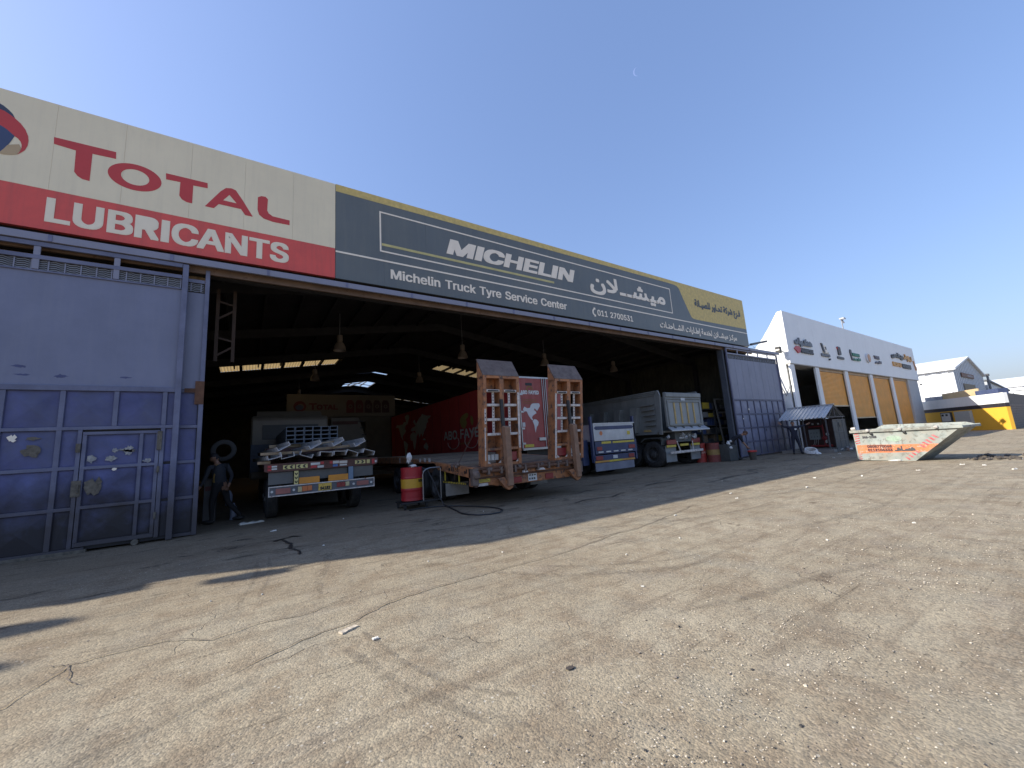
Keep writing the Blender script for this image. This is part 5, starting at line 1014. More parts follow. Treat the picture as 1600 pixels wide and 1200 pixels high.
# ramps
def chevrons(b, x, z0, z1, y, w, up=-1, step=.085):
    z = z0+.03
    while z+step*.8 < z1:
        h = step*.62
        if up < 0: b.add([(x-w, y, z+h), (x, y, z), (x+w, y, z+h), (x, y, z+h*.72)], [(0, 1, 2, 3)])
        else: b.add([(x-w, y, z), (x, y, z+h*.3), (x+w, y, z), (x, y, z+h)], [(0, 1, 2, 3)])
        z += step
def ramp(x0, name_label, boxcols):
    w = 1.22 if x0 < 7 else 1.19; y0 = 9.50; y1 = 9.85
    root = B(); 
    for a, c in ((x0, x0+.10), (x0+w-.10, x0+w)): root.box(a, c, y0, y1, 1.04, 3.57)
    o = root.build('ramp', ORG, lo, bevel=.006, label=name_label)
    mid = B(); mid.box(x0+w/2-.07, x0+w/2+.07, y0+.01, y1-.02, 1.10, 3.56); mid.build('centre_rail', ORG, o, bevel=.005)
    b = B(); b.box(x0, x0+w, y0+.002, y1, 3.50, 3.58); b.build('cross_member', ORG, o, bevel=.004); b = B(); b.box(x0+.101, x0+w-.101, y0+.02, y1, 1.04, 1.12); b.build('cross_member', ORG, o, bevel=.004)
    for za, zc in ((3.16, 3.50), (1.46, 1.90)): b = B(); b.box(x0+.102, x0+w-.102, y1-.03, y1-.005, za, zc); b.build('back_plate', ORG, o)
    for i, z in enumerate((3.14, 2.73, 2.32, 1.91, 1.50)):
        for a, c in ((x0+.105, x0+w/2-.075), (x0+w/2+.075, x0+w-.105)):
            b = B(); b.box(a, c, y0+.01, y0+.14, z-.035, z+.035); b.build('rung', WORNW if i < 4 else ORG, o, bevel=.005)
            if i == 0:
                b = B(); b.box(a+.04, c-.04, y0+.004, y0+.009, z-.022, z+.018); b.build('black_stripe', BLK, o)
    for cx in (x0+.10+(w/2-.17)/2+.02, x0+w/2+.07+(w/2-.17)/2-.02):
        t = B(); t.box(cx-.035, cx+.035, y0+.06, y0+.075, 1.95, 3.10); tp = t.build('reflective_tape', WORNW, o)
        q = B(); chevrons(q, cx, 1.96, 3.08, y0+.058, .028); q.build('chevron', BLK, tp, fix=False)
    b = B(); b.box(x0+w-.10+.012, x0+w-.02, y0-.006, y0-.001, 1.5, 3.1) if x0 < 7 else b.box(x0+.01, x0+.07, y0-.006, y0-.001, 1.1, 3.1)
    b.build('worn_stripe', WORNW, o)
    if x0 < 7:
        b = B(); b.box(x0+.015, x0+.07, y0-.006, y0-.001, 2.2, 2.62); s = b.build('reflective_tape', WORNW, o)
        b = B(); chevrons(b, x0+.043, 2.2, 2.6, y0-.0075, .024, step=.11); b.build('chevron', BLK, s, fix=False)
        b = B(); b.box(x0+.012, x0+.045, y0-.006, y0-.001, 1.2, 2.1); b.build('worn_stripe', WORNW, o)
    # toe plate folding back at the top
    b = B(); b.add([(x0-.005, y0-.01, 3.58), (x0+w+.005, y0-.01, 3.58), (x0+w+.005, y1+.02, 4.12), (x0-.005, y1+.02, 4.12),
                    (x0-.005, y0+.03, 3.56), (x0+w+.005, y0+.03, 3.56), (x0+w+.005, y1+.06, 4.10), (x0-.005, y1+.06, 4.10)],
                   [(0,1,2,3),(7,6,5,4),(4,5,1,0),(5,6,2,1),(6,7,3,2),(7,4,0,3)]); b.build('toe_plate', TOE, o, bevel=.004)
    for xg in (x0, x0+w-.03): b = B(); b.prism([(y0+.03, 3.58), (y1+.02, 3.58), (y1+.02, 4.08)], 'yz', xg, xg+.03); b.build('gusset', ORG, o)
    # lower bays
    cols_ = ((x0+.12, x0+w/2-.09), (x0+w/2+.09, x0+w-.12))
    for (a, c), kind_ in zip(cols_, boxcols):
        if kind_ == 'lamps':
            for i in range(3): b = B(); b.box(a+i*.13+.02, a+i*.13+.12, y0+.10, y0+.14, 1.20, 1.36); b.build('work_lamp', PLW, o, bevel=.008)
        elif kind_ == 'red': b = B(); b.box(a, c, y0+.06, y0+.10, 1.16, 1.40); b.build('lamp_box', LRED, o, bevel=.008)
        elif kind_ == 'white':
            for i in range(2): b = B(); b.box(a+i*.17+.02, a+i*.17+.15, y0+.08, y0+.12, 1.20, 1.38); b.build('work_lamp', PLW, o, bevel=.008)
        b = B(); b.add([(a-.01, y0+.02, 1.12), (a+.08, y0+.02, 1.12), (a-.01, y0+.02, 1.20)], [(0, 1, 2)]); b.add([(c+.01, y0+.02, 1.12), (c-.08, y0+.02, 1.12), (c+.01, y0+.02, 1.20)], [(0, 1, 2)]); b.build('corner_plate', WORNW, o, fix=False)
    return o
def lean(o, k, dx):
    if 'leant' not in o.data:
        for v in o.data.vertices: v.co.x += (v.co.z-1.05)*k+dx
        o.data['leant'] = 1
    for ch in o.children: lean(ch, k, dx)
lean(ramp(5.38, 'left raised ramp', ('lamps', 'red')), .04, -.03)
lean(ramp(7.96, 'right raised ramp', ('red', 'white')), .105, -.17)
for xc, l in ((5.99, 0), (8.50, 1)):
    b = B(); b.prism([(9.22, .50), (9.38, .46), (9.44, 2.10), (9.36, 2.13), (9.24, 2.08)], 'yz', xc-.085, xc+.085); b.build('lift_arm', mat('worn_arm_paint', (0.26, 0.145, 0.085), rough=0.65, var=0.3, scale=5, dirt=(0.14, 0.10, 0.08), damt=0.7, bump=0.3), lo, bevel=.012)
    b = B(); b.tube((xc-.02, 9.42, 2.0), (xc-.02, 9.46, 2.88), .055, 10); b.build('hydraulic_ram', BLK, lo)
    b = B(); b.prism([(xc-.36, .72), (xc-.16, .74), (xc-.02, .56), (xc+.12, .60), (xc+.10, .44), (xc-.03, .38), (xc-.16, .46)], 'xz', 9.30, 9.42); b.build('arm_bracket', ORG, lo, bevel=.01)
for yy in (12.1, 13.43, 14.76, 16.1):
    for xx in (XL+.18, XL+.52): wheel(lo, xx, yy, .50, .27, -1)
    for xx in (XR-.18, XR-.52): wheel(lo, xx, yy, .50, .27, 1)
    b = B(); b.tube((XL+.5, yy, .5), (XR-.5, yy, .5), .07, 8); b.build('axle', BLK, lo)
MFL = mat('grey_mudflap', (0.25, 0.235, 0.21), rough=0.7, var=0.2, scale=4)
b = B(); b.box(4.86, 5.60, 11.0, 11.03, .24, .60); b.build('mudflap', MFL, lo)
b = B(); b.box(7.9, 8.6, 11.0, 11.03, .24, .66); b.build('mudflap', MFL, lo)
b = B(); b.box(XL+.01, XL+.05, 9.85, 11.45, .595, .655); ut = b.build('underrun_bar', BLK, lo)
b = B()
yy = 9.9
while yy < 11.4: b.add([(XL+.007, yy, .60), (XL+.007, yy+.05, .60), (XL+.007, yy+.085, .65), (XL+.007, yy+.035, .65)], [(0, 1, 2, 3)]); yy += .11
b.build('hazard_dash', YEL, ut, fix=False)
b = B(); b.beam((XL+.03, 10.35, .66), (XL+.03, 10.35, .95), .03, .03); b.beam((XL+.03, 11.3, .66), (XL+.03, 11.3, .97), .03, .03); b.build('bar_hanger', YEL, lo)
b = B()      # lashing chain
def chain(b, p0, p1, n):
    p0 = Vector(p0); p1 = Vector(p1)
    for i in range(n):
        c = p0.lerp(p1, (i+.5)/n); d = (p1-p0)/n*.62; a = d.cross(Z if i % 2 else X).normalized()*.018
        b.path([c-d-a*.2, c-d*.6+a, c+d*.6+a, c+d, c+d*.6-a, c-d*.6-a], .006, 4, closed=True)
chain(b, (XL+.05, 10.42, 1.14), (5.36, 9.62, 2.35), 26); chain(b, (XL-.03, 10.42, 1.14), (XL-.02, 10.55, .72), 9)
b.build('lashing_chain', mat('chain_steel', (0.11, 0.07, 0.05), rough=0.7), lo)
b = B()
for i in range(7): b.blob((XL-.02+random.uniform(-.04, .06), 10.25+i*.09, 1.06+random.uniform(-.05, .09)), (.05, .05, .05), 7, 5, .3)
b.build('ratchet', TOE, lo)
b = B()
for yy in (12.35, 12.75, 13.2): b.box(XL-.008, XL-.002, yy, yy+.16, 1.22, 1.34)
for yy in (14.2, 15.4): b.box(XL-.008, XL-.002, yy, yy+.10, 1.19, 1.38)
b.build('reflective_tape', WORNW, lo)
b = B(); b.box(5.6, 8.2, 20.6, 24, 1.0, 1.40); b.build('gooseneck', ORG, lo)

# ------------------------------------------------------------------ RED BOX TRAILER
REDB = mat('deep_red_body', (0.38, 0.030, 0.028), rough=0.9, var=0.08, scale=0.8, dirt=(0.26, 0.025, 0.022), damt=0.4, bump=0.04)
REDD = mat('faded_red_door', (0.34, 0.060, 0.050), rough=0.5, var=0.15, scale=2.5, dirt=(0.24, 0.06, 0.05), damt=0.5, streak=((0.40, 0.14, 0.12), 0.45), bump=0.08)
MAPG = mat('map_grey', (0.42, 0.40, 0.35), rough=0.95, var=0.1)
MAPW = mat('map_white', (0.66, 0.64, 0.62), rough=0.6, var=0.08)
GLG = mat('globe_gold', (0.24, 0.17, 0.04), rough=0.9, var=0.1)
STL = mat('stainless', (0.42, 0.42, 0.42), rough=0.35, metal=0.6, var=0.15)
bt = thing('box_trailer', 'deep red box trailer with world map and abo fayed lettering', 'trailer', (10.8, 22, 0))
b = B(); b.box(9.5, 12.2, 13.66, 31.6, 1.36, 4.46); b.build('body', REDB, bt)
b = B()
for i in range(14): 
    yy = 14.4+i*1.25; b.box(9.488, 9.499, yy, yy+.012, 1.40, 4.42)
b.build('panel_seam', mat('seam_red', (0.12, 0.01, 0.01), rough=0.5), bt)
for a, c in ((9.545, 10.78), (10.92, 12.16)):
    b = B(); b.box(a, c, 13.60, 13.655, 1.44, 4.40); b.build('rear_door', REDD, bt, bevel=.006)
b = B(); b.box(9.5, 12.2, 13.58, 13.652, 4.40, 4.47); b.box(9.5, 12.2, 13.56, 13.655, 1.34, 1.43); b.box(9.5, 9.54, 13.60, 13.655, 1.43, 4.40); b.box(12.165, 12.2, 13.60, 13.655, 1.43, 4.40); b.build('rear_frame', STL, bt)
for xx in (10.73, 10.83, 10.93):
    b = B(); b.tube((xx, 13.565, 1.42), (xx, 13.565, 4.42), .020, 8); b.build('locking_bar', STL, bt)
for zz in (1.62, 2.25, 2.95, 3.7):
    b = B(); b.box(9.50, 9.66, 13.575, 13.598, zz-.04, zz+.04); b.build('hinge', STL, bt)
b = B(); b.box(10.36, 10.72, 13.53, 13.598, 1.70, 1.84); b.build('handle', STL, bt, bevel=.01)
b = B(); b.box(9.85, 10.2, 13.590, 13.597, 4.08, 4.2); b.build('vent', BLK, bt)
b = B(); b.box(9.62, 10.08, 13.588, 13.597, 1.46, 1.58); b.build('reflector_tape', YEL, bt)
b = B(); b.box(9.56, 9.70, 13.588, 13.597, 2.32, 2.5); b.build('sticker', PLW, bt)
YD = 13.592
b = B(); text(b, 'ABO FAYED', (9.56, YD, 3.70), X, Z, .98, .17, bold=.012); b.build('lettering', MAPW, bt, fix=False)
b = B(); ring(b, 10.05, 3.93, .16, .13, .12, .09, YD+.001, n=20)
for i in range(3): b.box(9.66, 10.40, YD, YD+.003, 3.46-i*.075, 3.475-i*.075)
b.build('gold_swirl', GLG, bt, fix=False)
b = B(); front(b, [(9.63,3.05),(9.72,3.17),(9.86,3.10),(10.01,3.12),(10.05,3.22),(10.12,3.29),(10.30,3.33),(10.52,3.31),(10.55,3.2),(10.46,3.08),(10.38,2.98),(10.30,3.05),(10.26,3.10),(10.20,3.02),(10.30,2.97),(10.33,2.88),(10.24,2.84),(10.12,2.77),(10.08,2.68),(10.14,2.60),(10.08,2.58),(10.0,2.66),(9.90,2.80),(9.83,2.95),(9.76,2.98),(9.72,2.93)][::-1], YD)
front(b, [(10.10,2.55),(10.20,2.63),(10.33,2.60),(10.42,2.50),(10.37,2.36),(10.30,2.30),(10.25,2.16),(10.22,2.05),(10.19,2.2),(10.17,2.38)][::-1], YD); b.build('map_print', MAPW, bt, fix=False)
XS = 9.486
def side(b, pts): b.poly([(XS, p[0], p[1]) for p in pts])
b = B()
for pts in ([(30.46,3.52),(30.2,3.72),(29.6,3.66),(28.83,3.68),(28.51,3.82),(28.06,3.78),(28.0,3.6),(28.23,3.45),(28.3,3.3),(28.11,3.15),(28.43,2.95),(28.7,2.85),(28.9,2.71),(28.75,2.6),(28.69,2.45),(29.0,2.6),(29.21,2.76),(29.5,3.14),(29.8,3.47)],
            [(28.66,2.42),(28.46,2.45),(28.1,2.35),(27.74,2.16),(27.84,1.88),(28.0,1.7),(28.1,1.36),(28.39,1.38),(28.42,1.6),(28.5,1.9),(28.63,2.2)],
            [(28.33,4.2),(27.9,4.28),(27.58,4.27),(27.3,4.15),(27.35,4.0),(27.47,3.88),(27.7,3.66),(27.86,3.52),(28.0,3.7)],
            [(27.1,3.05),(26.97,3.22),(26.82,3.25),(26.5,3.3),(26.13,3.35),(26.4,3.5),(26.58,3.65),(26.4,3.78),(26.23,3.78),(26.1,3.6),(25.99,3.5),(25.8,3.6),(25.44,3.80),(25.1,3.9),(24.8,4.05),(24.56,3.95),(24.1,3.85),(23.31,3.78),(23.5,3.68),(23.89,3.58),(23.8,3.45),(24.14,3.31),(24.2,3.1),(24.53,2.9),(24.7,2.7),(24.93,2.53),(25.0,2.7),(25.15,2.77),(25.3,2.6),(25.42,2.50),(25.55,2.7),(25.7,2.85),(25.85,2.65),(25.99,2.60),(26.15,2.85),(26.2,3.05),(26.56,3.0)],
            [(27.2,2.8),(26.8,2.95),(26.43,2.96),(26.1,2.8),(25.93,2.6),(26.0,2.4),(26.09,2.19),(26.25,1.9),(26.39,1.74),(26.55,1.8),(26.64,1.95),(26.7,2.2),(26.75,2.36),(27.1,2.4),(27.25,2.6)],
            [(24.73,1.96),(24.5,2.08),(24.24,2.15),(24.05,2.0),(23.92,1.88),(24.0,1.75),(24.12,1.65),(24.35,1.72),(24.51,1.77),(24.68,1.8)], [(24.9,2.35),(24.6,2.45),(24.3,2.3),(24.6,2.3)]): side(b, pts)
b.build('map_print', MAPG, bt, fix=False)
b = B()
for pts in ([(19.3,3.16),(19.1,3.3),(18.9,3.37),(18.5,3.43),(18.30,3.35),(18.36,3.2),(18.61,3.1),(18.5,2.95),(18.56,2.80),(18.74,2.62),(19.0,2.65),(19.15,2.75),(19.31,2.98)], [(18.05,3.26),(17.85,3.15),(17.77,2.95),(17.85,2.72),(18.02,2.78),(18.1,3.0)]): side(b, pts)
b.build('globe_print', GLG, bt, fix=False)
b = B(); text(b, 'ABO FAYED', (XS, 21.5, 2.12), -Y, Z, 4.85, .50, bold=.02); b.build('lettering', MAPG, bt, fix=False)
b = B(); text(b, 'equipment', (XS, 19.6, 1.80), -Y, Z, 1.35, .14); b.build('lettering', GLG, bt, fix=False)
b = B()
for c, s in ((20.4, 1), (17.95, -1)):
    b.path([(XS-.004, c+s*(.55*math.cos(t)+.1*t), 1.92+.32*math.sin(t)) for t in [math.pi*(.1+1.4*i/18)*-1+.5 for i in range(19)]], .016, 4)
b.build('swirl', MAPG, bt)
for yy in (15.6, 17.0, 18.4):
    wheel(bt, 9.72, yy, .52, .32, -1); wheel(bt, 11.98, yy, .52, .32, 1)
b = B(); b.box(9.9, 11.8, 13.9, 31, 1.05, 1.34); b.build('chassis', BLK, bt)
b = B(); b.box(9.6, 12.1, 13.75, 13.85, .55, .68); b.build('bumper', WORNW, bt)

# ------------------------------------------------------------------ LOADED LORRY
BRS = mat('brown_red_steel', (0.11, 0.045, 0.035), rough=0.7, var=0.3, scale=5, dirt=(0.06, 0.045, 0.04), damt=0.6)
GRS = mat('grey_steel_paint', (0.11, 0.115, 0.13), rough=0.55, var=0.2, scale=4, dirt=(0.06, 0.06, 0.06), damt=0.5)
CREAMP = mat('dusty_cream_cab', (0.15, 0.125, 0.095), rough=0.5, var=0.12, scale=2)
CHEV = mat('chevron_yellow', (0.58, 0.50, 0.20), rough=0.5, var=0.1, scale=14)
lr = thing('flatbed_lorry', 'flatbed lorry with stickered rear beam, its deck loaded with steel profiles', 'lorry', (1.7, 15, 0))
b = B(); b.prism([(.36, 1.33), (.44, 1.30), (3.0, 1.30), (3.08, 1.34), (3.08, 1.50), (.36, 1.51)], 'xz', 11.6, 11.72); rb = b.build('rear_beam', BRS, lr, bevel=.006)
def flat(x0, x1, z0, z1, m, p, name, y=11.592):
    b = B(); b.box(x0, x1, y, y+.006, z0, z1); return b.build(name, m, p)
RDS = mat('sticker_red', (0.42, 0.035, 0.04), rough=0.5, var=0.2, scale=15); BLS = mat('sticker_blue', (0.05, 0.14, 0.35), rough=0.5, var=0.2, scale=15)
for x0_, x1_, z0_, z1_, m_ in ((.43,.51,1.34,1.39,RDS),(.43,.51,1.41,1.47,RDS),(.515,.63,1.36,1.40,PLW),(.515,.63,1.42,1.46,PLW),(1.38,1.53,1.34,1.40,RDS),(1.54,1.69,1.33,1.39,PLW),(1.38,1.60,1.41,1.47,PLW),(1.61,1.69,1.42,1.48,RDS),
                                (1.83,1.90,1.41,1.48,RDS),(1.91,2.03,1.33,1.39,BLS),(1.91,2.06,1.41,1.48,PLW),(2.08,2.26,1.34,1.38,PLW),(2.07,2.27,1.40,1.47,STL),(2.92,2.99,1.33,1.46,RDS),(3.0,3.05,1.36,1.42,PLW)): flat(x0_, x1_, z0_, z1_, m_, rb, 'sticker')
for x0_, x1_, d in ((.76,1.02,-1),(1.05,1.31,-1),(2.47,2.74,1),(2.78,2.86,1)):
    o = flat(x0_, x1_, 1.355, 1.455, CHEV, rb, 'chevron_sticker')
    b = B(); x = x0_+.02
    while x+.09 < x1_:
        s = .04*d; c = x+.05
        b.add([(c-s, 11.589, 1.365), (c+s*.3, 11.589, 1.365), (c+s*1.2, 11.589, 1.405), (c+s*.3, 11.589, 1.445), (c-s, 11.589, 1.445), (c, 11.589, 1.405)], [(0, 1, 2, 3, 4, 5)]); x += .12
    b.build('arrow', BLK, o, fix=False)
b = B(); b.box(.47, 2.95, 11.55, 11.63, .73, .955); bp_ = b.build('bumper', GRS, lr, bevel=.006)
b = B(); b.box(.455, 2.965, 11.53, 11.548, .935, .96); b.box(.455, 2.965, 11.53, 11.548, .715, .738); b.box(.455, .475, 11.53, 11.548, .739, .934); b.box(2.945, 2.965, 11.53, 11.548, .739, .934); b.build('white_edge', WORNW, bp_)
def lampset(xs, y=11.54):
    for x0_, x1_, z0_, z1_, m_ in xs:
        b = B(); b.box(x0_, x1_, y-.012, y+.009, z0_, z1_); b.build('tail_lamp', m_, bp_, bevel=.005)
DPINK = mat('dusty_reflector', (0.30, 0.11, 0.09), rough=0.5, var=0.2)
lampset([(.61,.93,.765,.90,DPINK),(1.09,1.18,.77,.90,mat('lamp_cream', (0.50,0.43,0.24), rough=0.3)),(1.185,1.30,.775,.905,LORG),(1.305,1.41,.78,.905,LORG),(2.0,2.10,.79,.91,LRED),(2.105,2.21,.79,.91,LRED),(2.215,2.31,.80,.91,mat('lamp_cream', (0,0,0))),(2.50,2.81,.78,.90,DPINK)])
for x in (.53, 1.0, 2.42, 2.88):
    b = B(); b.tube((x, 11.53, .835), (x, 11.549, .835), .03, 10); b.build('reflector', PLW, bp_)
b = B(); b.box(1.56, 1.87, 11.535, 11.548, .75, .925); np_ = b.build('number_plate', mat('plate_yellow', (0.60, 0.40, 0.07), rough=0.5, var=0.1), bp_)
b = B(); text(b, '54182', (1.60, 11.532, .765), X, Z, .24, .085, bold=.006); text(b, '11', (1.64, 11.532, .875), X, Z, .06, .03)
b.build('plate_digits', BLK, np_, fix=False)
for a, c, z in ((1.12, 1.59, .965), (1.80, 2.29, .965)):
    b = B(); b.box(a, c, 11.58, 11.60, z, z+.155); b.build('orange_board', mat('orange_board', (0.62, 0.25, 0.025), rough=0.5, var=0.1, scale=4, dirt=(0.4, 0.18, 0.05), damt=0.5), lr)
b = B(); b.box(1.005, 1.10, 11.575, 11.60, .965, 1.295); o = b.build('chevron_post', CHEV, lr)
b = B()
for z in (.99, 1.09, 1.19): b.add([(1.02, 11.572, z+.07), (1.02, 11.572, z+.03), (1.0525, 11.572, z), (1.085, 11.572, z+.03), (1.085, 11.572, z+.07), (1.0525, 11.572, z+.035)], [(0, 1, 2, 3, 4, 5)])
b.build('arrow', BLK, o, fix=False)
b = B(); b.box(2.30, 2.42, 11.58, 11.61, .965, 1.298); b.build('blue_post', mat('pale_blue_steel', (0.14, 0.21, 0.30), rough=0.5, var=0.2), lr)
b = B(); b.box(.45, .99, 11.64, 11.66, 1.0, 1.29); b.box(2.44, 2.95, 11.64, 11.66, 1.02, 1.29); b.box(1.11, 2.29, 11.68, 11.70, 1.05, 1.29); b.build('rear_panel', mat('dull_panel', (0.10, 0.10, 0.095), rough=0.6, var=0.2), lr)
b = B(); b.box(.4, 3.04, 11.73, 19.2, 1.38, 1.50); b.build('deck', BRS, lr)
b = B(); b.box(.95, 1.15, 11.8, 21, .85, 1.37); b.box(2.3, 2.5, 11.8, 21, .85, 1.37); b.build('chassis', BLK, lr)
for yy in (13.6, 14.95, 20.6):
    wheel(lr, .62, yy, .52, .3, -1); wheel(lr, 2.82, yy, .52, .3, 1)
b = B(); b.prism([(19.5, .9), (21.9, .9), (21.9, 2.4), (21.5, 3.35), (21.2, 3.5), (19.7, 3.5), (19.5, 3.35)], 'yz', .1, 3.0); cb = b.build('cab', CREAMP, lr, bevel=.06)
b = B(); b.box(.5, 2.6, 19.46, 19.492, 2.5, 3.1); b.build('rear_window', BLK, cb)
b = B(); b.box(.11, 2.99, 19.44, 19.495, 1.2, 2.3); b.build('cab_rear_panel', mat('dim_blue_panel', (0.06, 0.07, 0.095), rough=0.6, var=0.2), cb)
b = B(); b.prism([(19.9, 3.51), (21.3, 3.51), (20.2, 3.75)], 'yz', .3, 2.8); b.build('wind_deflector', CREAMP, cb)
# second lorry cab farther in
c2 = thing('cream_lorry', 'cream lorry with open bonnet flaps parked deep in the hall below the wall board', 'lorry', (5.6, 26, 0))
b = B(); b.prism([(4.15, .9), (6.35, .9), (6.25, 2.6), (6.0, 3.3), (5.8, 4.0), (4.15, 4.0)], 'xz', 26, 30); b.build('cab', CREAMP, c2, bevel=.05)
b = B()
for i in range(6): b.box(5.75+.1*(5-i), 6.1+.1*(5-i)-.1, 25.93, 25.99, 1.6+i*.42, 1.66+i*.42)
b.build('side_clip', BLK, c2)
b = B(); b.box(4.25, 5.7, 25.95, 25.995, 3.55, 3.75); b.build('roof_stripe', BRS, c2)
for xx, s in ((4.4, -1), (6.1, 1)): wheel(c2, xx, 27, .5, .3, s)

# the load
CHN = mat('galvanised_profile', (0.52, 0.51, 0.50), rough=0.5, metal=0.2, var=0.2, scale=6, dirt=(0.2, 0.19, 0.18), damt=0.5)
TUB = mat('grey_box_section', (0.16, 0.185, 0.215), rough=0.55, metal=0.2, var=0.2, scale=6)
TIM = mat('timber_bearer', (0.36, 0.26, 0.16), rough=0.85, var=0.25, scale=4, bump=0.3)
def channel():
    t = B(); w, h, th = .30, .11, .012; L0, L1 = 0, 6.0
    t.box(-w/2, w/2, L0, L1, 0, th); t.box(-w/2, -w/2+th, L0, L1, th, h); t.box(w/2-th, w/2, L0, L1, th, h)
    return t
proto = None
specs = [(.58,1.60,11.45,.25,.10),(.86,1.60,11.50,.22,-.06),(1.27,1.60,11.6,-.35,.05),(1.72,1.62,11.35,-.10+math.pi,.02),(2.04,1.62,11.3,-.06+math.pi,.04),(2.38,1.60,11.4,-.35+math.pi,.02),(2.80,1.60,11.35,-.30+math.pi,.03),
         (.78,1.84,11.5,.50,.12),(1.48,1.84,11.4,.52,.14),(2.03,1.89,11.4,.50,.10),(2.60,1.85,11.5,.48,.08)]
low = 'leftmost|second from left|third from left|fourth from left|fifth from left|sixth from left|rightmost'.split('|')
for i, (x, z, y, roll, yaw) in enumerate(specs):
    lab = (low[i]+' loose steel channel in the lower layer over the stickered beam') if i < 7 else (('leftmost', 'second from left', 'third from left', 'rightmost')[i-7]+' tilted steel channel in the upper loose layer on the lorry')
    if proto is None: o = channel().build('steel_channel', CHN, fix=True); proto = o
    else: o = proto.copy(); COL.objects.link(o)
    tag(o, lab, 'channel', 'loose steel channels on the lorry')
    o.rotation_euler = (0, -roll, yaw*.4)
    o.location = (x, y, z+(.11 if abs(roll) > 2 else .04)); 
def plank(x0, x1, y, z, h, d, tilt, label):
    b = B(); b.beam((x0, y, z), (x1, y, z+tilt), d, h); o = b.build('timber_plank', TIM, bevel=.006); tag(o, label, 'plank', 'timber bearers in the lorry load')
plank(.28, 1.15, 12.0, 1.765, .07, .14, .0, 'left pale timber bearer lying on the lower steel channels')
plank(1.2, 2.7, 12.1, 1.80, .07, .14, .08, 'right pale timber bearer lying on the lower steel channels')
plank(.22, .50, 11.9, 1.545, .07, .12, 0, 'short timber block at the left corner of the lorry deck')
plank(1.6, 2.2, 12.6, 1.98, .05, .14, .06, 'tilted upper timber bearer behind the third upper channel')
plank(.55, 2.6, 14.3, 2.02, .10, .14, 0, 'long timber bearer under the front of the box section bundle')
plank(.55, 2.6, 17.8, 2.02, .10, .14, 0, 'long timber bearer under the far end of the box section bundle')
b = B(); b.box(.5, 2.65, 14.2, 18.6, 1.505, 1.96); o = b.build('cross_bearers', BRS, lr)
tp = None
for c in range(6):
    for r in range(4):
        if tp is None:
            t = B(); w, h, th = .235, .125, .012
            t.box(0, w, 0, 5.2, 0, th); t.box(0, w, 0, 5.2, h-th, h); t.box(0, th, 0, 5.2, th, h-th); t.box(w-th, w, 0, 5.2, th, h-th)
            o = tp = t.build('box_section', TUB)
        else: o = tp.copy(); COL.objects.link(o)
        o.location = (.98+c*.25, 14.0+random.uniform(-.04, .04)+(.12 if c > 2 else 0), 2.075+r*.13+(0 if c < 3 else .005))
        tag(o, f'hollow grey box section, {("bottom","second","third","top")[r]} row, column {("one","two","three","four","five","six")[c]} from left in the lorry bundle', 'steel tube', 'bundled hollow box sections')

# ------------------------------------------------------------------ BLUE TRAILER (rear)
BLT = mat('trailer_blue', (0.035, 0.050, 0.115), rough=0.5, var=0.2, scale=3, dirt=(0.03, 0.035, 0.06), damt=0.5)
SIL = mat('brushed_alloy', (0.44, 0.45, 0.46), rough=0.42, metal=0.35, var=0.12, scale=2, dirt=(0.30, 0.30, 0.31), damt=0.5, streak=((0.28, 0.29, 0.31), 0.4))
bl = thing('blue_trailer', 'blue trailer with silver tailboard and blue corner posts', 'trailer', (14, 14, 0))
k = 12.6/11.6
def q(x): return x*k
def zz(z): return 1.55+(z-1.55)*k
yb = 12.6
b = B(); b.box(q(11.63), q(14.14), yb, yb+.05, zz(1.52), zz(2.24)); tb = b.build('tailboard', SIL, bl, bevel=.008)
b = B(); b.box(q(11.63), q(14.14), yb-.02, yb-.001, zz(2.21), zz(2.25)); b.build('top_rim', PLW, tb)
b = B(); b.add([(q(11.66), yb-.004, zz(2.05)), (q(11.76), yb-.004, zz(1.97)), (q(13.95), yb-.004, zz(1.97)), (q(14.08), yb-.004, zz(2.05)), (q(13.95), yb-.004, zz(2.12)), (q(11.76), yb-.004, zz(2.12))], [(0, 1, 2, 3, 4, 5)]); b.build('blue_stripe', BLT, tb, fix=False)
b = B(); b.add([(q(12.04)+.1*math.cos(t*.7), yb-.005, zz(1.83)+.1*math.sin(t*.7)) for t in range(9)], [tuple(range(9))]); b.build('emblem', LORG, tb, fix=False)
b = B(); b.box(q(13.62), q(13.80), yb-.008, yb-.003, zz(1.72), zz(1.88)); b.build('sticker', YEL, tb)
for a in (11.50, 14.05): b = B(); b.box(q(a), q(a)+.10, yb+.0, yb+.12, .6, zz(2.52)); b.build('corner_post', BLT, bl)
b = B(); b.box(q(11.63), q(14.14), yb-.02, yb+.08, zz(1.0), zz(1.50)); b.build('rear_beam', BLT, bl)
b = B(); b.box(q(12.0), q(12.55), yb-.03, yb-.021, zz(1.40), zz(1.49)); b.box(q(12.65), q(14.0), yb-.03, yb-.021, zz(1.40), zz(1.48)); b.build('reflective_strip', YEL, bl)
for a, c, z0_, z1_ in ((11.70, 12.0, 1.14, 1.29), (13.6, 14.0, 1.14, 1.29), (11.60, 12.0, .76, .92), (13.55, 13.9, .76, .92)):
    b = B(); b.box(q(a), q(c), yb-.045, yb-.021, zz(z0_), zz(z1_)); b.build('tail_lamp', LRED, bl, bevel=.01)
b = B()
for i in range(5): b.box(q(11.78)+i*.48, q(11.78)+i*.48+.30, yb-.035, yb-.022, zz(1.05), zz(1.10))
b.build('white_mark', PLW, bl)
b = B(); b.box(q(11.55), q(13.95), yb-.02, yb+.05, zz(.74), zz(.95)); b.build('lamp_bar', BLT, bl)
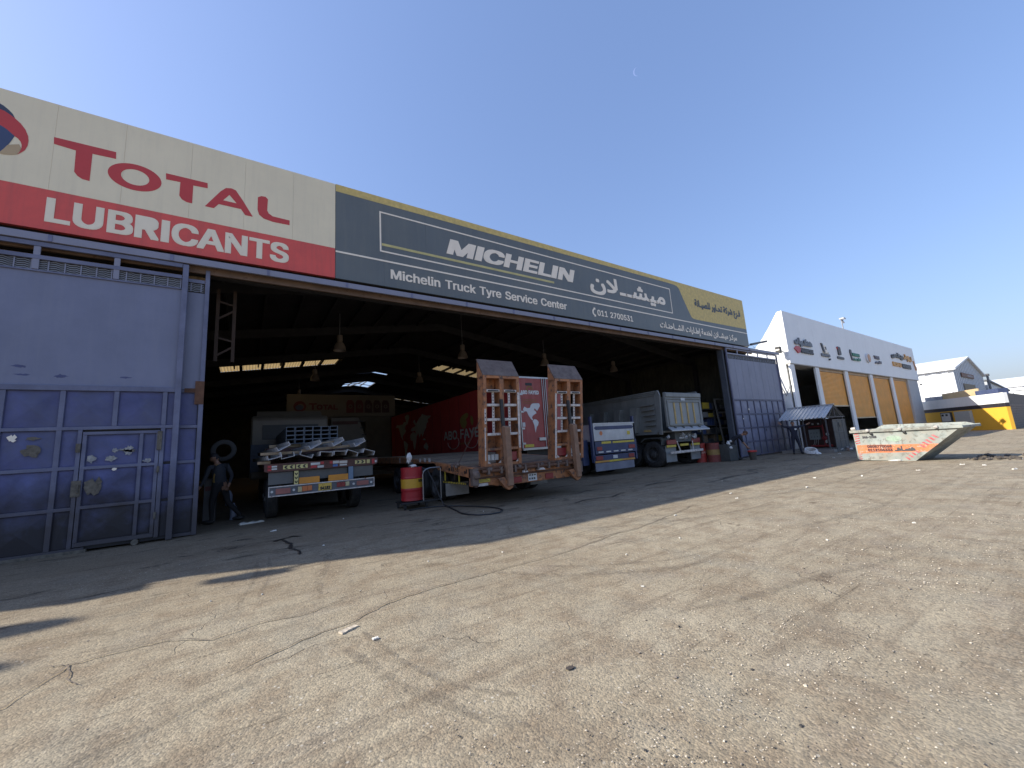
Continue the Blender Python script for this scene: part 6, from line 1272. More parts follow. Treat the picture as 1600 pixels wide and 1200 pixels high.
b = B(); b.box(q(12.60), q(12.86), yb-.03, yb-.021, zz(.78), zz(.91)); b.build('number_plate', PLW, bl)
for i, m_ in enumerate((LORG, YEL, LORG)):
    b = B(); b.box(q(11.56)+i*.86, q(11.56)+i*.86+.85, yb-.03, yb+.02, zz(.66), zz(.735)); b.build('hazard_strip', mat('strip_orange', (0.5, 0.25, 0.05), rough=0.5) if i != 1 else m_, bl)
b = B(); b.box(q(11.56), q(13.86), yb-.02, yb+.02, zz(.33), zz(.64)); b.build('mudflap', mat('grey_flap', (0.17, 0.175, 0.21), rough=0.6, var=0.2), bl)
b = B(); b.box(q(11.63)+.05, q(14.14)-.05, yb+.1, 20, zz(1.5)-.1, zz(1.5)); b.build('deck', BLT, bl)
b = B(); b.box(q(11.63), q(11.63)+.04, yb+.12, 20, zz(1.52), zz(2.2)); b.build('side_board', SIL, bl)
for yy in (14.0, 15.4): wheel(bl, 13.05, yy, .5, .3, -1); wheel(bl, 14.9, yy, .5, .3, 1)
b = B(); b.box(12.15, 12.5, 12.9, 14, .5, 1.6); b.build('side_box', BLT, bl)

# ------------------------------------------------------------------ TIPPER
GRT = mat('tipper_grey', (0.215, 0.225, 0.215), rough=0.5, var=0.14, scale=1.5, dirt=(0.15, 0.15, 0.14), damt=0.5, streak=((0.12, 0.12, 0.11), 0.4), bump=0.1)
GRD = mat('tipper_dark', (0.085, 0.09, 0.085), rough=0.6, var=0.2, scale=2)
OCH = mat('ochre_paint', (0.46, 0.32, 0.12), rough=0.6, var=0.2, scale=8)
tp_ = thing('tipper_truck', 'grey tipper truck seen from behind with four ochre ribs on its tailgate', 'truck', (18.8, 15, 0))
XA, XB = 17.25, 20.5
b = B(); b.box(XA, XA+.06, 12.45, 19.5, 1.75, 3.62); b.box(XB-.06, XB, 12.45, 19.5, 1.75, 3.62); b.box(XA+.06, XB-.06, 19.4, 19.5, 1.75, 3.9); b.box(XA+.06, XB-.06, 12.5, 19.4, 1.72, 1.80)
body = b.build('body', GRT, tp_)
b = B(); 
for i in range(3): b.box(XA-.05-.02*i, XA-.001, 12.44, 19.5, 3.62-.0+i*.08, 3.69+i*.08); 
b.box(XB, XB+.07, 12.44, 19.5, 3.62, 3.86); b.build('top_rail', GRT, tp_, bevel=.01)
for xg, xh in ((XA-.09, XA-.001), (XB+.001, XB+.09)): b = B(); b.prism([(12.42, 1.62), (12.60, 1.62), (12.66, 3.6), (12.40, 3.86), (12.30, 3.6)], 'yz', xg, xh); b.build('rear_post', GRT, tp_, bevel=.012)
for i in range(5):
    yy = 13.9+i*1.15
    b = B(); b.prism([(yy, 1.78), (yy+.38, 1.78), (yy+.16, 3.1), (yy-.30, 3.1)], 'yz', XA-.30, XA-.001); b.build('side_rib', GRT, tp_, bevel=.01)
for i in range(5):
    b = B(); b.box(XA-.14, XA-.001, 12.75, 13.55-i*.05, 3.15-i*.26, 3.20-i*.26); b.build('side_slat', GRT, tp_)
b = B(); b.box(XA-.07, XA-.001, 12.7, 19.4, 1.66, 1.76); b.build('sill', GRT, tp_)
for yy, zz_ in ((13.0, 1.80), (15.2, 1.85)):
    b = B(); b.add([(XA-.115, yy, zz_), (XA-.115, yy+.5, zz_+.02), (XA-.115, yy+.45, zz_+.12), (XA-.115, yy+.05, zz_+.1)], [(0, 1, 2, 3)]); b.build('ochre_mark', OCH, tp_, fix=False)
# tailgate
yt = 12.15
b = B(); b.box(XA+.1, XB-.02, yt, yt+.12, 1.98, 3.72); tg = b.build('tailgate', GRT, tp_, bevel=.02)
b = B(); b.box(XA+.12, XB-.05, yt-.06, yt-.001, 3.48, 3.70); b.box(XA+.12, XB-.05, yt-.04, yt-.001, 3.36, 3.42); b.build('upper_fold', GRT, tg, bevel=.02)
b = B(); b.box(XA+.28, XB-.28, yt-.006, yt-.001, 2.12, 3.22); b.build('recess', mat('tailgate_inner', (0.26, 0.275, 0.27), rough=0.5, var=0.15, scale=3, streak=((0.16, 0.17, 0.16), 0.5)), tg)
b = B(); b.box(XA+.2, XA+.28, yt-.05, yt-.001, 2.05, 3.30); b.box(XB-.28, XB-.2, yt-.05, yt-.001, 2.05, 3.30); b.box(XA+.281, XB-.281, yt-.05, yt-.001, 3.22, 3.30); b.box(XA+.281, XB-.281, yt-.05, yt-.001, 2.03, 2.11); b.build('tailgate_frame', GRT, tg, bevel=.008)
for i in range(4):
    x = XA+.70+i*.555; b = B(); b.box(x, x+.11, yt-.045, yt-.007, 2.115, 3.19); b.build('ochre_rib', OCH, tg, bevel=.006)
b = B(); b.box(XA+1.35, XA+1.7, yt-.055, yt-.0015, 3.30, 3.44); b.build('plate', SIL, tg)
b = B(); b.add([(XA+.08, yt+.02, 1.98), (XB+.02, yt+.02, 1.98), (XB+.12, yt-.22, 1.80), (XA+.06, yt-.22, 1.80), (XA+.08, yt+.02, 1.92), (XB+.02, yt+.02, 1.92), (XB+.12, yt-.22, 1.74), (XA+.06, yt-.22, 1.74)],
      [(0,1,2,3),(7,6,5,4),(0,4,5,1),(1,5,6,2),(2,6,7,3),(3,7,4,0)]); b.build('tail_lip', SIL, tp_, bevel=.01)
b = B()
for i in range(4): b.tube((XA+.5+i*.7, yt-.06, 1.93), (XA+.6+i*.7, yt-.06, 1.93), .07, 8)
b.build('latch', GRD, tp_)
b = B(); b.box(XA+.9, XB-.9, 12.4, 19, 1.2, 1.70); b.build('chassis', GRD, tp_)
b = B(); b.box(XA+.3, XB-.15, 12.30, 12.36, .64, .76); b.build('bumper', WORNW, tp_, bevel=.01)
b = B(); b.beam((XA+1.1, 12.33, .76), (XA+1.0, 12.4, 1.25), .05, .05); b.beam((XB-1.0, 12.33, .76), (XB-.9, 12.4, 1.25), .05, .05); b.build('bumper_stay', WORNW, tp_)
for a, c in ((XA+.15, XA+1.0), (XB-1.0, XB-.15)):
    b = B(); b.box(a, c, 12.50, 12.53, .24, 1.05); b.build('mudflap', mat('pale_flap', (0.22, 0.225, 0.22), rough=0.6, var=0.2), tp_)
    b = B(); b.box(a+.05, c-.05, 12.38, 12.45, 1.10, 1.34); b.build('tail_lamp', LRED, tp_, bevel=.02)
    b = B(); b.box(a, c-.1, 12.40, 12.43, .97, 1.08); b.build('reflective_strip', YEL, tp_)
b = B(); b.box(XA+1.25, XB-1.3, 12.38, 12.42, .99, 1.10); b.build('number_plate', YEL, tp_)
b = B()
for (x, z, r) in ((XA+.35,1.5,.09),(XA+1.5,1.55,.14),(XA+1.75,1.42,.12),(XA+2.1,1.5,.1),(XB-.7,1.45,.15)): b.blob((x, 12.4, z), (r*1.2, r, r), 8, 6, .2)
b.box(XA+1.2, XA+1.9, 12.36, 12.5, 1.36, 1.44); b.build('rear_fitting', SIL, tp_)
b = B(); b.prism([(12.62, 1.1), (12.55, 1.42), (12.7, 1.5), (13.6, 1.5), (13.9, 1.3), (13.85, 1.28), (13.55, 1.44), (12.75, 1.44), (12.62, 1.38)], 'yz', XA+.0, XA+.65); b.build('mudguard', GRD, tp_)
for yy in (13.15, 14.6):
    for xx in (XA+.13, XA+.53): wheel(tp_, xx, yy, .65, .34, -1)
    for xx in (XB-.13, XB-.53): wheel(tp_, xx, yy, .65, .34, 1)
    b = B(); b.tube((XA+.5, yy, .65), (XB-.5, yy, .65), .1, 10); b.build('axle', GRD, tp_)
b = B(); b.prism([(19.8, .8), (22, .8), (22, 2.6), (21.7, 3.3), (19.8, 3.3)], 'yz', XA+.2, XB-.2); b.build('cab', GRD, tp_)
wheel(tp_, XA+.3, 21, .6, .32, -1); wheel(tp_, XB-.3, 21, .6, .32, 1)
# ================================================================== WHITE SERVICE BUILDING
KB = 1.0826
def wx(x): return x*KB
def wz(z): return 1.55+(z-1.55)*KB
WY = 11.8
WHB = mat('white_render', (0.82, 0.82, 0.80), rough=0.7, var=0.04, scale=0.5, dirt=(0.62, 0.61, 0.58), damt=0.35, dscale=0.4, streak=((0.58, 0.57, 0.54), 0.25), bump=0.05)
WHF = mat('white_cladding', (0.82, 0.82, 0.81), rough=0.5, var=0.04, scale=0.6, streak=((0.72, 0.72, 0.71), 0.3), bump=0.05)
SHU = mat('ochre_shutter', (0.88, 0.46, 0.11), rough=0.5, var=0.07, scale=1.5, dirt=(0.60, 0.36, 0.13), damt=0.4, streak=((0.58, 0.35, 0.13), 0.3), bump=0.05)
INT = mat('dim_interior', (0.075, 0.07, 0.062), rough=0.9, var=0.3, scale=0.6)
wbld = thing('service_building', 'white service building with ochre roller shutters and brand emblems on its tall fascia', 'building', (48, WY, 0))
xa, xb = wx(29.12), wx(60.6); zb_, zt = wz(5.68), wz(9.22)
npn = 14
for i in range(npn):
    a = xa+(xb-xa)*i/npn; c = xa+(xb-xa)*(i+1)/npn
    b = B(); b.box(a+.005, c-.005, WY-.06, WY-.001, zb_, zt); b.build('fascia_panel', WHF, wbld)
b = B(); b.box(xa+.01, xb-.01, WY, WY+.25, zb_+.01, zt-.01); b.build('parapet', WHB, wbld)
b = B(); b.prism([(WY+.26, 0), (WY+.26, zt-.02), (12.6, 9.05), (13.25, 8.2), (14.0, 7.4), (32, 7.4), (32, 0)], 'yz', xa+.01, xa+.22); b.build('side_wall', WHB, wbld)
b = B(); b.prism([(WY+.26, 0), (WY+.26, zt-.02), (14.0, 7.4), (32, 7.4), (32, 0)], 'yz', xb-.22, xb-.01); b.build('side_wall', WHB, wbld)
b = B(); b.box(xa+.23, xb-.23, WY+.3, 32, 7.2, 7.35); b.build('roof', WHB, wbld)
b = B(); b.box(xa+.23, xb-.23, 31.8, 32, 0, 7.2); b.build('back_wall', INT, wbld)
b = B(); b.box(xa+.02, xb-.02, WY-.04, WY+1.0, zb_-.06, zb_-.001); b.build('soffit', mat('grey_soffit', (0.42, 0.40, 0.37), rough=0.8, var=0.1), wbld)
colx = [(29.12, 29.9), (33.12, 33.89), (38.77, 39.57), (44.62, 45.49), (50.5, 51.37)]
for a, c in colx:
    b = B(); b.box(wx(a)+.0, wx(a)+(wx(c)-wx(a))*.8, WY-.02, WY+.12, 0, zb_-.065); b.build('column', WHB, wbld, bevel=.01)
b = B(); b.box(wx(56.3), wx(60.1), WY+.0, WY+.9, 0, zb_-.065); b.build('pillar', mat('grey_render', (0.47, 0.47, 0.46), rough=0.8, var=0.06), wbld, bevel=.01)
def shutter(a, c, zbot):
    root = B(); root.box(a, c, WY+.22, WY+.26, zbot, zb_-.28); o = root.build('roller_shutter', SHU, wbld)
    z = zbot; n = 0
    pitch = .105
    sl = B()
    while z+pitch < zb_-.28:
        sl.add([(a, WY+.219, z), (c, WY+.219, z), (c, WY+.17, z+pitch*.35), (a, WY+.17, z+pitch*.35), (c, WY+.17, z+pitch*.7), (a, WY+.17, z+pitch*.7), (c, WY+.219, z+pitch*.95), (a, WY+.219, z+pitch*.95)],
               [(0, 1, 2, 3), (3, 2, 4, 5), (5, 4, 6, 7)]); z += pitch
    sl.build('shutter_slats', SHU, o, kind='stuff', fix=False)
    r = B(); r.box(a, c, WY+.14, WY+.30, zbot-.09, zbot-.001); r.build('bottom_bar', mat('pale_bar', (0.62, 0.50, 0.33), rough=0.5), o)
    r = B(); r.box(a, c, WY+.13, WY+.35, zb_-.275, zb_-.07); r.build('shutter_box', mat('ochre_box', (0.45, 0.31, 0.18), rough=0.6), o)
gaps = [(33.89, 38.77, 2.95), (39.57, 44.62, 2.0), (45.49, 50.5, .35), (51.37, 56.3, .35)]
for a, c, z in gaps: shutter(wx(a)-.17, wx(c)+.0, wz(z) if z > 1 else .1)
for a, c in ((30.0, 33.1), (33.9, 38.7), (39.6, 44.6)):
    b = B(); b.box(wx(a), wx(c), 20, 20.1, 0, 5.9); b.build('inner_wall', INT, wbld)
b = B()
b.box(wx(29.9), wx(33.1), 13.9, 14.0, 3.3, 3.45); b.box(wx(29.9), wx(33.1), 13.85, 13.9, 0, 2.8) ; b.build('inner_shelf', INT, wbld)
# emblems standing off the fascia
CHAR = mat('charcoal_letter', (0.06, 0.06, 0.065), rough=0.5, var=0.2)
GRY = mat('grey_letter', (0.15, 0.16, 0.18), rough=0.5, var=0.15)
BRIGHT_R = mat('emblem_red', (0.50, 0.045, 0.05), rough=0.45, var=0.1)
GRN = mat('emblem_green', (0.03, 0.20, 0.13), rough=0.5, var=0.15)
EOR = mat('emblem_orange', (0.62, 0.30, 0.05), rough=0.5, var=0.15)
EPK = mat('emblem_copper', (0.60, 0.33, 0.18), rough=0.5, var=0.15)
FYB = WY-.062
def fx(x0, x1, z0, z1, s, m, ar=False, bold=.05, shear=0): 
    b = B(); text(b, s, (wx(x0), FYB, wz(z0)), X, Z, wx(x1)-wx(x0), (z1-z0)*KB, bold=bold, ar=ar, shear=shear, thick=.08)
    return b.build('lettering', m, wbld, fix=False)
fx(30.2, 33.0, 6.90, 7.52, 'هنكـوك', GRY, True, .07)
def plateb(x0, x1, z0, z1, m, name='emblem', dep=.06):
    b = B(); b.box(wx(x0), wx(x1), FYB-dep, FYB, wz(z0), wz(z1)); return b.build(name, m, wbld, bevel=.02)
def shp(pts, m, dep=.06, name='emblem'):
    b = B(); b.prism([(wx(p[0]), wz(p[1])) for p in pts], 'xz', FYB-dep, FYB); return b.build(name, m, wbld)
shp([(30.0, 6.72), (30.35, 6.9), (30.75, 6.92), (31.0, 6.75), (30.8, 6.5), (30.5, 6.42), (30.25, 6.58)], BRIGHT_R, .07)
fx(31.0, 33.0, 6.48, 6.83, 'HANKOOK', CHAR, bold=.045)
shp([(34.7, 7.50), (34.95, 7.50), (35.25, 6.85), (35.1, 6.78), (34.95, 6.85)], CHAR, .07)
shp([(34.96, 7.38), (35.5, 7.38), (35.72, 6.85), (35.3, 6.80)], SIGW, .05)
shp([(35.28, 7.26), (35.52, 7.28), (35.55, 7.08), (35.40, 7.02)], CHAR, .065)
shp([(34.85, 6.88), (35.95, 6.88), (35.90, 6.76), (34.90, 6.76)], mat('emblem_sand', (0.55, 0.48, 0.36), rough=0.5), .045)
fx(34.45, 36.0, 6.50, 6.72, 'KUMHO', GRY, bold=.05)
shp([(35.75, 6.40), (35.9, 6.40), (35.9, 6.28), (35.75, 6.28)], CHAR, .12, 'security_camera')
b = B(); text(b, 'B', (wx(37.85), FYB, wz(6.84)), X, Z, .62, .66*KB, bold=.06, thick=.08); b.build('lettering', CHAR, wbld, fix=False)
shp([(37.75, 7.46), (38.35, 7.48), (38.3, 7.22), (38.1, 7.0), (37.95, 7.1)], BRIGHT_R, .075)
shp([(37.5, 6.62), (37.6, 6.72), (38.8, 6.70), (38.95, 6.62), (38.85, 6.52), (37.6, 6.52)], CHAR, .06)
shp([(40.45, 7.3), (40.6, 7.5), (40.85, 7.45), (40.85, 7.2), (40.7, 7.1), (40.8, 6.9), (40.85, 6.6), (40.65, 6.6), (40.55, 7.0), (40.5, 7.15)], CHAR, .07)
fx(41.0, 42.6, 6.98, 7.24, 'FUMAN', GRN, bold=.05)
fx(41.0, 42.7, 6.60, 6.88, 'تايـرز', GRN, True, .06)
b = B(); cx, cz = wx(44.7), wz(7.05); n = 24
b.lathe([(.44, FYB-.1), (.44, FYB)], (0, 0, 0), 24, 'y')
b.v = [Vector((cx+p.x*1.25, p.y, cz+p.z)) for p in b.v]
b.build('emblem', mat('emblem_pale', (0.60, 0.60, 0.62), rough=0.5), wbld)
b = B(); b.lathe([(.38, FYB-.13), (.38, FYB-.101)], (0, 0, 0), 24, 'y'); b.v = [Vector((cx+.16+p.x*.95, p.y, cz+p.z)) for p in b.v]; b.build('emblem', EPK, wbld)
fx(46.5, 47.9, 7.12, 7.42, 'TIRE', mat('plum_letter', (0.11, 0.09, 0.12), rough=0.5), bold=.05)
fx(46.5, 48.3, 6.68, 7.0, 'تايـر', mat('plum_letter', (0, 0, 0)), True, .06)
fx(51.9, 55.9, 7.55, 8.25, 'وينقـس', CHAR, True, .07)
fx(56.1, 59.2, 7.55, 8.30, 'رود', EOR, True, .09)
fx(51.9, 54.8, 6.78, 7.22, 'ROAD', EOR, bold=.07)
fx(55.0, 58.2, 6.72, 7.20, 'WINGS', CHAR, bold=.07)
shp([(59.6, 7.75), (60.0, 7.8), (60.1, 7.3), (60.45, 7.1), (60.5, 6.75), (60.0, 6.75), (59.9, 7.1)], EPK, .08)
pc = thing('roof_camera_pole', 'thin pole with camera on the white building roof', 'pole', (wx(42.1), WY+.6, zt))
b = B(); b.tube((wx(42.1), WY+.5, 7.35), (wx(42.1), WY+.5, zt+1.25), .05, 8); b.build('pole', ALU, pc)
b = B(); b.box(wx(42.1)-.3, wx(42.1)+.25, WY+.22, WY+.58, zt+1.25, zt+1.38); b.tube((wx(42.1)+.25, WY+.5, zt+1.2), (wx(42.1)+.5, WY+.5, zt+1.0), .07, 8); b.build('camera_head', ALU, pc)
fld = thing('wall_floodlight', 'square black floodlight on the bright side wall between sign end and white building', 'floodlight', (31.0, 12.2, 6.9))
b = B(); b.box(30.75, 31.05, 11.95, 12.25, 6.75, 7.2); b.build('housing', BLK, fld, bevel=.01)
b = B(); b.box(30.735, 30.749, 11.98, 12.22, 6.93, 7.02); b.build('lens', SIGW, fld)
b = B(); b.beam((31.05, 12.1, 6.95), (xa+.01, 12.1, 6.95), .05, .05); b.build('bracket', ALU, fld)
cc_ = thing('door_camera', 'tiny dark camera beside the grey pillar of the white building', 'camera', (xb, WY, 5.6))
b = B(); b.beam((xb-.02, WY-.1, 5.55), (xb+.45, WY-.1, 5.5), .12, .12); b.build('camera_body', BLK, cc_)
# cabinet, stay and ladder in the gap
cb_ = thing('pale_cabinet', 'pale meter cabinet standing in the gap beside the grey blue door', 'cabinet', (30.8, 12.6, 0))
b = B(); b.box(30.45, 31.3, 12.45, 12.95, 0, 3.65); b.build('body', mat('pale_cabinet', (0.50, 0.50, 0.51), rough=0.6, var=0.12, dirt=(0.35, 0.3, 0.25), damt=0.5), cb_, bevel=.02)
b = B(); b.box(30.5, 31.25, 12.43, 12.449, .2, 3.5); b.build('door', mat('pale_cabinet_door', (0.45, 0.45, 0.47), rough=0.5), cb_)
st_ = thing('guy_brace', 'dark diagonal brace crossing the gap by the white side wall', 'brace', (31, 12.4, 3.8))
b = B(); b.beam((31.2, 12.75, 5.6), (31.35, 12.27, 3.75), .07, .07); b.beam((31.35, 12.27, 3.75), (31.45, 11.95, 4.5), .06, .06); b.build('bar', ALU, st_)
# ------------------------------------------------------------------ METAL CANOPY SHED
COR = mat('corrugated_zinc', (0.50, 0.52, 0.54), rough=0.4, metal=0.35, var=0.12, scale=3, dirt=(0.36, 0.36, 0.36), damt=0.5)
sh = thing('meter_shelter', 'small shelter with ridged zinc roof over red pipes and meter boxes', 'shelter', (29.1, 9.0, 0))
E0, E1, RG = 1.98, 1.98, 2.74
SX0, SX1, SXM, SY0, SY1 = 27.45, 30.6, 29.05, 9.0, 11.45
def roofside(xa_, za_, xb_, zb2, name):
    b = B(); n = 12; L_ = (SY1-SY0)/n
    for i in range(n):
        y = SY0+i*L_
        for (u0, u1, h0, h1) in ((0, .7, 0, 0), (.7, .78, 0, .05), (.78, .92, .05, .05), (.92, 1.0, .05, 0)):
            b.add([(xa_, y+u0*L_, za_+h0), (xb_, y+u0*L_, zb2+h0), (xb_, y+u1*L_, zb2+h1), (xa_, y+u1*L_, za_+h1)], [(0, 1, 2, 3)])
    b.build(name, COR, sh, fix=False)
roofside(SX0, E0, SXM, RG, 'roof_sheet'); roofside(SX1, E1, SXM, RG, 'roof_sheet')
b = B(); b.beam((SXM, SY0-.02, RG+.03), (SXM, SY1, RG+.03), .18, .04); b.build('ridge_cap', COR, sh)
b = B()
for xx in (SX0+.25, SX1-.25):
    for yy in (SY0+.1, (SY0+SY1)/2, SY1-.1): b.box(xx-.03, xx+.03, yy-.03, yy+.03, 0, 2.05)
for yy in (SY0+.05, SY1-.05):
    b.beam((SX0+.1, yy, 2.0), (SX1-.1, yy, 2.0), .05, .05); b.beam((SXM, yy, 2.0), (SXM, yy, RG-.03), .05, .05)
    b.beam((SX0+.6, yy, 2.0), (SXM, yy, RG-.08), .04, .04)
    b.beam((SX1-.6, yy, 2.0), (SXM, yy, RG-.08), .04, .04)
b.build('steel_frame', mat('dark_grey_steel', (0.07, 0.07, 0.075), rough=0.6, var=0.2), sh)
b = B(); b.box(SX0+.1, SX1+.05, SY0-.1, SY1+.1, 0, .16); b.build('concrete_base', mat('grey_concrete', (0.20, 0.185, 0.165), rough=0.9, var=0.2), sh)
BRB = mat('brown_board', (0.075, 0.04, 0.035), rough=0.8, var=0.3)
b = B(); b.box(SX1-.22, SX1-.18, SY0+.35, SY1-.1, .16, 1.95); b.build('back_board', BRB, sh)
b = B(); b.box(SX1-.36, SX1-.225, 10.36, 10.95, .68, 1.32); mb = b.build('meter_box', mat('grey_box', (0.34, 0.38, 0.37), rough=0.5, var=0.1), sh, bevel=.01)
b = B()
for i in range(2):
    for j in range(3): b.tube((SX1-.38, 10.50+j*.16, .85+i*.25), (SX1-.361, 10.50+j*.16, .85+i*.25), .03, 8)
b.build('dial', CHAR, mb)
RP = mat('red_pipe', (0.28, 0.03, 0.03), rough=0.5, var=0.25)
b = B(); b.tube((SX1-.35, 10.15, .2), (SX1-.35, 10.15, 1.6), .05); b.tube((SX1-.45, 9.75, .28), (SX1-.45, 10.9, .28), .07); b.tube((SX1-.35, 10.15, 1.5), (SX1-.35, 10.9, 1.5), .04)
b.blob((SX1-.45, 10.1, .75), (.12, .12, .16), 10, 6); b.tube((SX1-.55, 10.1, .75), (SX1-.65, 10.1, .75), .09, 10); b.build('red_pipework', RP, sh)
b = B(); b.blob((SX1-.42, 9.95, .98), (.1, .1, .1), 8, 6); b.box(SX1-.45, SX1-.37, 10.02, 10.1, .45, .68); b.box(SX1-.42, SX1-.36, 10.6, 10.68, 1.62, 1.72); b.box(SX1-.42, SX1-.36, 10.3, 10.38, 1.62, 1.72); b.build('white_fitting', PLW, sh)
b = B()
for dx in (0, .12, .2): b.path([(SX1-.3, 10.5+dx, .68), (SX1-.38, 10.52+dx, .45), (SX1-.32, 10.6+dx*1.5, .2)], .012, 5)
b.build('cables', PLW, sh)
FEN = mat('grey_mesh_fence', (0.09, 0.095, 0.095), rough=0.6, var=0.15)
gt = thing('mesh_gate', 'grey panelled gate under the gable of the zinc roofed shelter', 'gate', (29, 8.93, 0))
b = B()
for xx in (28.05, 28.75, 29.5, 29.95): b.box(xx, xx+.05, 8.88, 8.92, 0, 1.86)
for zz_ in (.15, .62, 1.10, 1.80): b.box(28.05, 30.0, 8.881, 8.919, zz_, zz_+.05)
b.build('gate_frame', FEN, gt)
for xx in (28.11, 28.81, 29.56):
    for z0_, z1_ in ((.21, .61), (.68, 1.09), (1.16, 1.79)):
        b = B(); b.box(xx, xx+(.63 if xx < 28.8 else .68 if xx < 29.5 else .38), 8.893, 8.905, z0_, z1_); b.build('infill_panel', mat('dark_infill', (0.06, 0.062, 0.062), rough=0.6, var=0.2), gt)
b = B(); b.box(28.9, 29.3, 8.86, 8.879, 1.42, 1.66); b.build('lock_plate', BLK, gt)
LITR = mat('pale_plastic', (0.62, 0.61, 0.58), rough=0.5, var=0.1)
co = thing('plastic_coil', 'white coil of tubing lying in front of the zinc roofed shelter', 'coil', (26.13, 9.5, 0))
b = B()
for i in range(3): b.path([(26.13+(.26-.02*i)*math.cos(t*.35), 9.5+(.30-.02*i)*math.sin(t*.35), .05+i*.06+.10*(1+math.sin(t*.35+1))) for t in range(18)], .035, 6, closed=True)
b.build('tube_loop', LITR, co)
b = B(); b.blob((25.4, 8.95, .08), (.17, .15, .08), 8, 5, .2); o = b.build('white_bag', LITR, smooth=True); tag(o, 'small white bag on the ground right of the coil', 'bag')
b = B(); b.blob((26.75, 9.95, .07), (.12, .12, .08), 8, 5, .15); o = b.build('white_cup', LITR, smooth=True); tag(o, 'white lump beside the feet of the man with raised arms', 'litter')
# rubble pile between shelter and skip
b = B()
for i in range(46):
    x = random.uniform(28.4, 31.0); y = random.uniform(7.2, 8.9); s = random.uniform(.05, .22)
    b.beam((x-s, y-s*random.uniform(-1, 1), random.uniform(.02, .15)), (x+s, y+s*random.uniform(-1, 1), random.uniform(.03, .3)), random.uniform(.03, .15), random.uniform(.02, .08), mi=random.choice((0, 0, 1, 2)))
o = b.build('rubble', [mat('rubble_grey', (0.20, 0.18, 0.16), var=0.3), mat('rubble_brown', (0.2, 0.11, 0.07), var=0.3), LITR]); tag(o, 'heap of broken boards and rubble between shelter and skip', 'rubble', kind='stuff')

# ------------------------------------------------------------------ SKIP
SKM = mat('skip_mottled_paint', (0.31, 0.345, 0.32), rough=0.75, var=0.4, scale=4, dirt=(0.23, 0.17, 0.12), damt=0.8, dscale=2.0, rust=(0.19, 0.185, 0.16), rth=0.54, rscale=4.5, bump=0.35, bscale=18)
SKO = mat('skip_orange_band', (0.62, 0.17, 0.06), rough=0.7, var=0.2, scale=6, dirt=(0.50, 0.28, 0.18), damt=0.6, dscale=5, rust=(0.40, 0.33, 0.27), rth=0.56, rscale=7)
SKR = mat('skip_red_stripe', (0.42, 0.05, 0.06), rough=0.6, var=0.3, scale=10, dirt=(0.45, 0.38, 0.35), damt=0.6, dscale=9)
sk = bpy.data.objects.new('waste_skip', None); COL.objects.link(sk); sk.location = (21.15, 6.05, 0)
eu = Vector((-.105, -.9945, 0)); sk.rotation_euler = (0, 0, math.atan2(eu.y, eu.x))
tag(sk, 'mottled grey waste skip with orange band and sloping end in the sunlit yard', 'skip')
# local: +x along the face towards the camera side, +y away from the camera is negative of left normal
def bs(b, name, m, p=None, **kw):
    """build in the skip's own axes"""
    o = b.build(name, m, None, **kw); o.parent = p or sk
    return o
H1_, LB, LT_ = 1.20, 1.74, 3.12
DEP = 1.75
def skside(y0, y1): 
    b = B(); b.prism([(0, .03), (LB, .0), (LT_, H1_), (-.04, H1_)], 'xz', y0, y1); return b
# which local y points away from the camera: rotate test
away = Matrix.Rotation(sk.rotation_euler.z, 3, 'Z') @ Vector((0, 1, 0))
sgn = 1 if away.x > 0 else -1
def yy_(a): return sgn*a
def sb(x0, x1, a, c, z0, z1): b = B(); y0, y1 = sorted((yy_(a), yy_(c))); b.box(x0, x1, y0, y1, z0, z1); return b
o = bs(skside(*sorted((yy_(0), yy_(.03)))), 'side_plate', SKM); sideA = o
bs(skside(*sorted((yy_(DEP-.03), yy_(DEP)))), 'side_plate', SKM)
bs(sb(-.04, .0, .031, DEP-.031, .03, H1_), 'end_plate', SKM)
b = B(); y0, y1 = sorted((yy_(.031), yy_(DEP-.031))); b.prism([(LB-.03, .0), (LB, 0), (LT_, H1_), (LT_-.04, H1_)], 'xz', y0, y1); bs(b, 'sloping_end', SKM)
bs(sb(0.001, LB-.031, .031, DEP-.031, 0.02, .05), 'floor_plate', SKM)
for a, c in ((-.07, .0), (DEP, DEP+.07)): bs(sb(-.12, LT_+.05, a, c, H1_-.06, H1_+.05), 'rim', SKM, bevel=.01)
for a, c in ((-.12, -.041), ): bs(sb(a, c, .001, DEP-.001, H1_-.06, H1_+.05), 'rim', SKM, bevel=.01)
bs(sb(LT_-.02, LT_+.05, .001, DEP-.001, H1_-.05, H1_+.03), 'rim', SKM, bevel=.01)
# a raised flap along the far side, seen above the near rim
b = B(); y0 = yy_(DEP+.0); b.add([(.1, y0, H1_+.051), (LT_-.1, y0, H1_+.051), (LT_-.3, y0+yy_(.02), H1_+.13), (.35, y0+yy_(.02), H1_+.20)], [(0, 1, 2, 3)]); bs(b, 'far_lip', SKM, fix=False)
LUG = mat('skip_lug', (0.45, 0.42, 0.38), rough=0.6, var=0.3)
for x in (.50, 1.5, 2.5):
    b = B(); b.blob((x, yy_(-.09), H1_+.02), (.07, .05, .06), 8, 6, .15); bs(b, 'lug', LUG)
for x in (.58, 1.6): b = B(); b.blob((x, yy_(-.05), H1_-.12), (.05, .03, .05), 8, 6, .1); bs(b, 'hook', BLK)
b = B(); b.tube((-.05, yy_(-.02), H1_+.1), (.10, yy_(-.02), H1_+.12), .07, 8); bs(b, 'corner_cap', LUG)
yf = yy_(-.002); fl_ = lambda a: yy_(-.003-a)
def fpoly(pts, lvl, name, m):
    b = B(); b.poly([(p[0], fl_(lvl), p[1]) for p in pts]); return bs(b, name, m, sideA, fix=False)
